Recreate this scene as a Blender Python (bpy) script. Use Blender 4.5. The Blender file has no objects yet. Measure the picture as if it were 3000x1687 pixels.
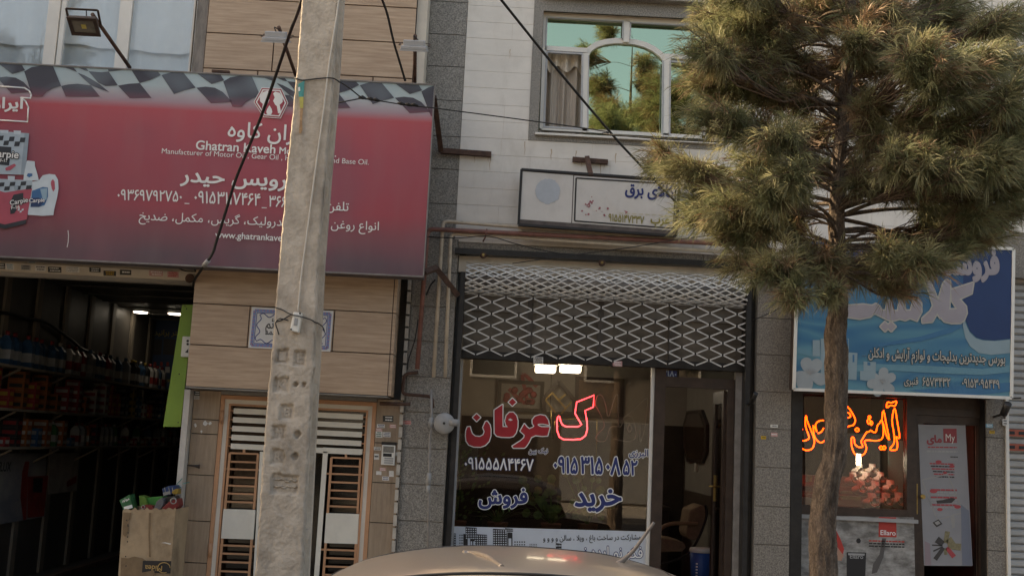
import bpy, bmesh, math, random, unicodedata
import numpy as np
from mathutils import Vector, Matrix
from mathutils.geometry import tessellate_polygon
random.seed(7)
SC = bpy.context.scene
COL = SC.collection
# ------------------------------------------------------------------ camera
FPX, YAW, PITCH, ROLL, CAMZ = 3251.6, 0.01306, 0.13906, 0.04851, 2.0     # focal length in pixels of a 3000 px wide picture
_fw = Vector((math.sin(YAW)*math.cos(PITCH), math.cos(YAW)*math.cos(PITCH), math.sin(PITCH)))
_rt = Vector((math.cos(YAW), -math.sin(YAW), 0)); _up = _rt.cross(_fw)
CR = math.cos(ROLL)*_rt + math.sin(ROLL)*_up
CU = -math.sin(ROLL)*_rt + math.cos(ROLL)*_up
CP = Vector((0, 0, CAMZ))
cam = bpy.data.cameras.new('camera'); camo = bpy.data.objects.new('camera', cam); COL.objects.link(camo)
cam.sensor_width = 36; cam.lens = FPX/3000*36; cam.clip_end = 2000; cam.clip_start = .05
m = Matrix((CR, CU, -_fw)).transposed().to_4x4(); m.translation = CP
camo.matrix_world = m
SC.camera = camo
# ------------------------------------------------------------------ light
SUNV = Vector((-0.80, 0.20, 0.56)).normalized()                            # towards the sun: left, a little behind the shop fronts
w = bpy.data.worlds.new('World'); SC.world = w; w.use_nodes = True
nt = w.node_tree; bg = nt.nodes['Background']; sky = nt.nodes.new('ShaderNodeTexSky')
sky.sky_type = 'NISHITA'; sky.sun_disc = False
sky.sun_elevation = math.asin(SUNV.z); sky.sun_rotation = math.atan2(SUNV.x, SUNV.y)
sky.dust_density = 4.0; sky.air_density = 1.0; sky.ozone_density = 1.0
nt.links.new(sky.outputs[0], bg.inputs[0]); bg.inputs[1].default_value = 0.11
sl = bpy.data.lights.new('sun', 'SUN'); sl.energy = 3.0; sl.angle = math.radians(.53); sl.color = (1, .88, .70)
so = bpy.data.objects.new('sun', sl); COL.objects.link(so); so.location = (-20, 5, 25)
so.rotation_euler = SUNV.to_track_quat('Z', 'Y').to_euler()
vs = SC.view_settings
vs.view_transform = 'Standard'; vs.look = 'None'; vs.gamma = 1; vs.use_curve_mapping = False
vs.exposure = 1.9
vs.use_white_balance = True; vs.white_balance_temperature = 8500; vs.white_balance_tint = 10
SC.cycles.max_bounces = 8; SC.cycles.transparent_max_bounces = 16; SC.cycles.sample_clamp_indirect = 4
# ------------------------------------------------------------------ from a point of the survey photograph to a point of the place
def at(p, Y):
    d = CR*((p[0]-1500)/FPX) - CU*((p[1]-843.5)/FPX) + _fw
    return CP + d*(Y/d.y)
def Z(ox, oy, s): return lambda x, y: (ox+x*s, oy+y*s)
W = Z(0,0,1.1646); A = Z(0,0,.3864); B = Z(0,250,.3795); C_ = Z(600,0,.3864); D = Z(300,300,.3882); E_ = Z(0,740,.3106)
F_ = Z(0,1190,.3431); G = Z(500,750,.3451); H = Z(500,1130,.3844); I_ = Z(1200,0,.4831); J = Z(1200,620,.4076)
K = Z(1280,1050,.2601); L = Z(1280,1380,.3766); M_ = Z(1900,1050,.4395); N = Z(2250,680,.3589); O_ = Z(2250,1130,.3844); Q = Z(1850,0,.6210)
def pts(z, Y, *xy): return [at(z(x, y), Y) for x, y in xy]
# ------------------------------------------------------------------ object helpers
ORG = {}
def tag(o, label=None, cat=None, group=None, kind=None):
    if label: o['label'] = label
    if cat: o['category'] = cat
    if group: o['group'] = group
    if kind: o['kind'] = kind
    return o
def thing(name, label, cat, loc, group=None):
    o = bpy.data.objects.new(name, None); COL.objects.link(o); o.location = loc; o.empty_display_size = .1
    ORG[o] = Vector(loc); return tag(o, label, cat, group)
class MB:
    def __init__(s): s.v = []; s.f = []; s.mi = []; s.sm = []; s.att = None
    def face(s, idx, mi=0, sm=False): s.f.append(idx); s.mi.append(mi); s.sm.append(sm)
    def add(s, vs, fs, mi=0, sm=False):
        b = len(s.v); s.v += [Vector(v) for v in vs]
        for f in fs: s.face([b+i for i in f], mi, sm)
        return s
    def box(s, x0, x1, y0, y1, z0, z1, mi=0):
        return s.add([(x0,y0,z0),(x1,y0,z0),(x1,y1,z0),(x0,y1,z0),(x0,y0,z1),(x1,y0,z1),(x1,y1,z1),(x0,y1,z1)],
              [(0,3,2,1),(4,5,6,7),(0,1,5,4),(1,2,6,5),(2,3,7,6),(3,0,4,7)], mi)
    def prism(s, P, th, mi=0, smooth=False):
        # P: outline facing the street (-Y); th: thickness backwards (+Y)
        P = [Vector(p) for p in P]; n = len(P)
        ar = sum(P[i].x*P[(i+1)%n].z - P[(i+1)%n].x*P[i].z for i in range(n))
        if ar < 0: P = P[::-1]
        b = len(s.v); s.v += P + [p+Vector((0,th,0)) for p in P]
        if n <= 4: s.face([b+i for i in range(n)], mi)
        else:
            for t in tessellate_polygon([[Vector((p.x,p.z,0)) for p in P]]):
                a,b2,c = t
                cr = (P[b2].x-P[a].x)*(P[c].z-P[a].z)-(P[c].x-P[a].x)*(P[b2].z-P[a].z)
                s.face([b+a,b+b2,b+c] if cr > 0 else [b+a,b+c,b+b2], mi)
        if th > 0:
            for i in range(n):
                j = (i+1) % n; s.face([b+i, b+n+i, b+n+j, b+j], mi, smooth)
            if n <= 4: s.face([b+n+i for i in reversed(range(n))], mi)
        return s
    def bar(s, p, q, wd, th, nrm=Vector((0,-1,0)), mi=0):
        p = Vector(p); q = Vector(q); d = (q-p).normalized()
        sd = d.cross(nrm); 
        if sd.length < 1e-5: sd = d.cross(Vector((1,0,0)))
        sd.normalize(); up = sd.cross(d).normalized()
        a = sd*wd/2; c = up*th/2
        return s.add([p-a-c,p+a-c,p+a+c,p-a+c,q-a-c,q+a-c,q+a+c,q-a+c],
              [(0,3,2,1),(4,5,6,7),(0,1,5,4),(1,2,6,5),(2,3,7,6),(3,0,4,7)], mi)
    def tube(s, P, r, n=8, mi=0, cap=True, closed=False):
        P = [Vector(p) for p in P]; k = len(P); rs = r if isinstance(r, (list,tuple)) else [r]*k
        b = len(s.v); prev = None
        for i, p in enumerate(P):
            if closed: d = (P[(i+1)%k]-P[i-1])
            else: d = (P[min(i+1,k-1)]-P[max(i-1,0)])
            d = d.normalized() if d.length > 1e-9 else Vector((0,0,1))
            if prev is None:
                u = d.orthogonal().normalized()
            else:
                u = (prev - d*prev.dot(d))
                u = u.normalized() if u.length > 1e-6 else d.orthogonal().normalized()
            prev = u; v = d.cross(u)
            for j in range(n):
                a = 2*math.pi*j/n
                s.v.append(p + (u*math.cos(a)+v*math.sin(a))*rs[i])
        for i in range(k if closed else k-1):
            i2 = (i+1) % k
            for j in range(n):
                j2 = (j+1) % n
                s.face([b+i*n+j, b+i*n+j2, b+i2*n+j2, b+i2*n+j], mi, True)
        if cap and not closed:
            s.face([b+j for j in reversed(range(n))], mi); s.face([b+(k-1)*n+j for j in range(n)], mi)
        return s
    def lathe(s, c, prof, n=20, axis='z', mi=0, sm=True):
        c = Vector(c); b = len(s.v); k = len(prof)
        for r, h in prof:
            for j in range(n):
                a = 2*math.pi*j/n; x, y = r*math.cos(a), r*math.sin(a)
                s.v.append(c + (Vector((x,y,h)) if axis == 'z' else Vector((x,h,-y)) if axis == 'y' else Vector((h,x,y))))
        for i in range(k-1):
            for j in range(n):
                j2 = (j+1) % n
                s.face([b+i*n+j, b+i*n+j2, b+(i+1)*n+j2, b+(i+1)*n+j], mi, sm)
        s.face([b+j for j in reversed(range(n))], mi); s.face([b+(k-1)*n+j for j in range(n)], mi)
        return s
    def build(s, name, mat, parent=None, label=None, cat=None, group=None, kind=None, bevel=0, att=None):
        me = bpy.data.meshes.new(name)
        if parent is None:
            xs = [v.x for v in s.v]; ys = [v.y for v in s.v]; zs = [v.z for v in s.v]
            org = Vector(((min(xs)+max(xs))/2, (min(ys)+max(ys))/2, min(zs)))
        else: org = ORG[parent]
        me.from_pydata([v-org for v in s.v], [], s.f)
        for mm in (mat if isinstance(mat, (list,tuple)) else [mat]): me.materials.append(mm)
        me.polygons.foreach_set('material_index', s.mi); me.polygons.foreach_set('use_smooth', s.sm)
        if att:
            for k, vals in att.items():
                a = me.attributes.new(k, 'FLOAT', 'POINT'); a.data.foreach_set('value', vals)
        me.update()
        o = bpy.data.objects.new(name, me); COL.objects.link(o)
        if parent is None: o.location = org
        else: o.parent = parent
        ORG[o] = org
        if bevel:
            b = o.modifiers.new('b', 'BEVEL'); b.width = bevel; b.segments = 2; b.limit_method = 'ANGLE'
        return tag(o, label, cat, group, kind)
def smooth_path(P, k=6, closed=False):
    P = [Vector(p) for p in P]; n = len(P); out = []
    rng = range(n) if closed else range(n-1)
    for i in rng:
        if closed: a,b,c,d = P[i-1],P[i],P[(i+1)%n],P[(i+2)%n]
        else: a,b,c,d = P[max(i-1,0)],P[i],P[i+1],P[min(i+2,n-1)]
        for j in range(k):
            t = j/k
            out.append(.5*((2*b)+(c-a)*t+(2*a-5*b+4*c-d)*t*t+(3*b-a-3*c+d)*t**3))
    if not closed: out.append(P[-1])
    return out
# ------------------------------------------------------------------ materials
def mat(name, col, rough=.6, var=0., scale=6., stretch=(1,1,1), bump=0., bscale=40., spec=.4, metal=0., col2=None, lo=.35, hi=.65, coat=0., detail=6, stain=None, crack=False):
    mm = bpy.data.materials.new(name); mm.use_nodes = True; t = mm.node_tree; b = t.nodes['Principled BSDF']
    b.inputs['Base Color'].default_value = (*col, 1); b.inputs['Roughness'].default_value = rough
    b.inputs['Metallic'].default_value = metal; b.inputs['Specular IOR Level'].default_value = spec
    if coat: b.inputs['Coat Weight'].default_value = coat; b.inputs['Coat Roughness'].default_value = .08
    if var or col2 or bump or stain:
        tc = t.nodes.new('ShaderNodeTexCoord'); geo = t.nodes.new('ShaderNodeNewGeometry')
        mp = t.nodes.new('ShaderNodeMapping'); mp.inputs['Scale'].default_value = stretch
        t.links.new(geo.outputs['Position'], mp.inputs[0])
    outc = None
    if var or col2:
        n = t.nodes.new('ShaderNodeTexNoise'); n.inputs['Scale'].default_value = scale; n.inputs['Detail'].default_value = detail; n.inputs['Roughness'].default_value = .65
        t.links.new(mp.outputs[0], n.inputs[0])
        r = t.nodes.new('ShaderNodeValToRGB'); r.color_ramp.elements[0].position = lo; r.color_ramp.elements[1].position = hi
        if col2: c1, c2 = col, col2
        else: c1 = tuple(c*(1-var) for c in col); c2 = tuple(min(1, c*(1+var)) for c in col)
        r.color_ramp.elements[0].color = (*c1, 1); r.color_ramp.elements[1].color = (*c2, 1)
        t.links.new(n.outputs[0], r.inputs[0]); outc = r.outputs[0]
    if stain:                                  # weathering: (colour, scale, stretch, low, high, amount)
        sc, ss, st, lo2, hi2, am = stain
        mp2 = t.nodes.new('ShaderNodeMapping'); mp2.inputs['Scale'].default_value = st; t.links.new(geo.outputs['Position'], mp2.inputs[0])
        n2 = t.nodes.new('ShaderNodeTexNoise'); n2.inputs['Scale'].default_value = ss; n2.inputs['Detail'].default_value = 8; n2.inputs['Roughness'].default_value = .7
        t.links.new(mp2.outputs[0], n2.inputs[0])
        r2 = t.nodes.new('ShaderNodeMapRange'); r2.inputs[1].default_value = lo2; r2.inputs[2].default_value = hi2; r2.inputs[4].default_value = am
        t.links.new(n2.outputs[0], r2.inputs[0])
        mx = t.nodes.new('ShaderNodeMix'); mx.data_type = 'RGBA'
        t.links.new(r2.outputs[0], mx.inputs[0])
        if outc: t.links.new(outc, mx.inputs[6])
        else: mx.inputs[6].default_value = (*col, 1)
        mx.inputs[7].default_value = (*sc, 1); outc = mx.outputs[2]
    if crack:                                  # dark furrows between the plates of bark
        vo = t.nodes.new('ShaderNodeTexVoronoi'); vo.feature = 'DISTANCE_TO_EDGE'; vo.inputs['Scale'].default_value = bscale
        nq = t.nodes.new('ShaderNodeTexNoise'); nq.inputs['Scale'].default_value = bscale*.6; nq.inputs['Detail'].default_value = 6; t.links.new(mp.outputs[0], nq.inputs[0])
        vq = t.nodes.new('ShaderNodeVectorMath'); vq.operation = 'MULTIPLY_ADD'; vq.inputs[1].default_value = (.12,.12,.12); t.links.new(nq.outputs['Color'], vq.inputs[0]); t.links.new(mp.outputs[0], vq.inputs[2]); t.links.new(vq.outputs[0], vo.inputs['Vector'])
        rq = t.nodes.new('ShaderNodeMapRange'); rq.inputs[1].default_value = .02; rq.inputs[2].default_value = .22; rq.inputs[3].default_value = .5; rq.inputs[4].default_value = 0; t.links.new(vo.outputs[0], rq.inputs[0])
        mq = t.nodes.new('ShaderNodeMix'); mq.data_type = 'RGBA'; t.links.new(rq.outputs[0], mq.inputs[0]); t.links.new(outc, mq.inputs[6]); mq.inputs[7].default_value = (.035,.024,.018,1); outc = mq.outputs[2]
    if outc: t.links.new(outc, b.inputs['Base Color'])
    if bump and crack:
        n3 = t.nodes.new('ShaderNodeTexVoronoi'); n3.feature = 'DISTANCE_TO_EDGE'; n3.inputs['Scale'].default_value = bscale
        nz_ = t.nodes.new('ShaderNodeTexNoise'); nz_.inputs['Scale'].default_value = bscale*.6; nz_.inputs['Detail'].default_value = 6; t.links.new(mp.outputs[0], nz_.inputs[0])
        va = t.nodes.new('ShaderNodeVectorMath'); va.operation = 'MULTIPLY_ADD'; va.inputs[1].default_value = (.12,.12,.12); t.links.new(nz_.outputs['Color'], va.inputs[0]); t.links.new(mp.outputs[0], va.inputs[2]); t.links.new(va.outputs[0], n3.inputs['Vector'])
        bp = t.nodes.new('ShaderNodeBump'); bp.inputs['Strength'].default_value = bump; bp.inputs['Distance'].default_value = .02
        t.links.new(n3.outputs[0], bp.inputs['Height']); t.links.new(bp.outputs[0], b.inputs['Normal'])
    elif bump:
        n3 = t.nodes.new('ShaderNodeTexNoise'); n3.inputs['Scale'].default_value = bscale; n3.inputs['Detail'].default_value = 5
        t.links.new(mp.outputs[0], n3.inputs[0])
        bp = t.nodes.new('ShaderNodeBump'); bp.inputs['Strength'].default_value = bump; bp.inputs['Distance'].default_value = .01
        t.links.new(n3.outputs[0], bp.inputs['Height']); t.links.new(bp.outputs[0], b.inputs['Normal'])
    return mm
def glow(name, col, st):
    mm = bpy.data.materials.new(name); mm.use_nodes = True; b = mm.node_tree.nodes['Principled BSDF']
    b.inputs['Base Color'].default_value = (*[c*.3 for c in col], 1); b.inputs['Emission Color'].default_value = (*col, 1); b.inputs['Emission Strength'].default_value = st
    return mm
def glass(name, tint=(1,1,1), refl=1.0, ior=1.5, base=0., rough=.0, rcol=(1,1,1)):
    # thin pane: clear or tinted, mirrored by Fresnel plus a constant coating
    mm = bpy.data.materials.new(name); mm.use_nodes = True; t = mm.node_tree; t.nodes.remove(t.nodes['Principled BSDF'])
    out = t.nodes['Material Output']; tr = t.nodes.new('ShaderNodeBsdfTransparent'); tr.inputs[0].default_value = (*tint, 1)
    gl = t.nodes.new('ShaderNodeBsdfGlossy'); gl.inputs['Roughness'].default_value = rough; gl.inputs[0].default_value = (*rcol, 1)
    fr = t.nodes.new('ShaderNodeFresnel'); fr.inputs[0].default_value = ior
    ma = t.nodes.new('ShaderNodeMath'); ma.operation = 'MULTIPLY_ADD'; ma.inputs[1].default_value = refl; ma.inputs[2].default_value = base; ma.use_clamp = True
    t.links.new(fr.outputs[0], ma.inputs[0])
    mx = t.nodes.new('ShaderNodeMixShader'); t.links.new(ma.outputs[0], mx.inputs[0]); t.links.new(tr.outputs[0], mx.inputs[1]); t.links.new(gl.outputs[0], mx.inputs[2])
    t.links.new(mx.outputs[0], out.inputs[0])
    return mm
MT = {}
def mk(k, *a, **kw): MT[k] = mat(k, *a, **kw); return MT[k]
mk('wood_tile', (.345,.23,.155), .45, .0, 3.6, (.8,1,13), .10, 30, col2=(.54,.395,.28), lo=.30, hi=.70, detail=12, stain=((.27,.185,.125),1.3,(.5,1,9),.52,.76,.22))
mk('wood_tile_upright', (.27,.19,.13), .45, .0, 3.2, (14,14,1.1), .10, 30, col2=(.42,.315,.225), lo=.25, hi=.75, detail=9, stain=((.12,.09,.07),2.,(1,1,.5),.5,.75,.5))
mk('dark_joint', (.05,.042,.038), .9)
mk('pale_joint', (.36,.31,.26), .9, .1, 20)
mk('rust_joint', (.50,.40,.30), .9, .15, 10)
mk('granite', (.125,.113,.10), .5, .0, 95, bump=.06, bscale=120, col2=(.42,.385,.34), lo=.36, hi=.68, detail=4, stain=((.10,.09,.08),1.6,(1,1,.35),.48,.8,.45))
mk('granite_warm', (.115,.102,.088), .5, .0, 80, bump=.06, bscale=120, col2=(.34,.30,.255), lo=.34, hi=.68, detail=4, stain=((.09,.08,.07),1.4,(1,1,.3),.45,.8,.5))
mk('white_stone', (.74,.69,.63), .5, .06, 2.4, (1,1,2), .03, 30, stain=((.46,.40,.33),2.2,(1.3,1,.5),.50,.76,.5))
mk('cream_paint', (.62,.55,.46), .5, .08, 4, stain=((.28,.22,.17),3,(1,1,.5),.5,.8,.5))
mk('white_frame', (.72,.69,.64), .4, .06, 3, stain=((.42,.38,.33),4,(1,1,.4),.55,.85,.4))
mk('grey_frame', (.42,.42,.43), .4, .08, 5)
mk('concrete', (.40,.335,.27), .9, .0, 7, bump=.9, bscale=38, col2=(.60,.515,.425), lo=.32, hi=.68, detail=12, stain=((.20,.17,.14),3.2,(1,1,.45),.50,.74,.75))
mk('concrete_grey', (.25,.235,.215), .9, .15, 5, bump=.3, bscale=50)
mk('old_brick', (.46,.42,.37), .85, .18, 14, bump=.3, bscale=40)
mk('asphalt', (.055,.053,.05), .9, .25, 30, bump=.3, bscale=120)
mk('paving', (.30,.27,.235), .85, .2, 5, bump=.2, bscale=80)
mk('soil', (.20,.165,.125), .95, .25, 4)
mk('black_metal', (.022,.02,.019), .45, .3, 12, spec=.4)
mk('brown_alu', (.045,.028,.021), .4, .25, 10, spec=.45)
mk('rust_metal', (.085,.045,.032), .75, .35, 18, bump=.15, bscale=80)
mk('red_pipe', (.22,.095,.075), .55, .2, 9, stain=((.12,.07,.05),8,(1,1,1),.5,.75,.6))
mk('beige_pipe', (.55,.46,.36), .55, .12, 9, stain=((.27,.20,.14),7,(1,1,1),.52,.75,.55))
mk('grey_pipe', (.27,.25,.235), .5, .18, 12)
mk('grille_white', (.56,.54,.51), .45, .1, 15, stain=((.30,.26,.22),20,(1,1,1),.5,.8,.5))
mk('orange_metal', (.50,.26,.145), .42, .1, 6, stain=((.25,.14,.09),5,(1,1,.5),.55,.8,.4))
mk('plate_white', (.70,.66,.58), .42, .05, 4, stain=((.42,.38,.32),3,(1,1,.6),.5,.8,.35))
mk('cable', (.018,.017,.017), .55)
mk('cable_white', (.62,.57,.50), .6)
mk('ink_white', (.80,.79,.77), .5); mk('ink_black', (.022,.021,.022), .5); mk('ink_navy', (.022,.035,.15), .45)
mk('ink_red', (.40,.022,.03), .45); mk('ink_olive', (.24,.20,.04), .5)
mk('sticker_white', (.66,.64,.61), .6, .12, 40); mk('sticker_dark', (.05,.05,.045), .6, .3, 60); mk('sticker_pink', (.55,.30,.28), .6, .15, 50); mk('sticker_yellow', (.60,.36,.03), .6); mk('sticker_blue', (.12,.32,.45), .6, .2, 40)
mk('plastic_white', (.70,.68,.63), .4, .05, 8); mk('plastic_grey', (.33,.325,.32), .45, .1, 8)
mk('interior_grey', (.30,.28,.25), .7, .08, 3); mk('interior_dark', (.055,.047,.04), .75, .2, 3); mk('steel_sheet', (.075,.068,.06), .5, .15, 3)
# ------------------------------------------------------------------ the setting
MB().box(-150,150,-150,150,-.6,-.02).build('ground', MT['soil'], kind='structure')
MB().box(-60,60,-9.0,6.5,-.02,-.0).build('road', MT['asphalt'], kind='structure')
k_ = MB()
for i in range(-30, 30): k_.box(i*1.0+.006, i*1.0+.994, 6.5, 6.68, -.015, .13)
k_.build('kerb', MT['concrete_grey'], kind='structure')
MB().box(-60,60,6.69,10.66,-.015,.125).build('pavement', MT['paving'], kind='structure')
MB().box(-60,60,-16,-9.2,-.015,.12).build('opposite_pavement', MT['paving'], kind='structure')

YW, YB = 10.70, 10.35                  # the wall plane; the front of the bay of the left building
def zz(p, Y=YW): return at(p, Y).z
def xx(p, Y=YW): return at(p, Y).x
def slabs(mb, x0, x1, zs, y0, y1, gap=.006, xcuts=None, mi=0):
    # stone courses between the given heights; xcuts(row) gives the upright joints
    for r in range(len(zs)-1):
        za, zb = zs[r]+gap/2, zs[r+1]-gap/2
        cs = [x0]+(sorted(xcuts(r)) if xcuts else [])+[x1]
        for a, b in zip(cs, cs[1:]):
            mb.box(a+gap/2, b-gap/2, y0, y1, za, zb, mi)
ZT_ = 7.5
# ================================================================== LEFT BUILDING
LB = thing('tiled_building', 'left building clad in tan wood-look tiles with a garage shop and slatted gate', 'building', (xx(W(600,1449)), YW+2, .12))
xL = -9.0
# upper wall above the red sign
zj = [zz(C_(800,289),YB), zz(C_(800,22),YB)]
rowh = zj[1]-zj[0]
zsu = [zj[0]-2*rowh+.02, zj[0]-rowh, zj[0], zj[1], zj[1]+rowh, zj[1]+2*rowh, zj[1]+3*rowh]
xu0, xu1 = xx(W(517,100),YB), xx(W(1044,100),YB)
mb = MB()
cuts = {1:[xx(C_(515,430),YB)], 0:[xx(C_(400,570),YB), xx(C_(1275,600),YB)]}
slabs(mb, xu0, xu1, zsu, YB, YB+.03, .012, lambda r: cuts.get(r, []))
mb.build('upper_cladding', MT['wood_tile'], LB)
MB().box(xu0, xu1-.004, YB+.026, YB+.5, zsu[0]-.02, zsu[-1]).build('upper_wall', MT['dark_joint'], LB)
# beige strip walls where the bay returns to the neighbour
xg0 = xx(W(1078,100))                   # left side of the granite pillar
MB().box(xu1, xu1+.10, YB+.05, YB+.5, zsu[0]-.4, zsu[-1]).build('side_wall', MT['cream_paint'], LB)
mb = MB()
zb_ = .12
while zb_ < zsu[-1]:
    mb.box(xu1+.104 if zb_ > zsu[0]-.3 else xu1+.05, xg0-.02, YW-.03, YW+.15, zb_, zb_+.10); zb_ += .118
mb.build('brick_strip', MT['old_brick'], LB)
MB().box(xu1+.1, xg0-.001, YW-.02, YW+.16, .12, zsu[-1]).build('brick_mortar', MT['concrete_grey'], LB)
MB().box(-30, xg0-.004, YB+.06, YB+9, zsu[-1]+.01, 11.6).build('upper_storeys', MT['cream_paint'], LB)
# window with white frames and curtains
x_w1 = xx(A(1430,300),10.5)
MB().box(xx(A(1480,250),YB+.02), xu0-.003, YB+.012, YB+.4, zz(W(500,190),YB)-.5, zsu[-1]).build('window_surround', mk('weathered_stone', (.20,.175,.155), .7, .3, 6, (3,3,.8), .2, 40), LB)
win = MB(); Yf = 10.48
def stile(xt0, xt1, xb0, xb1, Y=Yf, th=.05):
    a = (at(A(xt0,0),Y).x+at(A(xb0,490),Y).x)/2; b = (at(A(xt1,0),Y).x+at(A(xb1,490),Y).x)/2
    win.box(a, b, Y, Y+th, 3.6, zsu[-1])
stile(385,475,305,395); stile(490,520,405,442,Yf-.02); stile(930,1020,850,945); stile(1486,1498,1416,1430)
stile(-620,-530,-700,-610)
win.box(xL, x_w1, Yf+.002, Yf+.048, 3.55, 3.72)
wino = win.build('window', MT['white_frame'], LB)
MB().box(xL, x_w1+.02, Yf+.02, Yf+.026, 3.7, zsu[-1]).build('pane', glass('window_glass_clear', (.97,.985,.99), .8, base=.02), wino)
mb = MB(); nx = 260; vv = []
for i in range(nx+1):
    x = xL + (x_w1+.05-xL)*i/nx; y = Yf+.13+.03*math.sin(x*9)+.015*math.sin(x*23+1)
    vv.append((x,y))
for i in range(nx):
    (a,b),(c,d) = vv[i],vv[i+1]
    hem = zz(A(700,380),Yf+.2)+.02*math.sin(a*4)
    mb.add([(a,b,hem),(c,d,hem),(c,d,zsu[-1]),(a,b,zsu[-1])], [(0,1,2,3)], 0, True)
    mb.add([(a,b+.05,3.5),(c,d+.05,3.5),(c,d+.05,hem+.06),(a,b+.05,hem+.06)], [(0,1,2,3)], 1, True)
mb.build('curtain', [mk('curtain_white', (.88,.90,.92), .9, .04, 3), mk('curtain_under', (.74,.78,.81), .9, .04, 3)], wino)
MB().box(xL, x_w1+.1, Yf+.5, Yf+.55, 3.4, zsu[-1]).build('room_wall', MT['interior_grey'], wino)
# bay between the sign and the gate
zb0 = (zz(G(120,1105),YB)+zz(G(1840,1187),YB))/2
z1 = (zz(G(150,752),YB)+zz(G(1860,828),YB))/2; z2 = (zz(G(190,403),YB)+zz(G(1885,480),YB))/2; z3 = (zz(G(215,90),YB)+zz(G(1900,160),YB))/2+.06
xb0 = (xx(G(190,403),YB)+xx(G(120,1105),YB))/2; xb1 = (xx(G(1885,480),YB)+xx(G(1842,1150),YB))/2
mb = MB(); slabs(mb, xb0, xb1, [zb0,z1,z2,z3,z3+.4], YB, YB+.03, .010, lambda r: {1:[xx(G(1372,640),YB)+.01, xx(G(660,620),YB)]}.get(r, []))
mb.build('bay_cladding', MT['wood_tile'], LB)
MB().box(xb0+.003, xb1-.003, YB+.027, YW+.9, zb0+.012, z3+.5).build('bay_core', MT['dark_joint'], LB)
mb = MB(); slabs(mb, 0, .33, [zb0,z1,z2,z3,z3+.4], 0, .03, .010)
for v in mb.v: x, y = v.x, v.y; v.x = xb1+.001+ (0.03-y) ; v.y = YB+.005+x
mb.build('bay_side_cladding', MT['wood_tile'], LB)
MB().box(xb0, xb1, YB+.005, YW+.1, zb0-.012, zb0-.001).build('bay_soffit', MT['concrete_grey'], LB)
# garage shop: lintel, post, room
zl1 = (zz(E_(0,35),10.5)+zz(E_(1850,120),10.5))/2+.05; zlm = (zz(E_(0,98),10.5)+zz(E_(1840,175),10.5))/2; zl0 = (zz(E_(0,182),10.5)+zz(E_(1840,262),10.5))/2
xo1 = xb0-.004
mb = MB(); mb.box(xL, xo1, 10.55, 10.8, zlm, zl1+.3); mb.box(xL, xo1, 10.48, 10.8, zl0, zlm-.004)
mb.build('garage_lintel', MT['cream_paint'], LB)
pa, pb = at(H(127,45),YW), at(H(168,52),YW); pc = at(H(12,1449),YW); pd = at(H(60,1449),YW)
xpost0, xpost1 = (pa.x+pc.x)/2, (pb.x+pd.x)/2
MB().box(xpost0, xpost1, YW-.12, YW+.15, .12, zb0-.02).build('door_post', mk('zinc_post', (.50,.475,.45), .45, .1, 10, stain=((.25,.21,.18),4,(1,1,.4),.5,.8,.5)), LB)
zf = .2
mb = MB(); mb.box(xL, xpost0+.9, YW+.1, 22, .0, zf)
mb.build('garage_floor', mk('garage_floor', (.09,.08,.072), .6, .3, 3), LB)
mb = MB(); mb.box(-7.0, xpost0+1.6, YW+.15, 22, zl0+.28, zl0+.34)
for i in range(14): mb.box(-7, xpost0+1.6, YW+.6+i*.75, YW+.63+i*.75, zl0+.262, zl0+.28)
mb.build('garage_ceiling', MT['steel_sheet'], LB)
xgl = -5.35
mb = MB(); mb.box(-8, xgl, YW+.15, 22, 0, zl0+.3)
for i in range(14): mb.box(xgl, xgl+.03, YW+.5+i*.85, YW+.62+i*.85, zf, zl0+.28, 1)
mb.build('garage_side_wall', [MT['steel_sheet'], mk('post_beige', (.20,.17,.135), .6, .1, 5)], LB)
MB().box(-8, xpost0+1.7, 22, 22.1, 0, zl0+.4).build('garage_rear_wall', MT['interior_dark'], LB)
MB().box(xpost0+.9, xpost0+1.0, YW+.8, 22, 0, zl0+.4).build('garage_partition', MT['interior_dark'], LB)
# pit edge in the floor
mb = MB(); e = pts(F_, 12.0, (0,1300)); 
mb.box(-4.9, -3.35, 11.1, 15.8, zf+.002, zf+.02); mb.build('inspection_pit', mk('pit_black', (.012,.011,.010), .5), LB)
mb = MB(); mb.box(-5.0,-3.3,11.0,11.1,zf,zf+.06); mb.box(-3.35,-3.27,11.1,15.9,zf,zf+.06); mb.box(-5.0,-4.92,11.1,15.9,zf,zf+.06)
mb.build('pit_kerb', mk('pit_rim', (.12,.075,.055), .7, .3, 10), LB)
# pillars beside the gate
def pillar(xa, xb, joints, name, m, th=.03, zt=None, parent=None, gap=.008, y=YW, jm='dark_joint', core=.3):
    zt = zt or zb0-.015
    zs = [.125]+sorted(joints)+[zt]
    mb = MB(); slabs(mb, xa, xb, zs, y, y+th, gap); mb.build(name, MT[m], parent)
    MB().box(xa+.002, xb-.002, y+th-.004, y+core, .12, zt).build(name.replace('cladding','core'), MT[jm], parent)
xa = (xx(H(172,60))+xx(H(62,1449)))/2; xb = (xx(H(378,65))+xx(H(277,1449)))/2
xpl0, xpl1 = xpost1+.003, xb
pillar(xpl0, xpl1, [zz(H(260,255)),zz(H(250,365)),zz(H(225,678)),zz(H(195,1028)),zz(H(165,1345))], 'pillar_cladding', 'wood_tile_upright', parent=LB)
xpr0 = (xx(H(1572,160))+xx(H(1490,1340)))/2; xpr1 = (xx(H(1768,200))+xx(H(1715,1100)))/2
pillar(xpr0, xpr1, [zz(H(1660,436)),zz(H(1640,738)),zz(H(1610,1042))], 'pillar_cladding', 'wood_tile_upright', parent=LB)
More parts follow.
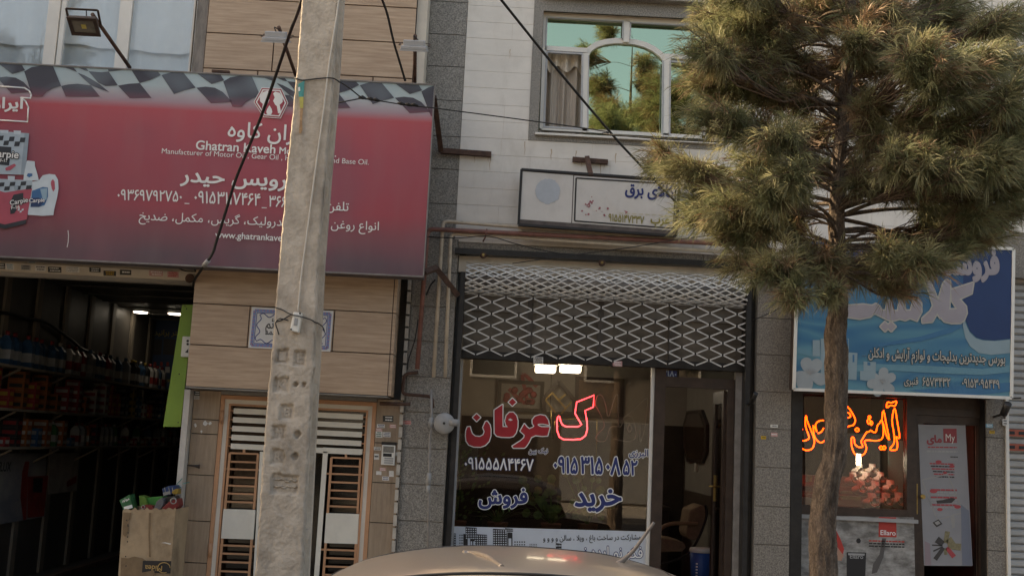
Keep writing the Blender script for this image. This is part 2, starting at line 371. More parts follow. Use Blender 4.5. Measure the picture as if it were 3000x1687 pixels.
# ---- slatted gate
gx0, gx1 = xpl1, xpr0
zgt = (zz(H(410,72))+zz(H(1570,122)))/2
mb = MB(); mb.box(gx0, gx1, YW-.01, YW+.3, zgt+.004, zb0-.014); mb.build('gate_lintel', MT['concrete_grey'], LB)
def frame(mb, x0, x1, z0, z1, wd, y0, y1, mi=0, bottom=True):
    mb.box(x0, x0+wd, y0, y1, z0, z1, mi); mb.box(x1-wd, x1, y0, y1, z0, z1, mi)
    mb.box(x0+wd, x1-wd, y0, y1, z1-wd, z1, mi)
    if bottom: mb.box(x0+wd, x1-wd, y0, y1, z0, z0+wd, mi)
sH = .3844*YW/FPX                         # metres in a pixel of that close-up
mb = MB(); frame(mb, gx0, gx1, .13, zgt, 30*sH, YW+.0, YW+.1, 0, False)
frame(mb, gx0+30*sH, gx1-30*sH, .13, zgt-30*sH, 32*sH, YW+.02, YW+.1, 1, False)
frame(mb, gx0+62*sH, gx1-62*sH, .13, zgt-62*sH, 15*sH, YW+.01, YW+.1, 0, True)
gate = mb.build('gate', [MT['orange_metal'], MT['plate_white']], LB)
MB().box(gx0+.05, gx1-.05, YW+.13, YW+.135, .13, zgt-.05).build('gate_glass', glass('smoked_glass', (.16,.13,.10), 1.0, base=.03, rough=.08), gate)
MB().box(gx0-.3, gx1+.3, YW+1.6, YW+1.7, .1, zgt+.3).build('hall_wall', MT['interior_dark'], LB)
def hb(x0,y0,x1,y1,wd,Y=YW+.03,th=.02):
    return (at(H(x0,y0),Y), at(H(x1,y1),Y), wd*sH, th)
zi0, zi1 = gx0+77*sH, gx1-77*sH
for k in range(5):                         # five broad slats across both leaves
    zc = zz(H(590,195+k*67.2), YW+.03)
    mb = MB(); mb.box(zi0+22*sH, zi1-22*sH, YW+.02, YW+.045, zc-20*sH, zc+20*sH); mb.build('slat', MT['plate_white'], gate)
    mb = MB(); mb.box(zi0, zi0+22*sH, YW+.025, YW+.04, zc-5*sH, zc+5*sH); mb.box(zi1-22*sH, zi1, YW+.025, YW+.04, zc-5*sH, zc+5*sH); mb.build('slat_link', MT['orange_metal'], gate)
def leafgrille(cols, rows_top, plate, rows_bot, ext):
    mb = MB(); (tl, tr) = cols                    # left and right rail as (x at top, y at top, x at bottom, y at bottom)
    def xat(c, y): return c[0]+(c[2]-c[0])*(y-c[1])/(c[3]-c[1])
    up_, dn_ = MB(), MB()
    for c in cols:
        up_.bar(*hb(c[0],c[1],xat(c,plate[0]),plate[0],17)); dn_.bar(*hb(xat(c,plate[1]),plate[1],xat(c,1620),1620,17))
    sl = .036
    for y in rows_top+rows_bot:
        e = 44 if y in ext else 0
        xl, xr = xat(tl,y), xat(tr,y)
        (up_ if y in rows_top else dn_).bar(*hb(xl-e, y-sl*e, xr+e, y+sl*(xr-xl+e), 13, YW+.032, .016))
    xm = (tl[0]+tr[0])/2; up_.bar(*hb(xm, rows_top[0]-26, xm, rows_top[0]+4, 16))
    up_.build('grille', MT['orange_metal'], gate); dn_.build('grille', MT['orange_metal'], gate)
    y0, y1 = plate; P = [at(H(xat(tl,y0)-12,y0-2),YW+.015), at(H(xat(tr,y0)+10,y0+6),YW+.015), at(H(xat(tr,y1)+10,y1+8),YW+.015), at(H(xat(tl,y1)-12,y1),YW+.015)]
    MB().prism(P, .03).build('kick_plate', MT['plate_white'], gate)
leafgrille(((452,510,372,1412),(667,517,600,1412)), [510,575,632,692,757,817,880], (938,1160), [1212,1274,1338,1408,1470,1530], (632,1212))
leafgrille(((1226,545,1165,1440),(1447,552,1400,1440)), [545,606,668,731,793,853,914], (970,1195), [1245,1308,1372,1436,1500,1560], (668,1245))
mb = MB(); mb.bar(*hb(1160,488,1462,502,40,YW+.028,.02)); mb.bar(*hb(1181,500,1100,1620,36,YW+.0285,.021)); mb.build('slat', MT['plate_white'], gate)
mb = MB(); mb.bar(*hb(700,500,640,1620,36,YW+.0285,.021)); mb.build('slat', MT['plate_white'], gate)
# hinges on the left post of the gate
for y in (235,1250):
    mb = MB(); p = at(H(392-(y-235)*.092,y),YW-.01); mb.tube([p+Vector((0,0,.06)),p-Vector((0,0,.06))], .018, 10); mb.build('hinge', MT['orange_metal'], gate)

# ================================================================== MIDDLE BUILDING
MBD = thing('stone_building', 'middle building of white stone courses and grey granite with an estate agency', 'building', (xx(W(1500,1449)), YW+2, .12))
xg1 = (xx(I_(357,0))+xx(I_(282,1320)))/2          # right side of the upper granite pillar
ZT = 7.6
zjs = sorted([zz(I_(230,y)) for y in (12,210,405,610,828,1027,1238)]); zjs = [zjs[0]-.34*k for k in range(9,0,-1) if zjs[0]-.34*k > .3] + zjs
while zjs[-1] < ZT-.4: zjs.append(zjs[-1]+.33)
zlow = zz(J(325,215))                             # underside of the white stone
mb = MB(); xsl = (xx(K(150,100))+xx(W(1112,1449)))/2           # left jamb of the shop
pil_hi = [z for z in zjs if z > zlow-.2]
slabs(mb, xg0, xg1, [z for z in pil_hi]+[ZT], YW, YW+.03, .007)
slabs(mb, xpr1+.002, xsl, [.125]+[z for z in zjs if z < zlow-.3]+[pil_hi[0]], YW+.001, YW+.03, .007)
mb.build('granite_pillar', MT['granite'], MBD)
MB().box(xpr1+.003, xsl-.002, YW+.026, YW+.28, .12, pil_hi[0]).build('pillar_joint', MT['pale_joint'], MBD)
MB().box(xg0+.001, xg1, YW+.026, YW+.3, pil_hi[0], ZT).build('pillar_joint', MT['pale_joint'], MBD)
MB().box(xb1-.2, xg1-.01, YW+.32, YW+.5, .12, ZT_).build('party_wall', MT['concrete_grey'], LB)
# window opening (close-up I)
Yo = YW
wx0 = (xx(I_(808,60))+xx(I_(785,790)))/2; wx1 = xx(I_(1845,850)); wz1 = zz(I_(1190,88)); wz0 = zz(I_(1300,838))
sx0 = (xx(I_(752,0))+xx(I_(725,850)))/2; sx1 = xx(I_(1890,880)); sz0 = zz(I_(1300,880)); 
courses = []
zc = zlow
step = (zz(I_(540,40))-zz(I_(480,1040)))/10.0
zc0 = zz(I_(400,935)); k0 = int((zc0-zlow)/step)
courses = [zlow]+[zc0-step*k for k in range(k0,0,-1)]+[zc0+step*k for k in range(0,40) if zc0+step*k < ZT]+[ZT]
if courses[1]-courses[0] < .03: courses.pop(1)
mb = MB(); rr = random.Random(3)
xR = 4.2                                           # party line with the building on the right
def cutrow(a, b):
    c = a+rr.uniform(.2,.9); out = []
    while c < b-.2: out.append(c); c += rr.uniform(.75,.95)
    return out
for za, zb in zip(courses, courses[1:]):
    spans = [(xg1, xR)]
    if zb > sz0+.01: spans = [(xg1, sx0), (sx1, xR)]
    for a, b in spans:
        cs = [a]+cutrow(a,b)+[b]
        if zb > sz0+.01 and za < sz0-.01:
            slabs(mb, a, b, [za, zb], YW+.002, YW+.03, .005)
        else:
            for c, d in zip(cs, cs[1:]): mb.box(c+.0008, d-.0008, YW+.002+rr.uniform(0,.0012), YW+.03, za+.0014, zb-.0014)
    if zb > sz0+.01 and za < sz0-.01: mb.box(sx0, sx1, YW+.002, YW+.03, za+.003, sz0-.003)
mb.build('white_stone_wall', MT['white_stone'], MBD)
mb = MB(); mb.box(xg1, wx0, YW+.009, YW+.3, zlow, ZT); mb.box(wx1, xR, YW+.009, YW+.3, zlow, ZT); mb.box(wx0, wx1, YW+.009, YW+.3, zlow, wz0); mb.box(wx0, wx1, YW+.009, YW+.3, wz1, ZT)
mb.build('stone_joint', MT['rust_joint'], MBD)
mb = MB(); mb.box(sx0, wx0, YW-.006, YW+.03, sz0, ZT-.9); mb.box(wx1, sx1, YW-.006, YW+.03, sz0, ZT-.9); mb.box(wx0, wx1, YW-.006, YW+.03, sz0, wz0-.02); mb.box(wx0, wx1, YW-.006, YW+.03, wz1, ZT-.9)
mb.box(wx0-.02, wx1+.02, YW-.10, YW-.006, wz1+.14, wz1+.20)
mb.build('granite_surround', MT['granite'], MBD)
rsn = random.Random(31)
for k, (x,y,l,wd) in enumerate(((490,945,95,7),(478,945,40,5),(1160,986,75,8),(1045,985,30,5),(395,940,55,5),(1180,990,40,4),(860,905,70,9),(1010,915,50,7),(1250,930,65,8),(610,300,60,5),(700,860,90,6))):
    c = at(I_(x,y),YW+.0008); h_ = l*.4831*YW/FPX; w_ = wd*.4831*YW/FPX/2; P = [c+Vector((s*w_*(1-t*.75)+.004*math.sin(t*7+k),0,-h_*t)) for s, ts in ((-1,(0,.3,.6,1)),(1,(1,.6,.3,0))) for t in ts]
    MB().prism(P, .0006).build('rust_drip', mk('rust_drip', (.52,.40,.29), .7, .12, 40) if 'rust_drip' not in MT else MT['rust_drip'], MBD)
mb = MB(); mb.box(wx0-.03, wx1+.03, YW-.05, YW+.15, wz0-.02, wz0); mb.build('window_sill', MT['white_frame'], MBD)
# window itself: traced frame members
Yfr = YW+.10
wf = MB()
def fr(x0,y0,x1,y1,wd,Y=Yfr,th=.06,mbb=None): (mbb or wf).bar(at(I_(x0,y0),Y), at(I_(x1,y1),Y), wd*.4831*Y/FPX, th)
fr(828,98,1800,155,26); fr(825,85,800,785,26); fr(1800,150,1780,850,26); fr(800,783,1790,838,22)
fr(1316,130,1312,262,38); fr(822,298,1075,312,30); fr(1545,345,1795,360,30); fr(1070,330,1064,800,38); fr(1560,360,1556,825,44)
arch = [(1068,335),(1090,300),(1130,272),(1185,255),(1250,247),(1310,250),(1370,256),(1430,272),(1480,296),(1525,330),(1555,365)]
def ribbon(mb, z, P, wd, Y, th):
    q = [at(z(*p), Y) for p in P]; n = len(q); h = wd*.4831*Y/FPX/2; up, lo = [], []
    for i in range(n):
        d = (q[min(i+1,n-1)]-q[max(i-1,0)]).normalized(); nn = Vector((-d.z,0,d.x))*h; up.append(q[i]+nn); lo.append(q[i]-nn)
    b = len(mb.v); mb.v += up+lo+[p+Vector((0,th,0)) for p in up]+[p+Vector((0,th,0)) for p in lo]
    for i in range(n-1):
        mb.face([b+i,b+n+i,b+n+i+1,b+i+1]); mb.face([b+i,b+i+1,b+2*n+i+1,b+2*n+i]); mb.face([b+n+i,b+3*n+i,b+3*n+i+1,b+n+i+1])
ribbon(wf, I_, arch, 34, Yfr-.002, .062)
window = wf.build('window', MT['white_frame'], MBD)
g = MB()
fr(832,108,1292,132,7,Yfr-.02,.03,g); fr(832,108,825,285,7,Yfr-.021,.03,g); fr(1340,140,1790,165,7,Yfr-.02,.03,g); fr(1340,145,1335,240,7,Yfr-.021,.03,g); fr(1295,130,1290,238,7,Yfr-.021,.03,g)
fr(830,318,1050,330,10,Yfr-.02,.03,g); fr(832,320,815,775,12,Yfr-.021,.03,g); fr(1048,330,1040,785,10,Yfr-.021,.03,g); fr(815,772,1040,785,12,Yfr-.02,.03,g)
fr(1580,375,1790,390,10,Yfr-.02,.03,g); fr(1580,375,1575,825,10,Yfr-.021,.03,g); fr(1535,370,1530,820,8,Yfr-.021,.03,g); fr(1085,340,1080,800,8,Yfr-.021,.03,g)
g.build('sash', MT['grey_frame'], window)
pg = glass('teal_mirror_glass', (.22,.36,.33), 1.0, base=.62, rcol=(.58,.72,.50))
px0, px1 = at(I_(815,400),Yfr+.03).x, at(I_(1790,500),Yfr+.03).x
zsp = at(I_(1300,320),Yfr+.03).z
xm1 = at(I_(1062,560),Yfr+.03).x
mb = MB(); mb.box(px0, px1, Yfr+.035, Yfr+.04, zsp+.01, wz1+.02); mb.box(xm1, px1, Yfr+.035, Yfr+.04, wz0-.02, zsp+.01); mb.build('pane', pg, window)
mb = MB(); nx = 90; a0 = at(I_(800,500),Yfr+.15).x; a1 = at(I_(1080,500),Yfr+.15).x
zc1 = at(I_(930,322),Yfr).z+.08; zc0_ = wz0-.05; zval = at(I_(930,425),Yfr+.1).z
for i in range(nx):
    xa_, xb_ = a0+(a1-a0)*i/nx, a0+(a1-a0)*(i+1)/nx
    f1 = lambda x: Yfr+.14+.028*math.sin(x*52)+.012*math.sin(x*97); f2 = lambda x: Yfr+.09+.03*math.sin(x*60+1)
    mb.add([(xa_,f1(xa_),zc0_),(xb_,f1(xb_),zc0_),(xb_,f1(xb_),zc1),(xa_,f1(xa_),zc1)], [(0,1,2,3)], 0, True)
    zv = zval + .035*math.sin(xa_*40); zw = zval+.035*math.sin(xb_*40)
    mb.add([(xa_,f2(xa_),zv),(xb_,f2(xb_),zw),(xb_,f2(xb_),zc1),(xa_,f2(xa_),zc1)], [(0,1,2,3)], 1, True)
mb.build('curtain', [mk('curtain_lace', (.42,.35,.29), .9, .0, 5, (18,1,.6), col2=(.60,.52,.44)), mk('curtain_valance', (.68,.60,.51), .9, .12, 12)], window)
MB().box(wx0-.05, wx1+.05, Yfr+.45, Yfr+.5, wz0-.1, wz1+.1).build('room_wall', mk('room_teal', (.18,.26,.26), .8), window)
# granite band above the shop, shop jambs
zs1 = (zz(J(325,283))+zz(J(2480,395)))/2                      # underside of the band
xs1 = (xx(J(2490,500))+xx(W(1898,1449)))/2
xp1 = (xx(M_(945,100))+xx(M_(950,1300)))/2                    # right side of the right granite pillar
mb = MB(); slabs(mb, xsl, xs1, [zs1, zlow-.003], YW-.004, YW+.03, .006, lambda r: [xsl+.8*k for k in range(1,4)])
mb.build('granite_band', MT['granite_warm'], MBD)
MB().box(xsl, xs1, YW+.026, YW+.3, zs1+.001, zlow).build('band_core', MT['concrete_grey'], MBD)
zjr = sorted([zz(M_(830,y)) for y in (222,470,725,985,1240)]); dj = zjr[1]-zjr[0]
zjr = [zjr[0]-dj*k for k in (4,3,2,1) if zjr[0]-dj*k > .25]+zjr
while zjr[-1] < zlow-.5: zjr.append(zjr[-1]+dj)
mb = MB(); slabs(mb, xs1+.002, xp1, [.125]+zjr+[zlow-.003], YW-.003, YW+.03, .006); mb.build('granite_pillar', MT['granite_warm'], MBD)
MB().box(xs1+.004, xp1-.002, YW+.026, YW+.25, .12, zlow-.003).build('pillar_joint', MT['pale_joint'], MBD)

# ================================================================== RIGHT BUILDING
RB = thing('cosmetics_building', 'right shop building with dark aluminium front under blue sign', 'building', (xx(W(2300,1449)), YW+2, .12))
zr0 = zz(W(2540,585))
mb = MB(); slabs(mb, xR+.003, 8.5, [zr0+.22*k for k in range(0,16)], YW-.002, YW+.03, .006); mb.build('white_stone_wall', MT['white_stone'], RB)
MB().box(xR+.003, 8.5, YW+.028, YW+.3, zr0, ZT).build('stone_joint', MT['rust_joint'], RB)
zr1 = zz(N(1800,120))
mb = MB(); mb.box(xp1+.004, xR-.002, YW-.04, YW+.25, zr1-.3, zlow-.004); mb.box(xR, 8.5, YW-.04, YW+.25, zr1-.3, zr0-.004); mb.build('shop_lintel', MT['granite_warm'], RB)
# granite jamb and roller-shutter zone to the far right
xq0 = (xx(O_(1620,150))+xx(O_(1710,1400)))/2; xq1 = (xx(O_(1785,250))+xx(O_(1835,1400)))/2
# ------------------------------------------------------------------ lettering: Arabic-script shaping and glyph outlines as flat raised sheets
_F = {}
for c in list(range(0xFB50,0xFC00))+list(range(0xFE80,0xFEFD)):
    d = unicodedata.decomposition(chr(c)).split()
    if len(d) == 2 and d[0] in ('<isolated>','<final>','<initial>','<medial>'): _F.setdefault(chr(int(d[1],16)), {})[d[0][1:-1]] = chr(c)
    if len(d) == 3 and d[1] == '0644' and d[0] in ('<isolated>','<final>'): _F.setdefault('LA'+chr(int(d[2],16)), {})[d[0][1:-1]] = chr(c)
def shape(s):
    # joins the letters and turns the line into left-to-right order; digits and Latin keep their order
    out = []; i = 0; n = len(s)
    jn = lambda ch: ch in _F and 'initial' in _F[ch]      # joins to the next
    hb_ = lambda ch: ch in _F and 'final' in _F[ch]
    prevj = False
    while i < n:
        ch = s[i]
        if ch in _F:
            if ch == 'ل' and i+1 < n and 'LA'+s[i+1] in _F:
                f = _F['LA'+s[i+1]]; out.append(f['final'] if prevj else f['isolated']); prevj = False; i += 2; continue
            nx = i+1 < n and hb_(s[i+1]); f = _F[ch]
            k = ('medial' if prevj and nx and jn(ch) else 'final' if prevj else 'initial' if nx and jn(ch) else 'isolated')
            out.append(f.get(k, ch)); prevj = jn(ch) and nx
        else: out.append(ch); prevj = False
        i += 1
    if not any(c in _F for c in s): return s
    return ''.join(reversed(out))
_GC = {}
def _thin(P, tol):
    # drops points of a closed outline that lie within tol of the straight line
    n = len(P)
    if n < 8: return P
    far = max(range(n), key=lambda i: (P[i]-P[0]).length)
    def rdp(Q):
        if len(Q) < 3: return Q
        a, b = Q[0], Q[-1]; e = b-a; L_ = e.length or 1e-9
        ds = [abs(e.x*(q.y-a.y)-e.y*(q.x-a.x))/L_ for q in Q[1:-1]]
        k = max(range(len(ds)), key=ds.__getitem__)
        if ds[k] < tol: return [a, b]
        return rdp(Q[:k+2])[:-1]+rdp(Q[k+1:])
    return rdp(P[:far+1])[:-1]+rdp(P[far:]+[P[0]])[:-1]
_ar = lambda P: .5*sum(P[i].x*P[(i+1)%len(P)].y-P[(i+1)%len(P)].x*P[i].y for i in range(len(P)))
def outlines(s):
    # the outlines of a line of lettering in units of the font size, outer ones counter-clockwise
    if s in _GC: return _GC[s]
    cu = bpy.data.curves.new('t', 'FONT'); cu.body = s; cu.size = 1; cu.fill_mode = 'NONE'
    ob = bpy.data.objects.new('t', cu); me = ob.to_mesh()
    nx = {}
    for e in me.edges: nx.setdefault(e.vertices[0], []).append(e.vertices[1]); nx.setdefault(e.vertices[1], []).append(e.vertices[0])
    co = [v.co.xy.copy() for v in me.vertices]; seen = set(); loops = []
    for st in range(len(co)):
        if st in seen or st not in nx: continue
        lp = [st]; seen.add(st); c = min(nx[st])
        while c is not None and c not in seen:
            lp.append(c); seen.add(c); c = next((q for q in nx[c] if q not in seen), None)
        P = []
        for q in lp:
            if not P or (co[q]-P[-1]).length > 1e-5: P.append(co[q])
        if len(P) > 2 and (P[0]-P[-1]).length < 1e-5: P.pop()
        if len(P) > 2: loops.append(_thin(P, .0025))
    ob.to_mesh_clear(); bpy.data.objects.remove(ob); bpy.data.curves.remove(cu)
    if loops and _ar(max(loops, key=lambda P: abs(_ar(P)))) < 0: loops = [P[::-1] for P in loops]
    _GC[s] = loops; return loops
def grow(P, d):
    # raw outward offset with round outer corners; the inner corners are cleaned by the winding test of fill2d
    n = len(P); out = []
    for i in range(n):
        a, b, c = P[i-1], P[i], P[(i+1)%n]
        e1 = (b-a).normalized(); e2 = (c-b).normalized()
        n1 = Vector((e1.y,-e1.x)); n2 = Vector((e2.y,-e2.x)); cr = e1.x*e2.y-e1.y*e2.x
        out.append(b+n1*d)
        if cr > .05:
            ang = math.acos(max(-1, min(1, n1.dot(n2)))); k = int(ang/.6)
            for j in range(1, k+1):
                t_ = ang*j/(k+1); out.append(b+Vector((n1.x*math.cos(t_)-n1.y*math.sin(t_), n1.x*math.sin(t_)+n1.y*math.cos(t_)))*d)
        elif cr < -.05: out.append(b)
        out.append(b+n2*d)
    return out
from mathutils.geometry import delaunay_2d_cdt
def fill2d(loops):
    # triangles of everything the outlines wind round (overlaps merge)
    V, Ed = [], []
    for P in loops:
        b = len(V); n = len(P); V += P; Ed += [(b+i, b+(i+1)%n) for i in range(n)]
    if len(V) < 3: return [], []
    r = delaunay_2d_cdt(V, Ed, [], 0, 1e-6)
    ov, of = r[0], r[2]
    a = np.array([[V[i].x, V[i].y] for i, j in Ed]); b = np.array([[V[j].x, V[j].y] for i, j in Ed])
    vv = np.array([[v.x, v.y] for v in ov]); keep = []
    for f in of:
        c = vv[list(f)].mean(0)
        up = (a[:,1] <= c[1]) & (b[:,1] > c[1]); dn = (a[:,1] > c[1]) & (b[:,1] <= c[1])
        cr = (b[:,0]-a[:,0])*(c[1]-a[:,1])-(c[0]-a[:,0])*(b[:,1]-a[:,1])
        if (up & (cr > 0)).sum()-(dn & (cr < 0)).sum() > 0: keep.append(list(f))
    return ov, keep
def letter_sheet(mb, loops, f, d=0., lift=0., mi=0):
    ls = [grow(P, d) for P in loops] if d else loops
    ov, fs = fill2d(ls); b = len(mb.v)
    for p in ov: mb.v.append(f(p.x, p.y, lift))
    for t in fs:
        A_, B_, C2 = (ov[i] for i in t[:3])
        cr = (B_.x-A_.x)*(C2.y-A_.y)-(C2.x-A_.x)*(B_.y-A_.y)
        mb.face([b+i for i in (t if cr > 0 else t[::-1])], mi)
def plane_map(z, p0, p1, Y, u0, u1, vs=1.):
    # maps text units to the upright plane at depth Y so that the line u0..u1 lies between the two surveyed points
    a, b = at(z(*p0), Y), at(z(*p1), Y); ex = (b-a)/(u1-u0); L_ = ex.length
    ey = Vector((-ex.z, 0, ex.x)).normalized()*L_*vs; ey.y = 0
    return lambda u, v, l: a + ex*(u-u0) + ey*v + Vector((0,-l,0))
def text(s, z, p0, p1, Y, mats, parent, name='lettering', vs=1., bold=0., halo=0., lift=.0, label=None, halo2=0.):
    # mats: [ink], [ink, rim] or [ink, rim, outer rim]; bold, halo in units of the font size
    po = outlines(shape(s)); us = [p.x for o in po for p in o]
    f = plane_map(z, p0, p1, Y, min(us), max(us), vs)
    mb = MB()
    if halo2: letter_sheet(mb, po, f, halo2, lift, 2); lift += .0016
    if halo: letter_sheet(mb, po, f, halo, lift, 1); lift += .0016
    letter_sheet(mb, po, f, bold, lift, 0)
    return mb.build(name, [MT[m] if isinstance(m, str) else m for m in mats], parent, label)
def traced(polys, z, Y, mats, parent, name='lettering', halo_px=0, lift=0., label=None):
    # letters drawn by hand from the close-up; polys: list of (outline, [holes])
    mb = MB(); P2 = []
    for o, hs in polys:
        for k, l in enumerate([o]+hs):
            r = [Vector((p.x, p.z)) for p in (at(z(*q), Y) for q in l)]
            P2.append(r if (_ar(r) > 0) == (k == 0) else r[::-1])
    f = lambda u, v, l: Vector((u, Y-l, v))
    if halo_px:
        s_ = (at(z(1,0),Y)-at(z(0,0),Y)).length; letter_sheet(mb, P2, f, halo_px*s_, lift, 1); lift += .0016
    letter_sheet(mb, P2, f, 0, lift, 0)
    return mb.build(name, [MT[m] if isinstance(m, str) else m for m in mats], parent, label)
def quad_panel(mb, z, Y, P, th, mi=0): mb.prism([at(z(*p), Y) for p in P], th, mi); return mb
# ================================================================== THE RED OIL SIGN
YS = 10.02
tr = at(C_(1742,650),YS); br = at(D(2415,1310),YS); tl0 = at(A(0,483),YS); bl0 = at(B(0,1318),YS)
xsr = (tr.x+br.x)/2
def lin(z1, p1, z2, p2):
    a, b = at(z1(*p1),YS), at(z2(*p2),YS); return lambda x: a.z+(b.z-a.z)*(x-a.x)/(b.x-a.x)
topz = lin(A,(0,483),C_,(1742,650)); botz = lin(B,(0,1318),D,(2415,1310))
xsl_ = -6.6
RS = thing('shop_sign', 'long red motor oil sign with checkered flag band and white lettering on left building', 'sign', ((xsl_+xsr)/2, YS+.1, botz(0)))
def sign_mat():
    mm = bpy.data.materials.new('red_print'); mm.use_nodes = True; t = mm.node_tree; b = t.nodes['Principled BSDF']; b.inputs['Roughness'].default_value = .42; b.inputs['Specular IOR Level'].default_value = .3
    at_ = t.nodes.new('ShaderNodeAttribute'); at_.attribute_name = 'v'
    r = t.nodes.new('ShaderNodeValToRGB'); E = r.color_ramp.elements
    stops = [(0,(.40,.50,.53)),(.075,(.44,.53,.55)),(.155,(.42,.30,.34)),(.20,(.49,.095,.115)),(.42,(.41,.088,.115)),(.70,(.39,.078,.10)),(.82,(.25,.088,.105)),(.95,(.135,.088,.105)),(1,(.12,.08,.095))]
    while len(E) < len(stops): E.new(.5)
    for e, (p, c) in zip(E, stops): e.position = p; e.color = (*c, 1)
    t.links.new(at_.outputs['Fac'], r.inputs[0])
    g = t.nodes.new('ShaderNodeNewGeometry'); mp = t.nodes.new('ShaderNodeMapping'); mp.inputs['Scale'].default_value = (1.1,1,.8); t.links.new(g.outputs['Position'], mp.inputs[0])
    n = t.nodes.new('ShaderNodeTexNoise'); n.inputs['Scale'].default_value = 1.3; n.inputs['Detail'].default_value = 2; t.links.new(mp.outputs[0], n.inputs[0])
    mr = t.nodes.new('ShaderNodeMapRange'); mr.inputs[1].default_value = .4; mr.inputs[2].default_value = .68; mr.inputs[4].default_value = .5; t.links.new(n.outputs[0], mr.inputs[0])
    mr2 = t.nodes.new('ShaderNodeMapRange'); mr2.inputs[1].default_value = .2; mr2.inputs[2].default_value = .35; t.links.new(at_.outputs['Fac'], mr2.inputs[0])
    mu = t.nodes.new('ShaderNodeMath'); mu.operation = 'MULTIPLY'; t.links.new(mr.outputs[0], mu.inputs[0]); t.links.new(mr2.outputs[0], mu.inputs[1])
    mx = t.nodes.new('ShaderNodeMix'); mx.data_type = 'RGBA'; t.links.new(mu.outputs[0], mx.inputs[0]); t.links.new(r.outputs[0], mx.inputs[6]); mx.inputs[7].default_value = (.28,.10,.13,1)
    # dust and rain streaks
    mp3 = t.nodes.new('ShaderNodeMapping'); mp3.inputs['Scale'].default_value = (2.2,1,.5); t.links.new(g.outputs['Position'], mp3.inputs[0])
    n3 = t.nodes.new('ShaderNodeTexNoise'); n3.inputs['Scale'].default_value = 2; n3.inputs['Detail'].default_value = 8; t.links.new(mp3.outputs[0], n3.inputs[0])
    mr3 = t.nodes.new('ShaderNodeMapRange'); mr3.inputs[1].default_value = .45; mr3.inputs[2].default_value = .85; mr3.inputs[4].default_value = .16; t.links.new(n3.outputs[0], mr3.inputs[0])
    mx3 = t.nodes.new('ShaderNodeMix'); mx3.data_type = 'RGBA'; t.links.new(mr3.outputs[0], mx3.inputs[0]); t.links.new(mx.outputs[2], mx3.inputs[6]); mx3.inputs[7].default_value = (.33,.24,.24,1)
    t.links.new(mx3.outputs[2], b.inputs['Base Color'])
    # woven banner ribs
    wv = t.nodes.new('ShaderNodeTexWave'); wv.bands_direction = 'Z'; wv.inputs['Scale'].default_value = 42; t.links.new(g.outputs['Position'], wv.inputs[0])
    bp = t.nodes.new('ShaderNodeBump'); bp.inputs['Strength'].default_value = .12; bp.inputs['Distance'].default_value = .004; t.links.new(wv.outputs['Fac'], bp.inputs['Height']); t.links.new(bp.outputs[0], b.inputs['Normal'])
    return mm
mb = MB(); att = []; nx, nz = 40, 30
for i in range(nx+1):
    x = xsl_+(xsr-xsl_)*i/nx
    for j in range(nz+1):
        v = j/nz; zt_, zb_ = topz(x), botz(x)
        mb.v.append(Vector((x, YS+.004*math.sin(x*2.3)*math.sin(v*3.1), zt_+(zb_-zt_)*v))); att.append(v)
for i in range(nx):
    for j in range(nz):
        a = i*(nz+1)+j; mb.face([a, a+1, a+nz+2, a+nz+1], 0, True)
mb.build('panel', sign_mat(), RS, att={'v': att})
mb = MB(); mb.prism([Vector((xsl_,YS+.012,topz(xsl_)-.004)),Vector((xsl_,YS+.012,botz(xsl_)+.004)),Vector((xsr-.004,YS+.012,botz(xsr)+.004)),Vector((xsr-.004,YS+.012,topz(xsr)-.004))], .30)
mb.build('sign_box', mk('sign_box_grey', (.11,.095,.10), .6, .2, 8), RS)
mb = MB(); e = .012
mb.bar((xsl_,YS,topz(xsl_)+e/2),(xsr+.01,YS,topz(xsr+.01)+e/2),e,.02); mb.bar((xsr+.006,YS,topz(xsr)+.01),(xsr+.006,YS,botz(xsr)-.01),e,.02)
mb.bar((xsl_,YS,botz(xsl_)-e/2),(xsr+.01,YS,botz(xsr)-e/2),e*1.2,.02); mb.build('edge_trim', mk('trim_pale', (.22,.20,.19), .4, .2, 10), RS)
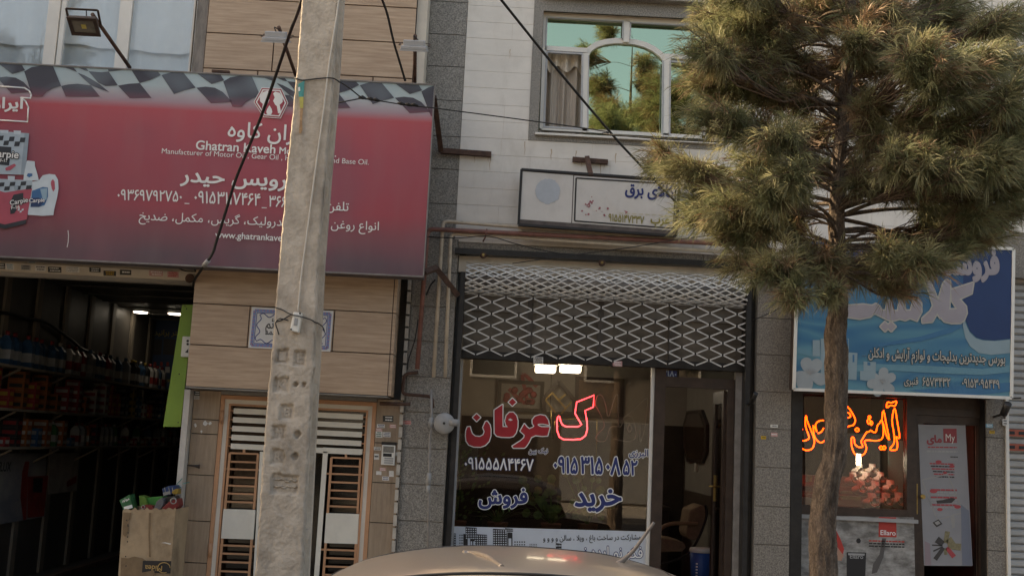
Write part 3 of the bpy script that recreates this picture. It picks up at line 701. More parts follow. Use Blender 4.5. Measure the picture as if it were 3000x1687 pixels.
# checkered flag cells, one period traced and repeated
def cell_mat():
    mm = bpy.data.materials.new('flag_print'); mm.use_nodes = True; t = mm.node_tree; b = t.nodes['Principled BSDF']; b.inputs['Roughness'].default_value = .45
    at_ = t.nodes.new('ShaderNodeAttribute'); at_.attribute_name = 'v'; r = t.nodes.new('ShaderNodeValToRGB'); E = r.color_ramp.elements
    stops = [(0,(.045,.045,.06)),(.11,(.06,.055,.075)),(.155,(.16,.06,.085)),(.20,(.49,.095,.115))]
    while len(E) < len(stops): E.new(.5)
    for e_, (p, c) in zip(E, stops): e_.position = p; e_.color = (*c, 1)
    t.links.new(at_.outputs['Fac'], r.inputs[0])
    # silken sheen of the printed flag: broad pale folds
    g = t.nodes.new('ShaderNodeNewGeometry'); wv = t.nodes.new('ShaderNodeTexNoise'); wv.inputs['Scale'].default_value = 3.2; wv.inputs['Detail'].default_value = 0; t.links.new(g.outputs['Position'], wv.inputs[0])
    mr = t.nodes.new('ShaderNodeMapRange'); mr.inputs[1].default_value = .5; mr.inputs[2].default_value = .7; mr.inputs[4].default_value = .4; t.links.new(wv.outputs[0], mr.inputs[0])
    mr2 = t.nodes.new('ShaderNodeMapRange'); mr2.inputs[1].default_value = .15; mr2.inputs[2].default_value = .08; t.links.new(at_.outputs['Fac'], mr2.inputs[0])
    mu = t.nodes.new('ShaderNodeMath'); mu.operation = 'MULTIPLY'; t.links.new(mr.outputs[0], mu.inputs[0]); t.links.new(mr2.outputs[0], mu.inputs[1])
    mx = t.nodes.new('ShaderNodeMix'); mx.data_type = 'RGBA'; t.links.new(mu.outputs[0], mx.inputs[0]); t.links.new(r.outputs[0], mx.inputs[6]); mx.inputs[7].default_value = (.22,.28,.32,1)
    t.links.new(mx.outputs[2], b.inputs['Base Color']); return mm
cells = [[(185,545),(240,513),(310,498),(405,505),(465,655),(405,672),(355,700),(322,735),(250,735),(235,695)],
 [(410,505),(530,507),(560,516),(585,548),(500,516)],[(600,513),(655,516),(672,542),(640,536)],
 [(590,555),(640,573),(690,600),(755,640),(830,702),(690,650),(640,605)],[(672,543),(770,551),(825,545),(895,650),(800,655),(745,630)],
 [(820,522),(930,527),(825,545)],[(1000,530),(1200,537),(1220,572),(1140,610),(1060,633)],
 [(465,655),(520,643),(590,638),(690,650),(760,735),(500,735)],[(895,652),(980,638),(1060,633),(1150,745),(985,748)],
 [(1225,572),(1300,543),(1395,545),(1485,668),(1400,688),(1320,716)],[(1490,668),(1560,660),(1630,668),(1690,700),(1760,775),(1600,785)],[(1500,548),(1675,562),(1700,612),(1605,640)]]
mb = MB(); att = []
sA = (at(A(1,500),YS)-at(A(0,500),YS)).length
a0 = at(A(185,545),YS); per = 1519*sA
cells3 = []
for k in range(-2, 3):
    for c in cells:
        P = []
        for x, y in c:
            x0 = at(A(x,y),YS).x; dz = topz(x0)-at(A(x,y),YS).z
            X = x0+k*per; P.append(Vector((X, YS-.0045, topz(X)-max(dz,.004))))
        # clip at the ends of the sign
        P = [Vector((min(max(p.x, xsl_), xsr-.002), p.y, p.z)) for p in P]
        if max(p.x for p in P)-min(p.x for p in P) > .03: cells3.append(P)
for P in cells3:
    # subdivide downwards so that the fade follows the printed gradient
    n0 = len(mb.v); Pc = Vector((0,0,0))
    for p in P: Pc += p
    Pc /= len(P)
    nP = []
    for i in range(len(P)):
        a, b = P[i], P[(i+1)%len(P)]
        for q in range(3): nP.append(a.lerp(b, q/3))
    mb.prism(nP, 0)
    att += [(topz(v.x)-v.z)/(topz(v.x)-botz(v.x)) for v in mb.v[n0:]]
mb.build('checkered_band', cell_mat(), RS, att={'v': att})
YT = YS-.009
text('قطران کاوه', D, (945,257), (1640,300), YT, ['ink_white'], RS, bold=.012, vs=1.0)
text('Ghatran Kaveh', D, (705,355), (1302,387), YT, ['ink_white'], RS, bold=.018)
text('Motor Oil Co.', D, (1335,388), (1762,411), YT, ['ink_white'], RS, bold=.015)
text('Manufacturer of Motor Oil , Gear Oil , Hydraulic Oil and Base Oil.', D, (447,386), (2010,472), YT, ['ink_white'], RS)
text('سرویس حیدر', D, (590,597), (1530,645), YT, ['ink_white'], RS, bold=.022, vs=.85)
text('۰۹۳۶۹۷۹۲۷۵۰', D, (112,735), (597,750), YT, ['ink_white'], RS, bold=.012, vs=1.25)
text('۰۹۱۵۳۱۱۷۴۶۴', D, (692,757), (1188,780), YT, ['ink_white'], RS, bold=.012, vs=1.25)
text('۳۶۶', D, (1255,785), (1385,792), YT, ['ink_white'], RS, bold=.012, vs=1.25)
text('تلفن', D, (1690,812), (1857,820), YT, ['ink_white'], RS, bold=.008, vs=1.0)
mb = MB()
for x0, x1, y in ((620,656,763),(1202,1240,795)): mb.bar(at(D(x0,y),YT), at(D(x1,y+1.5),YT), .008, .001)
mb.build('dash', MT['ink_white'], RS)
text('انواع روغن موتور، هیدرولیک، گریس، مکمل، ضدیخ', D, (275,885), (2085,965), YT, ['ink_white'], RS, bold=.004, vs=1.0)
text('www.ghatrankaveh.com', D, (850,1020), (1525,1056), YT, ['ink_white'], RS, bold=.014)
# emblem
hexo = [(370,775),(430,665),(582,671),(633,782),(575,900),(445,890)]
cx_, cy_ = 502, 781
def hx(k): return [(cx_+(x-cx_)*k, cy_+(y-cy_)*k) for x, y in hexo]
mb = MB(); mb.prism([at(C_(*p),YT) for p in hexo], 0)
mb.prism([at(C_(*p),YT-.0015) for p in hx(.955)], 0, 1); mb.prism([at(C_(*p),YT-.003) for p in hx(.88)], 0, 0); mb.prism([at(C_(*p),YT-.0045) for p in hx(.80)], 0, 1)
mb.build('emblem', [MT['ink_white'], mk('emblem_red', (.36,.05,.07), .45)], RS)
eleph = [(418,735),(440,700),(475,690),(490,705),(478,735),(490,760),(475,790),(462,800),(452,855),(430,850),(440,790),(418,770)]
mb = MB(); mb.prism([at(C_(*p),YT-.006) for p in eleph], 0); mb.prism([at(C_(2*cx_+4-x,y+6),YT-.006) for x, y in eleph], 0)
drop = [(490,800),(508,830),(512,852),(502,870),(488,874),(473,868),(466,850),(472,830)]
mb.prism([at(C_(*p),YT-.006) for p in drop], 0); mb.build('emblem_figure', MT['ink_white'], RS)
# framed word at the left end
mb = MB(); fp = [(-260,650),(0,655),(185,668),(222,690),(236,720),(230,745),(158,742),(195,770),(215,815),(208,925),(0,912),(-260,900)]
P = pts(A, YT, *fp)
for a, b in zip(P, P[1:]): mb.tube([a, b], 6*sA, 6)
for v in mb.v: v.y = YT+(v.y-YT)*.12
for p in P: mb.lathe(p-Vector((0,.0012,0)), [(6*sA,0),(6*sA,.001)], 10, 'y')
mb.build('logo_frame', MT['ink_white'], RS)
text('ایران', A, (-90,818), (168,824), YT, ['ink_white'], RS, bold=.03, vs=.8)
# printed containers (flat artwork on the banner)
art = {}
def prn(k, c): art[k] = art.get(k) or mk('print_'+k, c, .45, .06, 8)
prn('silver',(.42,.50,.56)); prn('silver2',(.30,.37,.43)); prn('ice',(.62,.70,.75)); prn('dark',(.04,.045,.055)); prn('pink',(.48,.10,.14)); prn('blue',(.05,.16,.34)); prn('navy',(.03,.06,.15)); prn('sky',(.30,.45,.55)); prn('cap',(.55,.62,.68))
mb = MB(); akeys = list(art)
def ap(k, layer, *xy): mb.prism([at(B(*p), YT-.0006-.0009*layer) for p in xy], 0, akeys.index(k))
ap('silver',0,(-200,350),(0,355),(225,372),(195,692),(-200,680)); ap('silver2',1,(190,372),(225,372),(195,692),(160,690))
ap('cap',1,(0,345),(65,348),(62,372),(2,368)); ap('cap',1,(105,350),(162,352),(158,382),(108,378))
for i in range(5):
    for j in range(2): 
        if (i+j) % 2 == 0: ap('dark',2,(-10+i*42,392+i*3+j*34),(30+i*42,389+i*4+j*34),(22+i*42,425+i*4+j*34),(-18+i*42,428+i*3+j*34))
ap('dark',2,(-20,470),(88,478),(86,520),(60,535),(75,575),(70,620),(-20,612)); ap('pink',3,(40,640),(110,605),(125,620),(80,655),(45,660))
ap('ice',2,(185,690),(205,590),(212,582),(268,588),(270,625),(290,690),(300,735),(180,735)); ap('blue',3,(205,700),(215,680),(250,682),(250,700),(225,712))
jug = [(215,1000),(225,800),(250,745),(300,735),(330,695),(380,685),(425,690),(448,730),(452,800),(440,870),(418,960),(412,1003),(330,1008)]
ap('ice',3,*jug); ap('pink',4,(395,740),(408,725),(422,745),(425,800),(412,822),(400,800),(392,760))
ap('blue',5,(248,815),(330,785),(370,790),(370,860),(345,925),(300,940),(235,940)); ap('sky',6,(310,800),(365,795),(360,880),(335,900)); ap('navy',7,(235,872),(300,868),(340,900),(305,938),(240,938))
ap('silver',4,(-60,720),(250,735),(248,800),(40,830),(-60,800)); ap('cap',5,(60,700),(115,702),(112,738),(62,735))
for i in range(6):
    for j in range(2):
        if (i+j) % 2 == 0: ap('dark',6,(-5+i*42,752+j*32-i*2),(36+i*42,750+j*32-i*2),(30+i*42,780+j*32-i*2),(-12+i*42,783+j*32-i*2))
ap('pink',5,(-60,800),(40,828),(248,795),(205,1040),(40,1075),(-60,1050)); ap('dark',6,(-60,1048),(35,1075),(205,1035),(200,1068),(40,1108),(-60,1085)); ap('dark',7,(105,845),(180,830),(180,880),(215,880),(200,910),(120,930),(130,960),(110,990),(80,995),(78,950),(90,935),(75,910)); ap('silver2',8,(108,780),(125,772),(140,785),(138,802),(122,812),(108,800))
for i in range(3):
    for j in range(2):
        if (i+j) % 2 == 0: ap('ice',8,(138+i*15,955+j*14),(153+i*15,951+j*14),(151+i*15,966+j*14),(136+i*15,969+j*14))
mb.build('printed_containers', [art[k] for k in akeys], RS)
text('Carpie', B, (-75,550), (140,565), YT-.006, ['ink_white','ink_black'], RS, bold=.02, halo=.09)
text('Carpie', B, (80,925), (218,900), YT-.009, ['ink_white','ink_black'], RS, bold=.02, halo=.09)
text('Carpie', B, (225,905), (345,900), YT-.009, ['ink_white','ink_navy'], RS, bold=.02, halo=.07)
text('F-17', B, (0,592), (58,592), YT-.006, ['ink_white'], RS, bold=.02)
text('F-16', B, (88,958), (152,950), YT-.009, ['ink_white'], RS, bold=.02)
# sticker scraps and scratches on the sign
mb = MB(); P = [at(B(x,y),YT) for x, y in ((525,1120),(529,1160),(526,1210),(518,1250))]
for a, b in zip(P, P[1:]): mb.bar(a, b, .006, .001)
mb.build('scratch', MT['ink_white'], RS)
# brackets that hold the right end
def bracket(name, P, label, group=None, wd=.05):
    mb = MB()
    for a, b in zip(P, P[1:]): mb.bar(a, b, wd, wd)
    return mb.build(name, MT['rust_metal'], label=label, cat='bracket', group=group)
p1 = at(I_(148,590),YS+.15); p2 = at(I_(190,915),YW-.04); p3 = at(I_(495,938),YW-.03)
bracket('steel_bracket', [p1, p2, p3], 'rusty angle bracket from red sign to end on white wall')
p1 = at(J(100,440),YS+.15); p2 = at(J(190,405),YW-.25); p3 = at(J(345,600),YW-.03)
bracket('steel_bracket', [p1, p2, p3], 'dark angle bracket at lower right corner of red sign beside beige pipes')
# ================================================================== THE ESTATE AGENCY SHOP (part of the middle building)
YG = 10.92                                             # shop glass
zfl = .22                                              # shop floor
xst = (xx(K(2430,120),YG)+xx(K(2405,1420),YG))/2       # white trim between window and door
xse = xs1
# steel lintel frame, jambs
mb = MB(); zt_ = zs1-.004
zrail1 = (zz(J(345,1018),YG)+zz(J(2455,1085),YG))/2; zrail0 = (zz(J(345,1070),YG)+zz(J(2455,1140),YG))/2
mb.box(xsl+.004, xse-.004, YG-.12, YG+.05, zrail0, zrail1); mb.build('transom_rail', MT['black_metal'], MBD)
mb = MB(); mb.box(xsl+.004, xsl+.075, YG-.1, YG+.06, .13, zt_); mb.build('shop_jamb', MT['black_metal'], MBD)
mb = MB(); mb.box(xse-.16, xse-.10, YG-.06, YG+.06, .13, zrail0-.004); mb.build('shop_jamb', MT['grey_pipe'], MBD)
mb = MB(); mb.box(xse-.098, xse-.004, YG-.14, YG+.06, .13, zt_); mb.build('shop_jamb', MT['black_metal'], MBD)
mb = MB(); mb.box(xsl-.03, xse+.01, YW-.06, YW-.008, zs1-.03, zs1+.025); mb.build('shop_cornice', MT['black_metal'], MBD)
mb = MB(); mb.box(xsl+.01, xse-.01, YW+.05, YW+.3, zs1-.19, zs1-.034); mb.build('roller_housing', MT['cream_paint'], MBD)
mb = MB(); mb.box(xsl+.06, xse-.02, YW+.2, YW+.34, zs1-.55, zs1-.20)
mb.build('roller_recess', mk('recess_brown', (.17,.15,.13), .7, .2, 4), MBD)
# fanlight bars behind the grille
for x in (870, 1378, 1890):
    X = at(J(x,650),YG).x; mb = MB(); mb.box(X-.028, X+.028, YG-.03, YG+.03, zrail1+.002, zs1-.3); mb.build('fanlight_bar', mk('bar_brown', (.085,.07,.058), .5, .15, 8) if 'bar_brown' not in MT else MT['bar_brown'], MBD)
MB().box(xsl+.08, xse-.1, YG+.004, YG+.008, zrail1, zs1-.3).build('fanlight_glass', mk('dusty_pane', (.13,.108,.088), .22, .35, 2.5, (1,1,2)), MBD)
# display window
shopwin = MB().box(xsl+.078, xsl+.10, YG-.02, YG+.02, .25, zrail0-.002).build('display_window', MT['grey_frame'], MBD)
shopglass = glass('shop_pane', (.76,.74,.71), .9, base=.015)
MB().box(xsl+.10, xst-.02, YG, YG+.006, .25, zrail0-.002).build('pane', shopglass, shopwin)
MB().box(xst-.02, xst+.012, YG-.03, YG+.03, .2, zrail0-.003).build('white_trim', MT['plastic_white'], shopwin)
mb = MB(); mb.box(xst+.014, xst+.12, YG-.05, YG+.05, .13, zrail0-.003); mb.build('door_post', MT['brown_alu'], MBD)
# the door opening: fanlight with number plate, frame, opened leaf
zdl = zz(M_(350,165),YG)
xd1 = xse-.165
mb = MB(); mb.box(xst+.122, xd1, YG-.04, YG+.04, zdl-.05, zdl+.05); mb.box(xd1-.07, xd1-.002, YG-.045, YG+.045, .13, zdl-.052); mb.build('door_frame', MT['brown_alu'], MBD)
MB().box(xst+.122, xd1, YG+.0, YG+.005, zdl+.052, zrail0-.004).build('door_fanlight', glass('fan2', (.6,.58,.54), 1., base=.04), MBD)
xl0 = at(M_(436,600),YG+.55).x; 
leaf = MB(); lx0, ly0 = at(M_(436,600),YG+.45).x, YG+.45; lx1, ly1 = xd1-.075, YG+.02
a = Vector((lx0,ly0,0)); b = Vector((lx1,ly1,0)); d_ = (b-a).normalized(); zt2 = zdl-.06
nrm = Vector((d_.y,-d_.x,0))
def leafbar(mb, s0, s1, z0, z1, th=.04):
    p = a+d_*s0; q = a+d_*s1; n2 = nrm*th/2
    mb.add([p+n2+Vector((0,0,z0)), q+n2+Vector((0,0,z0)), q-n2+Vector((0,0,z0)), p-n2+Vector((0,0,z0)), p+n2+Vector((0,0,z1)), q+n2+Vector((0,0,z1)), q-n2+Vector((0,0,z1)), p-n2+Vector((0,0,z1))],
           [(0,3,2,1),(4,5,6,7),(0,1,5,4),(1,2,6,5),(2,3,7,6),(3,0,4,7)])
Ld = (b-a).length
leafbar(leaf, 0, .075, .2, zt2); leafbar(leaf, Ld-.06, Ld, .2, zt2); leafbar(leaf, .076, Ld-.061, zt2-.12, zt2); leafbar(leaf, .076, Ld-.061, .2, .62, .036)
door = leaf.build('shop_door', MT['brown_alu'], MBD)
mb = MB(); leafbar(mb, .076, Ld-.061, .622, zt2-.122, .006); mb.build('door_pane', glass('door_glass', (.72,.72,.70), 1., base=.05), door)
p = at(M_(437,862),ly0-.05); mb = MB(); mb.box(p.x-.012,p.x+.012,p.y-.03,p.y-.005,p.z-.13,p.z+.13); mb.build('handle_plate', mk('brass', (.40,.28,.10), .35, .2, 9, metal=.8), door)
mb = MB(); mb.tube([p+Vector((0,-.03,.02)),p+Vector((0,-.08,.02)),p+Vector((-.07,-.085,.02))], .009, 8); mb.build('handle', MT['brass'], door)
# glass lettering
YL = YG-.004
noon = [(345,770),(372,768),(380,800),(395,845),(430,875),(485,880),(525,858),(538,820),(520,775),(548,712),(565,705),(595,745),(606,795),(604,870),(585,930),(545,972),(490,992),(415,990),(360,968),(332,925),(326,865),(330,810)]
dot1 = [(447,622),(490,662),(447,704),(405,662)]
faalef = [(740,518),(738,640),(740,768),(800,771),(778,742),(768,700),(784,640),(818,606),(860,606),(893,640),(910,700),(908,770),(890,835),(860,872),(820,882),(725,880),(675,868),(650,838),(648,700),(648,580)]
eye = [(800,688),(825,672),(856,690),(830,700)]
dot2 = [(850,448),(893,490),(850,531),(808,490)]
ain = [(1270,770),(1246,866),(1190,870),(1110,862),(1062,884),(1035,940),(1005,985),(985,1003),(862,1003),(850,985),(945,925),(983,890),(990,860),(940,815),(985,735),(1012,770),(1040,792),(1082,776),(1098,758),(1078,730),(1076,690),(1105,652),(1165,633),(1220,645),(1250,690),(1263,745),(1200,732),(1150,732),(1132,742),(1150,760),(1180,770)]
MT['vinyl_red'] = mat('vinyl_red', (.42,.022,.032), .45, .08, 9)
traced([(noon,[]),(dot1,[]),(faalef,[eye]),(dot2,[]),(ain,[])], K, YL, ['vinyl_red','ink_white'], shopwin, 'name_lettering', halo_px=11)
text('۰۹۱۵۵۵۸۴۴۶۷', K, (312,1240), (1085,1262), YL, ['ink_white','ink_navy'], shopwin, bold=.014, halo=.05, vs=1.25)
text('۰۹۱۵', K, (1315,1275), (1580,1292), YL, ['ink_navy','ink_white'], shopwin, bold=.03, halo=.075, vs=1.4)
text('۳۱۵', K, (1620,1288), (1862,1298), YL, ['ink_navy','ink_white'], shopwin, bold=.03, halo=.075, vs=1.4)
text('۰۸', K, (1908,1300), (2062,1306), YL, ['ink_navy','ink_white'], shopwin, bold=.03, halo=.075, vs=1.4)
text('۵۲', K, (2098,1303), (2252,1310), YL, ['ink_navy','ink_white'], shopwin, bold=.03, halo=.075, vs=1.4)
text('نیک بین', K, (1035,1062), (1248,1060), YL, ['ink_navy','ink_white'], shopwin, bold=.03, halo=.10, vs=1.1)
text('البرزی', K, (2165,1092), (2378,1098), YL, ['ink_navy','ink_white'], shopwin, bold=.03, halo=.10, vs=1.1)
text('فروش', L, (328,253), (702,245), YL, ['ink_navy','ink_white'], shopwin, bold=.035, halo=.075, vs=1.0)
text('خرید', L, (1078,270), (1432,255), YL, ['ink_navy','ink_white'], shopwin, bold=.035, halo=.075, vs=1.0)
mb = MB(); quad_panel(mb, L, YL, [(92,425),(92,900),(1668,900),(1668,468)], .0); mb.build('vinyl_strip', mk('vinyl_pale', (.56,.60,.66), .5, .05, 4), shopwin)
text('مشارکت در ساخت باغ ، ویلا ، سالن و و و و ...', L, (785,540), (1585,528), YL-.003, ['ink_black'], shopwin, bold=.012, vs=1.25)
text('فکر نو ایده نو', L, (1100,668), (1600,672), YL-.003, ['vinyl_pale2' if 0 else 'ink_white','ink_navy'], shopwin, bold=.012, halo=.06, vs=1.2)
mb = MB()
def tower(x0, x1, y0, y1, dark, nx, ny, side=0):
    mb.prism([at(L(*p),YL-.0024) for p in ((x0,y0),(x0,y1),(x1,y1),(x1,y0+6))], 0, 0 if dark else 1)
    if side: mb.prism([at(L(*p),YL-.0032) for p in ((x1-side,y0+6),(x1-side,y1),(x1,y1),(x1,y0+12))], 0, 0)
    w_, h_ = (x1-x0-side), (y1-y0)
    for i in range(nx):
        for j in range(ny):
            u0 = x0+w_*(i+.22)/nx; u1 = x0+w_*(i+.78)/nx; v0 = y0+8+h_*(j+.25)/ny; v1 = y0+8+h_*(j+.72)/ny
            mb.prism([at(L(*p),YL-.0042) for p in ((u0,v0),(u0,v1),(u1,v1),(u1,v0))], 0, 1 if dark else 0)
tower(85,148,476,640,1,4,9); tower(172,240,478,640,0,3,8,34); tower(222,310,432,520,1,5,5); tower(258,300,520,640,1,2,2); tower(290,390,486,640,1,6,9); tower(392,458,572,640,1,4,4)
tower(436,545,445,640,1,6,11); tower(530,592,440,470,1,4,2); tower(548,588,470,640,1,1,1); tower(598,690,530,700,0,5,8,0); tower(718,780,552,640,0,5,7); tower(872,928,592,700,0,5,6); tower(925,970,556,690,1,4,5)
mb.build('skyline_print', [MT['ink_black'], MT['vinyl_pale']], shopwin)
# stickers on the rail and number plate over the door
def sticker(z, x0, y0, x1, y1, Y, m, label, lines=3, ink='ink_black', group=None, sk=.04, name='sticker', cat='sticker', th=.002):
    mb = MB(); d = (x1-x0)*sk
    mb.prism([at(z(*p),Y-.001) for p in ((x0,y0),(x0,y1),(x1,y1+d),(x1,y0+d))], th)
    r_ = random.Random(int(x0*7+y0))
    for k in range(lines):
        yy = y0+(y1-y0)*(k+.6)/(lines+.3); a_ = x0+(x1-x0)*r_.uniform(.08,.25); b_ = x1-(x1-x0)*r_.uniform(.06,.2); h_ = (y1-y0)/(lines+1)*.28
        c_ = a_
        while c_ < b_:
            e_ = min(b_, c_+(x1-x0)*r_.uniform(.05,.2))
            q = [(c_,yy-h_+(c_-x0)*sk),(c_,yy+h_+(c_-x0)*sk),(e_,yy+h_+(e_-x0)*sk),(e_,yy-h_+(e_-x0)*sk)]
            mb.prism([at(z(*p),Y-.0022) for p in q], 0, 1); c_ = e_+(x1-x0)*.03
    return mb.build(name, [MT[m], MT[ink]], label=label, cat=cat, group=group)
sticker(J, 890,1042, 960,1092, YG-.122, 'sticker_white', 'white paper notice on the black rail under the security grille', 5)
sticker(J, 1460,1072, 1528,1110, YG-.122, 'sticker_pink', 'small red-edged white sticker on the black rail under grille', 3, 'ink_white')
mb = MB(); quad_panel(mb, M_, YG-.012, [(92,78),(92,132),(190,138),(190,82)], .004); pl = mb.build('number_plate', MT['ink_navy'], label='small blue house number plate over the agency door', cat='number plate')
text('۲۱۸۰', M_, (98,118), (184,124), YG-.0145, [mk('plate_ink', (.34,.42,.55), .5)], pl, bold=.02)
# ---- room of the agency
yr = 15.2; zc_ = zs1-.25
mb = MB(); mb.box(xsl-.2, xse+.1, YG-.1, yr, .05, zfl); mb.build('agency_floor', mk('floor_tile', (.22,.19,.16), .35, .15, 3), MBD)
mb = MB(); mb.box(xsl-.2, xse+.1, YG+.06, yr, zrail1+.35, zrail1+.42); mb.build('agency_ceiling', MT['interior_grey'], MBD)
mb = MB(); mb.box(xsl-.25, xse+.15, yr, yr+.1, .1, zrail1+.5)
mb.box(at(K(1272,600),yr).x-.004, at(K(1272,600),yr).x+.004, yr-.004, yr, .1, zrail1+.35, 1); mb.build('agency_rear_wall', [MT['interior_grey'], MT['dark_joint']], MBD)
zd_ = at(K(1500,700),yr).z; mb = MB(); mb.box(xsl-.02, xse+.1, yr-.03, yr-.006, .2, zd_); mb.build('rear_panelling', mk('panelling_dark', (.035,.027,.022), .45, .3, 5), MBD)
mb = MB(); mb.box(xsl-.1, xsl-.0, YW+.3, yr, .1, zrail1+.5); mb.build('agency_side_wall', MT['interior_grey'], MBD)
mb = MB(); xw_ = xse+.12
mb.box(xw_, xw_+.1, YG+.06, yr, .1, zrail1+.5); mb.build('agency_side_wall', MT['interior_grey'], MBD)
mb = MB(); mb.box(xw_-.012, xw_-.002, YG+.07, yr, 1.28, 1.5); mb.build('marble_dado', mk('dado_marble', (.10,.075,.06), .35, .4, 8), MBD)
# ceiling lights
for nm, (x0,x1) in (('left',(1108,1335)),('right',(1388,1618))):
    yl = 14.2; a_ = at(K(x0,115),yl); b_ = at(K(x1,125),yl); c_ = (a_+b_)/2; wd = b_.x-a_.x
    t_ = thing('ceiling_light', 'lit white tube light in agency ceiling, %s one of pair above red neon letter' % nm, 'light', (c_.x, yl, c_.z-.05), 'agency tube lights')
    MB().box(c_.x-wd/2, c_.x+wd/2, yl-.1, yl+.1, c_.z-.045, c_.z+.045).build('tube', glow('tube_glow', (1,.98,.92), 4), t_, bevel=.02)
    MB().box(c_.x-wd/2-.02, c_.x+wd/2+.02, yl-.12, yl+.12, c_.z+.048, zrail1+.349).build('fixture', MT['plastic_white'], t_)
# pictures on the rear wall
def picture(z, x0,y0,x1,y1,Y, label, fm, cm, deco=None):
    p, q = at(z(x0,y0),Y), at(z(x1,y1),Y)
    t_ = thing('picture', label, 'picture', ((p.x+q.x)/2, Y, q.z))
    mb = MB(); frame(mb, p.x, q.x, q.z, p.z, .05, Y-.04, Y); mb.build('frame', MT[fm], t_)
    MB().box(p.x+.051, q.x-.051, Y-.02, Y-.012, q.z+.051, p.z-.051).build('canvas', cm, t_)
    if deco: deco(t_, p, q)
    return t_
def floral(t_, p, q):
    r_ = random.Random(5)
    mb = MB(); b_ = [Vector((p.x+.15,0,q.z+.3)), Vector((p.x+.4,0,p.z-.3)), Vector((q.x-.3,0,q.z+.5)), Vector((q.x-.1,0,q.z+.35))]
    P = smooth_path([Vector((v.x,p.y-.024,v.z)) for v in b_], 8)
    for a_, c_ in zip(P, P[1:]): mb.bar(a_, c_, .05, .003)
    for k in range(12):
        c_ = Vector((r_.uniform(p.x+.12,q.x-.12), p.y-.026, r_.uniform(q.z+.12,p.z-.12)))
        mb.lathe(c_, [(.05,0),(.03,-.006)], 7, 'y')
    mb.build('flowers', mk('flower_red', (.25,.03,.03), .6, .3, 12), t_)
picture(K, 690,235,1195,610,yr-.02, 'grey picture with red flowers on rear wall of agency', 'interior_dark', mk('canvas_grey', (.22,.20,.18), .6, .2, 4), floral)
picture(K, 1560,200,2095,660,yr-.02, 'dark framed picture on rear wall behind the unlit neon letters', 'brown_alu', mk('canvas_dark', (.07,.055,.05), .5, .0, 3, col2=(.22,.13,.08)))
# pointed wall ornament with gilt bars
oc = at(K(1375,450), yr-.1)
t_ = thing('wall_ornament', 'dark diamond-topped lantern ornament hanging on agency rear wall', 'ornament', (oc.x, yr-.1, oc.z-.4))
mb = MB(); P = [at(K(*p), yr-.1) for p in ((1375,255),(1205,440),(1215,620),(1540,620),(1550,470))]
for a_, b_ in zip(P, P[1:]+P[:1]): mb.bar(a_, b_, .05, .05)
mb.build('frame', MT['brown_alu'], t_)
mb = MB()
for a_, b_ in (((1300,385),(1450,560)),((1225,465),(1335,610)),((1520,485),(1400,620)),((1225,460),(1300,385)),((1450,400),(1370,470))): mb.bar(at(K(*a_),yr-.14), at(K(*b_),yr-.14), .018, .018)
mb.build('gilt_bars', MT['brass'], t_)
# gilt tassels / chains
mb = MB()
for P in (((1285,580),(1290,760),(1300,900)),((1325,700),(1322,800),(1305,910)),((1805,690),(1800,900),(1790,1330)),((1390,683),(1600,680),(1800,686))):
    q = [at(K(*p),14.5) for p in P]
    mb.tube(q, .008, 6)
mb.build('gilt_cord', MT['brass'], label='gilt cord hanging in loops inside the agency', cat='cord')
# furniture mass: cabinet and desk at the rear
mb = MB(); p = at(K(1330,760),14.9); q = at(K(2420,760),14.9)
mb.box(p.x-.9, q.x+.2, 14.5, 15.1, zfl, 1.25); mb.box(p.x-.92, q.x+.22, 14.45, 15.12, 1.25, 1.29)
mb.build('cabinet', mk('cabinet_dark', (.035,.025,.02), .4, .3, 5), label='long dark wooden cabinet along rear wall of agency', cat='cabinet', bevel=.008)
# neon letter kaf (lit) and dead tubes
def neon_sign(name, label, cat, paths, z, Y, m, r, closed=True, k=3):
    ps = [[at(z(*p), Y) for p in P] for P in paths]
    mb = MB()
    for P in ps: mb.tube(P, r, 8, closed=closed)
    return mb, ps
kaf = [(1770,412),(1762,545),(1668,585),(1690,700),(1693,800),(1672,868),(1622,905),(1540,912),(1430,910),(1380,882),(1354,810),(1352,700),(1362,655),(1372,648),(1384,655),(1392,700),(1412,742),(1452,765),(1590,766),(1630,745),(1555,615),(1575,490)]
c_ = at(K(1540,912), YG+.07)
t_ = thing('neon_letter', 'lit red neon outline letter hanging behind the agency window', 'neon sign', c_)
mb, ps = neon_sign('', '', '', [kaf], K, YG+.07, None, .0065); mb.build('neon_tube', glow('neon_red', (1,.045,.07), 4), t_)
mb = MB()
for x, y in ((1752,450),(1372,760),(1690,760)): 
    p = at(K(x,y),YG+.07); mb.tube([p+Vector((0,0,0)), p+Vector((0,.06,0))], .006, 6)
mb.build('tube_clip', MT['plastic_grey'], t_)
dead = [[(1785,520),(1800,440),(1832,405),(1868,430),(1905,540),(1930,660),(1985,500),(2015,415),(2040,418),(2042,590),(2050,765),(2085,740),(2105,665)],[(1785,520),(1850,640),(1888,760),(1830,830),(1788,895),(1825,932),(1900,920),(1945,790),(1975,765),(2050,765)],[(2105,665),(2160,640),(2210,680),(2238,790),(2235,890),(2180,925),(2090,925),(1990,900)],[(2150,800),(2165,745),(2185,750),(2195,800),(2170,830),(2150,800)],[(2105,665),(2200,590),(2340,460),(2372,470),(2362,620),(2340,790),(2310,900),(2290,940),(2285,860),(2290,700)]]
p0 = at(K(2100,930),YG+.08)
t2 = thing('neon_letters', 'unlit grey neon tube lettering behind right half of agency window', 'neon sign', p0)
mb = MB()
for P in dead: mb.tube(smooth_path([at(K(*p),YG+.08) for p in P],3), .0055, 6)
mb.build('neon_tube', mk('dead_tube', (.52,.50,.47), .25, .1, 9), t2)
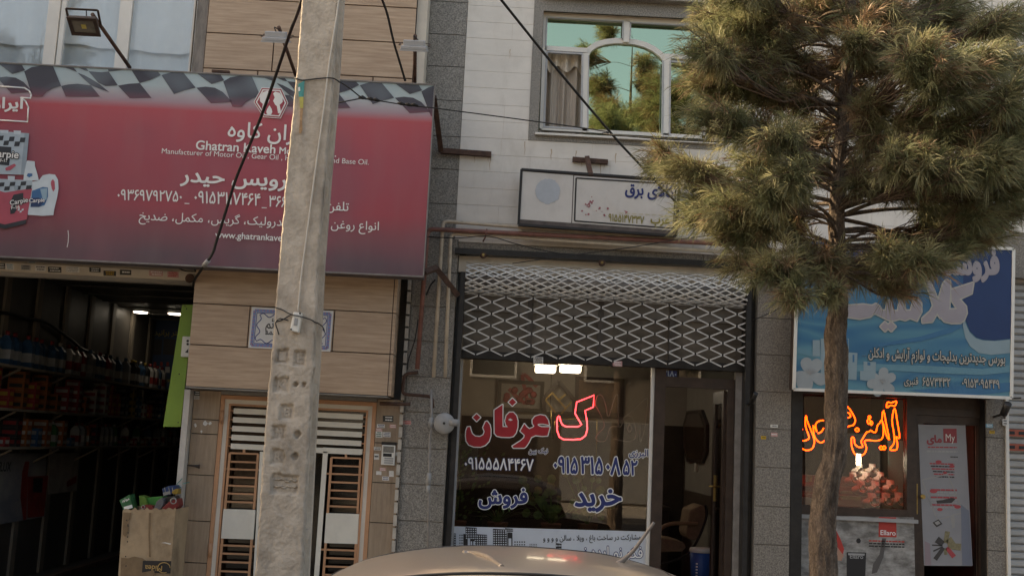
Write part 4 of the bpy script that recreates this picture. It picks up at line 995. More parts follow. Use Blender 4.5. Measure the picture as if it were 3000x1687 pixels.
# plants along the sill inside
def plant(p, label, kind, r_):
    t_ = thing('pot_plant', label, 'plant', p, 'plants along the agency window sill')
    MB().lathe(p, [(.07,0),(.10,.16),(.105,.17),(.09,.17)], 14).build('pot', mk('terracotta', (.22,.10,.06), .8, .2, 9) if 'terracotta' not in MT else MT['terracotta'], t_)
    mb = MB()
    if kind == 'round':
        for i in range(34):
            a_ = r_.uniform(0,6.28); rr_ = r_.uniform(.03,.3); h = .12+r_.uniform(.0,.42); c = Vector((p[0]+rr_*math.cos(a_), p[1]+rr_*.5*math.sin(a_), p[2]+.1+h)); s = r_.uniform(.028,.05)
            n = Vector((r_.uniform(-.5,.5), -1, r_.uniform(-.1,.8))).normalized(); u = n.orthogonal().normalized(); v = n.cross(u)
            mb.add([c+n*.008]+[c+u*s*math.cos(j*.785)+v*s*math.sin(j*.785) for j in range(8)], [(0,1+j,1+(j+1)%8) for j in range(8)])
            if i % 2 == 0: mb.tube([Vector(p)+Vector((0,0,.16)), c], .004, 4)
    elif kind == 'blade':
        for i in range(26):
            a_ = r_.uniform(0,6.28); l_ = r_.uniform(.3,.55); d = Vector((math.cos(a_), .5*math.sin(a_), 0)); up = r_.uniform(.5,1.2); P = []
            for j in range(6):
                t = j/5; P.append(Vector(p)+Vector((0,0,.15))+d*l_*t+Vector((0,0,up*l_*t*(1.2-.9*t))))
            for j in range(5):
                w0, w1 = .012*(1-j/5.2), .012*(1-(j+1)/5.2); sd = Vector((-d.y,d.x,.3)).normalized()
                mb.add([P[j]-sd*w0,P[j]+sd*w0,P[j+1]+sd*w1,P[j+1]-sd*w1], [(0,1,2,3)])
    else:
        for i in range(150):
            c = Vector((p[0]+r_.gauss(0,.13), p[1]+r_.gauss(0,.06), p[2]+.2+r_.random()*.75)); s = r_.uniform(.02,.035)
            n = Vector((r_.uniform(-1,1), -1, r_.uniform(-.4,1))).normalized(); u = n.orthogonal().normalized(); v = n.cross(u)
            mb.add([c-u*s, c-v*s*.5, c+u*s, c+v*s*.5], [(0,1,2,3)])
        mb.tube([Vector(p)+Vector((0,0,.12)), Vector(p)+Vector((.02,0,.5)), Vector(p)+Vector((-.02,0,.9))], .008, 5)
    mb.build('leaves', MT['plant_leaf'], t_)
mk('plant_leaf', (.12,.22,.07), .5, .4, 18)
rp = random.Random(11)
for (x,y,k,lb) in ((150,430,'bush','bushy small-leaved plant at left end of agency window sill'),(470,440,'blade','spiky long-leaved plant under navy lettering in agency window'),(880,450,'round','round-leaved plant on the sill near middle of agency window'),(1160,455,'round','round-leaved plant on agency sill behind the navy word at right')):
    q = at(L(x,y),YG+.3); plant((q.x, YG+.15, q.z-.10), lb, k, rp)
mb = MB(); q = at(L(800,600),YG+.3); mb.box(xsl+.1, xst-.02, YG+.05, YG+.5, .2, at(L(800,445),YG+.3).z-.12); mb.build('window_ledge', MT['interior_grey'], MBD)
# things seen through the door
pm = xw_-.02
def sidepic(z, x0, x1, yt, yb, label, name='picture', cat='picture'):
    pass
def on_side(z, x, y, X):       # point of the right-hand side wall seen at this place of the photograph
    d = at(z(x,y), 1.0)-CP; return CP+d*((X-CP.x)/d.x)
# chair
ch = thing('chair', 'cantilever office armchair with tan seat and black tube frame inside agency door', 'chair', (at(M_(160,1250),13.2).x, 13.2, zfl))
def cp(x, y, dy=0): return at(M_(x,y), 13.2+dy)
mb = MB(); P = [cp(*p) for p in ((-40,1185),(60,1180),(150,1195),(215,1215),(225,1245),(200,1272),(60,1275),(-40,1265))]
mb.prism([p+Vector((0,-.25,0)) for p in P], .5); mb.build('seat', mk('tan_fabric', (.26,.19,.13), .85, .15, 20), ch, bevel=.02)
mb = MB(); P = [cp(*p) for p in ((250,1000),(330,965),(355,985),(358,1080),(330,1160),(290,1200),(240,1190),(225,1150))]
mb.prism([p+Vector((0,-.25,0)) for p in P], .5); mb.build('backrest', MT['tan_fabric'], ch, bevel=.02)
for s_, dy in ((0,-.29),(1,.29)):
    mb = MB(); P = smooth_path([cp(*p,dy) for p in ((380,975),(385,1050),(345,1170),(270,1290),(150,1350),(40,1365),(-60,1360))], 5)
    mb.tube(P, .016, 8); mb.build('frame_tube', MT['black_metal'], ch)
    mb = MB(); P = smooth_path([cp(*p,dy) for p in ((60,1170),(90,1125),(150,1100),(230,1097),(330,1100))], 5); mb.tube(P, .022, 8); mb.build('armrest', mk('beech', (.30,.20,.12), .5, .1, 10) if 'beech' not in MT else MT['beech'], ch)
# bucket
bq = at(M_(352,1270),11.9); bt = at(M_(275,1275),11.9); rb = abs(bq.x-bt.x)
bz = bq.z
bu = thing('bucket', 'blue plastic paint bucket with white lid just inside agency door', 'bucket', (bq.x, 11.9, bz-.42))
MB().lathe((bq.x,11.9,bz-.42), [(rb*.84,0),(rb*.97,.40)], 24).build('body', mk('bucket_blue', (.02,.075,.27), .4, .1, 6), bu)
MB().lathe((bq.x,11.9,bz-.03), [(rb*1.0,0),(rb*1.03,.01),(rb*1.03,.03),(rb*.95,.045)], 24).build('lid', MT['plastic_white'], bu)
mb = MB()
for k in range(7):
    a_ = math.radians(215+k*2.0); 
    for j in range(2): 
        pass
for k in range(9):
    z_ = bz-.38+k*.03; a_ = math.radians(232); mb.bar((bq.x+rb*.97*math.cos(a_)*.98-.0, 11.9+rb*.97*math.sin(a_)-.004, z_), (bq.x+rb*.97*math.cos(a_+.18), 11.9+rb*.97*math.sin(a_+.18)-.004, z_), .014, .002)
mb.build('label_print', MT['ink_white'], bu)
# octagonal mirror and picture on the right-hand wall
def wallprism(mb, P, th, mi=0):
    b_ = len(mb.v); n = len(P); mb.v += [Vector(p) for p in P]+[Vector(p)-Vector((th,0,0)) for p in P]
    mb.face(list(range(b_,b_+n)), mi); mb.face(list(range(b_+n,b_+2*n))[::-1], mi)
    for i in range(n): mb.face([b_+i, b_+(i+1)%n, b_+n+(i+1)%n, b_+n+i], mi)
oct_ = [(272,350),(370,342),(405,440),(402,620),(372,698),(272,688),(250,590),(250,440)]
P = [on_side(M_,x,y,xw_-.002) for x,y in oct_]; c_ = sum(P, Vector())/8
mi_ = thing('wall_mirror', 'dark octagonal wall mirror hanging inside the agency door', 'mirror', (c_.x, c_.y, min(p.z for p in P)))
mb = MB(); wallprism(mb, P, .04); mb.build('frame', MT['brown_alu'], mi_)
mb = MB(); wallprism(mb, [c_+(p-c_)*.86-Vector((.041,0,0)) for p in P], .003); mb.build('mirror_glass', mk('mirror_dark', (.05,.03,.02), .08, .3, 3, spec=.8), mi_)
P = [on_side(M_,x,y,xw_-.002) for x,y in ((95,255),(240,205),(235,758),(95,745))]; c_ = sum(P, Vector())/4
t_ = thing('picture', 'large dark landscape picture on side wall beyond the agency door', 'picture', (c_.x,c_.y,min(p.z for p in P)))
mb = MB(); wallprism(mb, P, .03); mb.build('frame', MT['brown_alu'], t_)
mb = MB(); wallprism(mb, [c_+(p-c_)*.92-Vector((.031,0,0)) for p in P], .003); mb.build('canvas', mk('canvas_land', (.03,.035,.035), .5, .0, 2, col2=(.10,.10,.09)), t_)
mb = MB(); p = on_side(M_,325,720,xw_-.003); mb.box(p.x-.03,p.x,p.y-.05,p.y+.05,p.z-.06,p.z+.06); mb.build('socket', MT['plastic_white'], label='white socket with plug under the octagonal mirror', cat='socket')

# ================================================================== SECURITY GRILLE
SG = thing('security_grille', 'white diamond lattice security grille half rolled up over agency window', 'grille', ((xsl+xse)/2, YW+.02, zz(J(1400,1040),YW)))
Yg = YW+.02
sJ = .4076*Yg/FPX
def ln(x, y): return at(J(x, y), Yg)
zA = lambda x: 0
# node rows measured at the left end and the right end of the lattice
mb = MB(); strip = .0125
rows = 10
gx0_, gx1_ = xsl+.085, xse-.11
pz = at(J(497,597),Yg); px_ = 198*sJ/2; pz_ = 43*sJ
ztop_ = (zz(J(497,597),Yg)+zz(J(2330,700),Yg))/2
for k in range(rows):
    z0 = ztop_-k*pz_; x = pz.x-px_*20; i = 0
    while x < gx1_:
        za, zb_ = (z0, z0-pz_) if (i+k) % 2 == 0 else (z0-pz_, z0)
        x2 = x+px_
        if x2 > gx0_:
            u0 = max(0, (gx0_-x)/px_); u1 = min(1, (gx1_-x)/px_)
            if u1 > u0+.02:
                mb.bar((x+u0*px_, Yg+(.004 if k % 2 else 0), za+(zb_-za)*u0), (x+u1*px_, Yg+(.004 if k % 2 else 0), za+(zb_-za)*u1), strip, .0035)
        x = x2; i += 1
mb.build('lattice', MT['grille_white'], SG)
nod = MB()
for k in range(rows+1):
    x = pz.x-px_*20; i = 0
    while x < gx1_:
        if (i+k) % 2 == 0 and x > gx0_+.01: nod.box(x-.008, x+.008, Yg-.004, Yg+.010, ztop_-k*pz_-.010, ztop_-k*pz_+.010)
        x += px_; i += 1
nod.build('link', MT['black_metal'], SG, kind='stuff')
# rolled part: turns of lattice round the shaft
rc = Vector((0, Yg+.05, (zz(J(500,470),Yg)+zz(J(2300,575),Yg))/2+.0))
rad = 118*sJ; mb = MB()
for turn, (R_, ph) in enumerate(((rad,0),(rad*.88,.5),(rad*.75,.25))):
    dth = pz_*1.0/R_; nrow = int(2*math.pi/dth); off = ph*px_*2
    for k in range(nrow):
        t0, t1 = k*dth, (k+1)*dth
        x = gx0_-px_*2+off; i = 0
        while x < gx1_:
            ta, tb = (t0, t1) if (i+k) % 2 == 0 else (t1, t0)
            a_ = max(x, gx0_); b_ = min(x+px_, gx1_)
            if b_-a_ > .02:
                va, vb = (a_-x)/px_, (b_-x)/px_
                t_a, t_b = ta+(tb-ta)*va, ta+(tb-ta)*vb
                p = Vector((a_, rc.y-R_*math.cos(t_a), rc.z+R_*math.sin(t_a))); q = Vector((b_, rc.y-R_*math.cos(t_b), rc.z+R_*math.sin(t_b)))
                tm = (t_a+t_b)/2
                mb.bar(p, q, .0125, .003, Vector((0,-math.cos(tm),math.sin(tm))))
            x += px_; i += 1
mb.build('rolled_lattice', mk('grille_pale', (.74,.72,.69), .45, .08, 15), SG)
mb = MB(); mb.tube([(gx0_,rc.y,rc.z),(gx1_,rc.y,rc.z)], .05, 14); mb.build('roller_shaft', MT['grey_pipe'], SG)
mb = MB(); mb.box(gx1_+.004, gx1_+.05, Yg-.03, Yg+.03, .2, zs1-.2); mb.build('guide_rail', MT['black_metal'], SG)
mb = MB(); mb.box(gx0_-.05, gx0_-.004, Yg-.03, Yg+.03, .2, zs1-.2); mb.build('guide_rail', MT['black_metal'], SG)
# ================================================================== THE COSMETICS SHOP (right building)
YR = 10.86
YSB = 10.42                                                   # face of the blue sign
xa1 = xx(O_(188,600),YR)
# blue sign
BS = thing('shop_sign', 'blue cosmetics shop sign with white frame, pale lettering and printed white flowers', 'sign', at(N(1100,1320),YSB+.1))
Pn = [at(N(*p),YSB) for p in ((247,60),(210,1282),(1985,1352),(2003,138))]
mb = MB(); mb.prism([p+Vector((0,.008,0)) for p in Pn], .16); mb.build('sign_box', MT['brown_alu'], BS)
def blue_print():
    mm = bpy.data.materials.new('blue_print'); mm.use_nodes = True; t = mm.node_tree; b = t.nodes['Principled BSDF']; b.inputs['Roughness'].default_value = .4
    u = t.nodes.new('ShaderNodeAttribute'); u.attribute_name = 'u'; v = t.nodes.new('ShaderNodeAttribute'); v.attribute_name = 'v'
    # printed waves: bands of lighter and darker blue that sweep across
    cx = t.nodes.new('ShaderNodeCombineXYZ'); t.links.new(u.outputs['Fac'], cx.inputs[0]); t.links.new(v.outputs['Fac'], cx.inputs[1])
    n = t.nodes.new('ShaderNodeTexNoise'); n.inputs['Scale'].default_value = 1.6; n.inputs['Detail'].default_value = 1; n.inputs['Distortion'].default_value = .8
    mp = t.nodes.new('ShaderNodeMapping'); mp.inputs['Scale'].default_value = (.8,2.6,1); mp.inputs['Rotation'].default_value = (0,0,.25); t.links.new(cx.outputs[0], mp.inputs[0]); t.links.new(mp.outputs[0], n.inputs[0])
    ad = t.nodes.new('ShaderNodeMath'); ad.operation = 'MULTIPLY_ADD'; ad.inputs[1].default_value = .85; t.links.new(n.outputs[0], ad.inputs[0])
    mv = t.nodes.new('ShaderNodeMath'); mv.operation = 'MULTIPLY'; mv.inputs[1].default_value = .32; t.links.new(v.outputs['Fac'], mv.inputs[0]); t.links.new(mv.outputs[0], ad.inputs[2])
    r = t.nodes.new('ShaderNodeValToRGB'); E = r.color_ramp.elements
    stops = [(.28,(.008,.032,.12)),(.42,(.010,.075,.19)),(.53,(.018,.13,.25)),(.62,(.06,.21,.29)),(.70,(.022,.14,.26)),(.82,(.08,.24,.31))]
    while len(E) < len(stops): E.new(.5)
    for e, (p, c) in zip(E, stops): e.position = p; e.color = (*c, 1)
    t.links.new(ad.outputs[0], r.inputs[0]); t.links.new(r.outputs[0], b.inputs['Base Color']); return mm
def bil(u, v, P=Pn): return (P[0]*(1-u)+P[3]*u)*(1-v)+(P[1]*(1-u)+P[2]*u)*v
mb = MB(); au, av = [], []
for i in range(25):
    for j in range(17):
        mb.v.append(bil(i/24, j/16)); au.append(i/24); av.append(j/16)
for i in range(24):
    for j in range(16): a = i*17+j; mb.face([a,a+1,a+18,a+17])
mb.build('panel', blue_print(), BS, att={'u': au, 'v': av})
mb = MB()
for a, b in zip(Pn, Pn[1:]+Pn[:1]): mb.bar(a+Vector((0,-.003,0)), b+Vector((0,-.003,0)), .028, .022)
mb.build('edge_frame', MT['plastic_white'], BS)
YN = YSB-.004
mb = MB()
def np_(mi, lay, *xy): mb.prism([at(N(*p),YN-.0012*lay) for p in xy], 0, mi)
np_(0,0,(1990,150),(1640,140),(1600,300),(1590,480),(1600,620),(1615,720),(1650,810),(1700,858),(1760,876),(1850,882),(1980,868))
np_(3,0,(1600,640),(1590,760),(1610,860),(1650,930),(1720,985),(1820,1000),(1978,985),(1978,875),(1850,888),(1755,882),(1695,864),(1645,815),(1612,740))
np_(2,0,(640,1085),(900,1075),(1200,1085),(1500,1100),(1750,1115),(1975,1085),(1975,1140),(1750,1165),(1400,1150),(1000,1130),(640,1140))
np_(4,0,(1150,1290),(1500,1260),(1978,1225),(1978,1300),(1700,1330),(1400,1325))
np_(2,0,(240,940),(330,960),(460,1010),(460,1050),(330,1010),(240,985))
np_(4,0,(1580,730),(1480,780),(1250,850),(900,910),(900,935),(1250,890),(1500,820),(1585,770))
pr = {'deep':(.009,.035,.12),'white':(.30,.335,.35),'aqua':(.11,.26,.33),'haze':(.23,.32,.36),'mid':(.035,.15,.28)}
sheet1 = [mk('b_'+k, c, .42, .05, 6) for k, c in pr.items()]
mb.build('printed_waves', [MT['b_deep'],MT['b_white'],MT['b_aqua'],MT['b_haze'],MT['b_mid']], BS)
mk('print_mauve', (.30,.275,.30), .45, .05, 6); mk('print_cream', (.40,.385,.345), .45)
mb = MB()
def petal(cx, cy, ang, l, wd, lay):
    P = []
    for k in range(14):
        t = 2*math.pi*k/14; x = l*(.5+.5*math.cos(t)); y = wd*math.sin(t)*(.55+.45*math.cos(t*.5)**2)
        P.append((cx+x*math.cos(ang)-y*math.sin(ang), cy+x*math.sin(ang)+y*math.cos(ang)))
    mb.prism([at(N(*p),YN-.0013-.0006*lay) for p in P], 0, 0)
for k, a_ in enumerate((2.9,-1.9,-1.0,.45,1.9,2.3)): petal(345,1160,a_,145,62,k)
for k, a_ in enumerate((-2.6,-1.4,-.5,.7,2.0,3.0)): petal(930,1225,a_,125,50,k)
mb.build('printed_flowers', MT['b_white'], BS)
mb = MB()
for k in range(6):
    a_ = -2.4+k*.35; mb.bar(at(N(345,1165),YN-.006), at(N(345+60*math.cos(a_),1165+60*math.sin(a_)),YN-.006), .004, .001); mb.bar(at(N(935,1235),YN-.006), at(N(935+45*math.cos(a_),1235+45*math.sin(a_)),YN-.006), .003, .001)
for q in ([(430,868),(430,1200),(660,1200),(660,868)],[(660,980),(660,1200),(722,1205),(730,985)],[(752,1130),(752,1205),(870,1220),(880,1140)],[(780,1055),(780,1135),(878,1142),(882,1060)],[(365,880),(365,1010),(425,1012),(425,880)]):
    mb.prism([at(N(*p),YN-.0015) for p in q], 0, 1)
for q in ([(635,870),(635,930),(655,930),(655,872)],[(690,1000),(690,1060),(705,1060),(705,1000)],[(812,1060),(812,1085),(835,1087),(835,1062)]):
    mb.prism([at(N(*p),YN-.0026) for p in q], 0, 2)
mb.build('printed_boxes', [MT['plastic_grey'], MT['b_haze'], MT['b_mid']], BS)
kaf2 = [(1676,412),(1662,500),(1562,545),(1615,605),(1622,660),(1600,715),(1570,740),(1500,742),(1440,728),(1408,690),(1400,650),(1440,640),(1480,630),(1545,628),(1500,560),(1495,470)]
la2 = [(1290,420),(1268,388),(1310,390),(1345,450),(1388,560),(1430,420),(1455,390),(1485,400),(1488,470),(1478,640),(1440,690),(1405,700),(1380,660),(1340,730),(1262,738),(1258,705),(1325,645),(1348,600),(1320,500)]
sik = [(640,690),(640,600),(780,590),(850,600),(880,585),(905,600),(930,640),(960,640),(975,560),(1005,555),(1020,640),(1060,645),(1075,560),(1105,555),(1120,640),(1165,640),(1190,550),(1225,540),(1250,580),(1252,650),(1215,722),(1160,700),(1120,718),(1075,705),(1030,720),(980,715),(930,690),(870,660),(830,690),(750,706)]
dts = [[(955,732),(992,770),(955,808),(918,770)],[(1005,732),(1042,770),(1005,808),(968,770)]]
traced([(la2,[]),(kaf2,[]),(sik,[]),(dts[0],[]),(dts[1],[])], N, YN-.004, ['print_mauve','print_cream'], BS, halo_px=11)
text('فروشگاه', N, (1330,340), (1885,335), YN-.004, ['print_mauve','print_mauve'], BS, bold=.05, halo=.06, vs=1.5)
text('بورس جدیدترین بدلیجات و لوازم آرایش و ادکلن ...', N, (765,1015), (1935,1070), YN-.004, ['print_cream','ink_black'], BS, bold=.022, halo=.07, vs=1.75)
text('قنبری', N, (1112,1238), (1225,1243), YN-.004, ['print_cream','ink_black'], BS, bold=.02, halo=.07, vs=1.6)
text('۶۵۷۳۴۳۲', N, (1262,1252), (1488,1260), YN-.004, ['print_cream','ink_black'], BS, bold=.02, halo=.06, vs=1.6)
text('۰۹۱۵۳۰۹۵۴۴۹', N, (1585,1262), (1888,1275), YN-.004, ['print_cream','ink_black'], BS, bold=.02, halo=.06, vs=1.6)
# aluminium front
xd0 = xx(O_(1110,1000),YR); zsl = zz(O_(650,985),YR); zwt = zz(O_(600,60),YR); xwin1 = xx(O_(1040,700),YR)
xdr1 = xx(O_(1560,700),YR)
def rfr(name, x0,x1,y0,y1,z0,z1,m='brown_alu', par=RB): return MB().box(x0,x1,y0,y1,z0,z1).build(name, MT[m], par)
zsgn = at(N(210,1282),YSB).z
rfr('front_post', xp1+.004, xa1+.05, YR-.16, YR+.06, .13, zsgn+.6, 'black_metal')
rfr('front_post', xwin1+.005, xwin1+.10, YR-.05, YR+.05, .13, zsgn+.5)
rfr('front_rail', xa1+.052, xwin1+.004, YR-.05, YR+.05, zsl-.06, zsl+.075)
zdt = zz(O_(1320,265),YR)
zft = zz(O_(1290,205),YR)
rfr('front_rail', xa1+.052, xwin1+.004, YR-.045, YR+.05, zwt-.02, zwt+.5)
rfr('front_rail', xwin1+.102, xdr1+.12, YR-.045, YR+.05, zft-.03, zft+.045)
rfr('front_rail', xwin1+.102, xdr1+.12, YR-.045, YR+.05, zwt-.10, zwt+.5)
rfr('front_post', xdr1+.122, xdr1+.20, YR-.06, YR+.06, .13, zsgn+.5)
rfr('front_post', xdr1+.24, xq0-.003, YR-.14, YR+.06, .13, zsgn+.5, 'black_metal')
rfr('front_post', xdr1+.203, xdr1+.237, YR-.03, YR+.06, .13, zsgn+.5, 'grey_pipe')
win2 = MB().box(xa1+.053, xa1+.075, YR-.02, YR+.02, zsl+.078, zwt-.022).build('display_window', MT['brown_alu'], RB)
MB().box(xa1+.075, xwin1+.003, YR, YR+.006, zsl+.078, zwt-.022).build('pane', shopglass, win2)
MB().box(xwin1+.103, xdr1+.12, YR, YR+.006, zft+.047, zwt-.102).build('fanlight_pane', shopglass, RB)
# counter front with printed poster
mb = MB(); mb.box(xa1+.055, xwin1+.1, YR-.09, YR-.052, zsl-.045, zsl-.01); mb.build('counter_ledge', MT['plastic_grey'], RB)
Pp = [(225,985),(228,1900),(1130,1900),(1112,1000)]
PO = MB().prism([at(O_(*p),YR-.056) for p in Pp], .02).build('poster', mk('poster_rock', (.13,.12,.11), .55, .0, 5, (1,1,1.8), col2=(.36,.345,.325), lo=.38, hi=.6, detail=9), label='grey stone-textured poster with red tab below the necklace window', cat='poster')
YP = YR-.058
mb = MB(); mb.prism([at(O_(*p),YP) for p in ((845,997),(843,1148),(980,1152),(977,1000))], 0); mb.build('red_tab', mk('poster_red', (.46,.045,.035), .5, .05, 5), PO)
text('Ellaro', O_, (858,1133), (972,1138), YP-.002, ['ink_white'], PO, bold=.01)
mb = MB()
rr2 = random.Random(8)
def scrib(z, x0, x1, y, h, Y, mi=0, n=6, sk=.03):
    c_ = x0
    while c_ < x1:
        e_ = min(x1, c_+(x1-x0)/n*rr2.uniform(.4,1.2)); mb.prism([at(z(c_,y-h+(c_-x0)*sk),Y), at(z(c_,y+h+(c_-x0)*sk),Y), at(z(e_,y+h+(e_-x0)*sk),Y), at(z(e_,y-h+(e_-x0)*sk),Y)], 0, mi); c_ = e_+(x1-x0)*.02
for i, y in enumerate((1178,1198,1218)): scrib(O_, 770, 1040, y, 5, YP, 0 if i == 0 else 1, 8)
mb.prism([at(O_(690+18*math.cos(k*.6),1178+20*math.sin(k*.6)),YP) for k in range(10)], 0, 1)
mb.prism([at(O_(*p),YP) for p in ((520,1100),(515,1320),(560,1330),(580,1240),(550,1160))], 0, 0); mb.prism([at(O_(*p),YP-.001) for p in ((525,1220),(515,1325),(555,1330),(580,1290),(560,1270))], 0, 2)
mb.prism([at(O_(*p),YP) for p in ((600,1265),(600,1500),(740,1500),(748,1268))], 0, 1); mb.prism([at(O_(*p),YP-.001) for p in ((610,1272),(612,1288),(735,1292),(738,1276))], 0, 3)
mb.prism([at(O_(*p),YP) for p in ((870,1160),(900,1160),(880,1300),(830,1420),(790,1430),(800,1360),(850,1280))], 0, 4)
mb.build('printed_figure', [MT['poster_red'], MT['ink_black'], mk('skin_print', (.42,.24,.17), .5), MT['plastic_grey'], mk('shade_print', (.10,.09,.085), .6)], PO)
text('Ellaro', O_, (625,1312), (725,1316), YP-.002, ['plastic_grey'], PO, bold=.01)
# door with poster
DR = MB(); frame(DR, xwin1+.103, xdr1+.12, .13, zft-.032, .075, YR-.03, YR+.03)
dro = DR.build('door', MT['brown_alu'], RB)
Pd = [(1145,293),(1190,1368),(1560,1370),(1505,300)]
PD = MB().prism([at(O_(*p),YR-.034) for p in Pd], .02).build('poster', mk('poster_pale', (.27,.27,.285), .35, .06, 3), label='tall pale makeup poster filling the glass door beside necklace window', cat='poster')
YP = YR-.036
mb = MB(); mb.prism([at(O_(*p),YP) for p in ((1335,325),(1338,432),(1440,434),(1437,325))], 0); mb.build('red_square', mk('poster_maroon', (.30,.05,.06), .5, .1, 9), PD)
text('مای', O_, (1213,428), (1322,430), YP, [MT['poster_maroon']], PD, bold=.05)
text('My', O_, (1355,420), (1425,422), YP-.002, ['plastic_white'], PD, bold=.0, vs=1.3)
mb = MB()
scrib(O_, 1218, 1440, 466, 5, YP, 0, 7, .01); scrib(O_, 1212, 1445, 496, 7, YP, 1, 9, .02); scrib(O_, 1390, 1448, 540, 4, YP, 3, 4); scrib(O_, 1365, 1448, 560, 3, YP, 1, 4)
for x, y, s_ in ((1300,578,24),(1402,612,22),(1350,660,16),(1262,800,30),(1445,920,26),(1310,940,22)):
    mb.prism([at(O_(x+s_*math.cos(k*.7),y+s_*.55*math.sin(k*.7)),YP-.0005) for k in range(9)], 0, 0)
for k in range(6): scrib(O_, 1232+k*8, 1420, 590+k*20, 5, YP, 3 if k % 2 else 0, 5)
ring = [(1175,715),(1370,672),(1490,960),(1290,1020)]
for a, b in zip(ring, ring[1:]+ring[:1]): mb.bar(at(O_(*a),YP), at(O_(*b),YP), .012, .001, mi=2)
for k in range(8): scrib(O_, 1240, 1440, 790+k*19, 6, YP-.0003, 0 if k % 3 == 0 else 1, 5, .02)
mb.prism([at(O_(*p),YP-.001) for p in ((1282,872),(1290,895),(1400,890),(1430,858),(1400,850),(1330,868))], 0, 3)
mb.prism([at(O_(*p),YP-.001) for p in ((1255,1040),(1300,1015),(1330,1050),(1285,1075))], 0, 3); mb.prism([at(O_(*p),YP-.002) for p in ((1268,1040),(1298,1025),(1315,1045),(1288,1060))], 0, 2)
mb.prism([at(O_(*p),YP-.001) for p in ((1390,985),(1420,970),(1425,1075),(1405,1085))], 0, 2)
def rot(cx, cy, a, l, wd, mi, L0=20):
    c, s = math.cos(a), math.sin(a); q = [(L0,-wd),(l,-wd*1.2),(l,wd*1.2),(L0,wd)]
    mb.prism([at(O_(cx+x*c-y*s, cy+x*s+y*c),YP-.0012) for x, y in q], 0, mi)
for a, l, wd, mi in ((-1.4,110,16,4),(-2.5,80,22,3),(-.6,75,26,4),(.1,120,22,4),(.9,110,15,0),(2.2,130,14,3),(2.7,100,5,3),(1.5,70,10,4),(-3.1,100,4,3)): rot(1350,1215,a,l,wd,mi)
mb.prism([at(O_(*p),YP-.0006) for p in ((1470,900),(1480,1366),(1555,1366),(1530,950))], 0, 5); mb.prism([at(O_(*p),YP-.0006) for p in ((1195,1180),(1198,1364),(1245,1366),(1235,1200))], 0, 6)
mb.build('printed_makeup', [mk('p_red', (.40,.06,.07), .5, .1, 30), MT['plastic_grey'], mk('p_grey', (.30,.29,.28), .5), mk('p_black', (.05,.045,.045), .5), mk('p_tan', (.22,.19,.11), .5, .2, 30), mk('p_blue', (.17,.19,.24), .5), mk('p_rose', (.27,.21,.23), .5)], PD)
p = at(O_(1172,842),YR-.06); mb = MB(); mb.lathe(p, [(.012,0),(.024,-.02),(.02,-.045)], 12, 'y'); mb.build('knob', MT['brass'], dro)
mb = MB(); mb.box(p.x-.06,p.x-.03,YR-.036,YR-.03,p.z-.17,p.z+.12); mb.build('lock_plate', MT['brass'], dro)
# granite jamb on the far right
zj4 = [zz(O_(1740,y)) for y in (1255,965,683,395)]; 
mb = MB(); slabs(mb, xq0+.002, xq1, [.125]+sorted(zj4)+[zj4[3]+.4, zr1-.304], YW-.004, YW+.03, .006); mb.build('granite_pillar', MT['granite_warm'], RB)
MB().box(xq0+.004, xq1-.002, YW+.026, YW+.25, .12, zr1-.304).build('pillar_joint', MT['pale_joint'], RB)
# room of the cosmetics shop
mb = MB(); mb.box(xp1+.1, xq1, YR+.07, 14.5, .1, .22); mb.build('shop_floor', MT['floor_tile'], RB)
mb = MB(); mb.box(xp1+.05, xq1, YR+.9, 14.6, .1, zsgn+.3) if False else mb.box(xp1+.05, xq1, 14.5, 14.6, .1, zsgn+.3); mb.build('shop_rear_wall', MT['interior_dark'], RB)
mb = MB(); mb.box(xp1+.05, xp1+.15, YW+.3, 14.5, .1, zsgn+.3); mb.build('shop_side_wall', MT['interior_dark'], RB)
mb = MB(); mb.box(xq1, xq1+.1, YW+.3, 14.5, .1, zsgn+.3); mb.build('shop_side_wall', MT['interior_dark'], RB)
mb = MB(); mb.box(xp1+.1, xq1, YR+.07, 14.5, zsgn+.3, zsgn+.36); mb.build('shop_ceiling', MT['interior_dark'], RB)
q0 = at(O_(920,560),11.7); q1 = at(O_(1040,930),11.7)
mb = MB(); mb.box(q0.x, q1.x+.15, 11.7, 11.73, q1.z, q0.z+.2); mb.build('display_screen', mk('screen_teal', (.22,.46,.48), .4, .1, 2), label='pale teal display panel behind the necklace busts', cat='display panel')
mb = MB()
for (x0,y0,x1,y1,mi) in ((555,835,700,870,0),(560,800,640,820,0),(225,845,325,910,1),(230,760,330,800,2),(300,680,330,730,0)):
    a, b = at(O_(x0,y0),YR+.15), at(O_(x1,y1),YR+.15); mb.box(a.x, b.x, YR+.12, YR+.2, b.z, a.z, mi)
mb.build('jewellery_tray', [mk('gold_tray', (.26,.17,.06), .4, .3, 40), MT['plastic_grey'], mk('maroon_tray', (.10,.03,.03), .6)], label='low gilt jewellery trays at left of the necklace window', cat='tray')
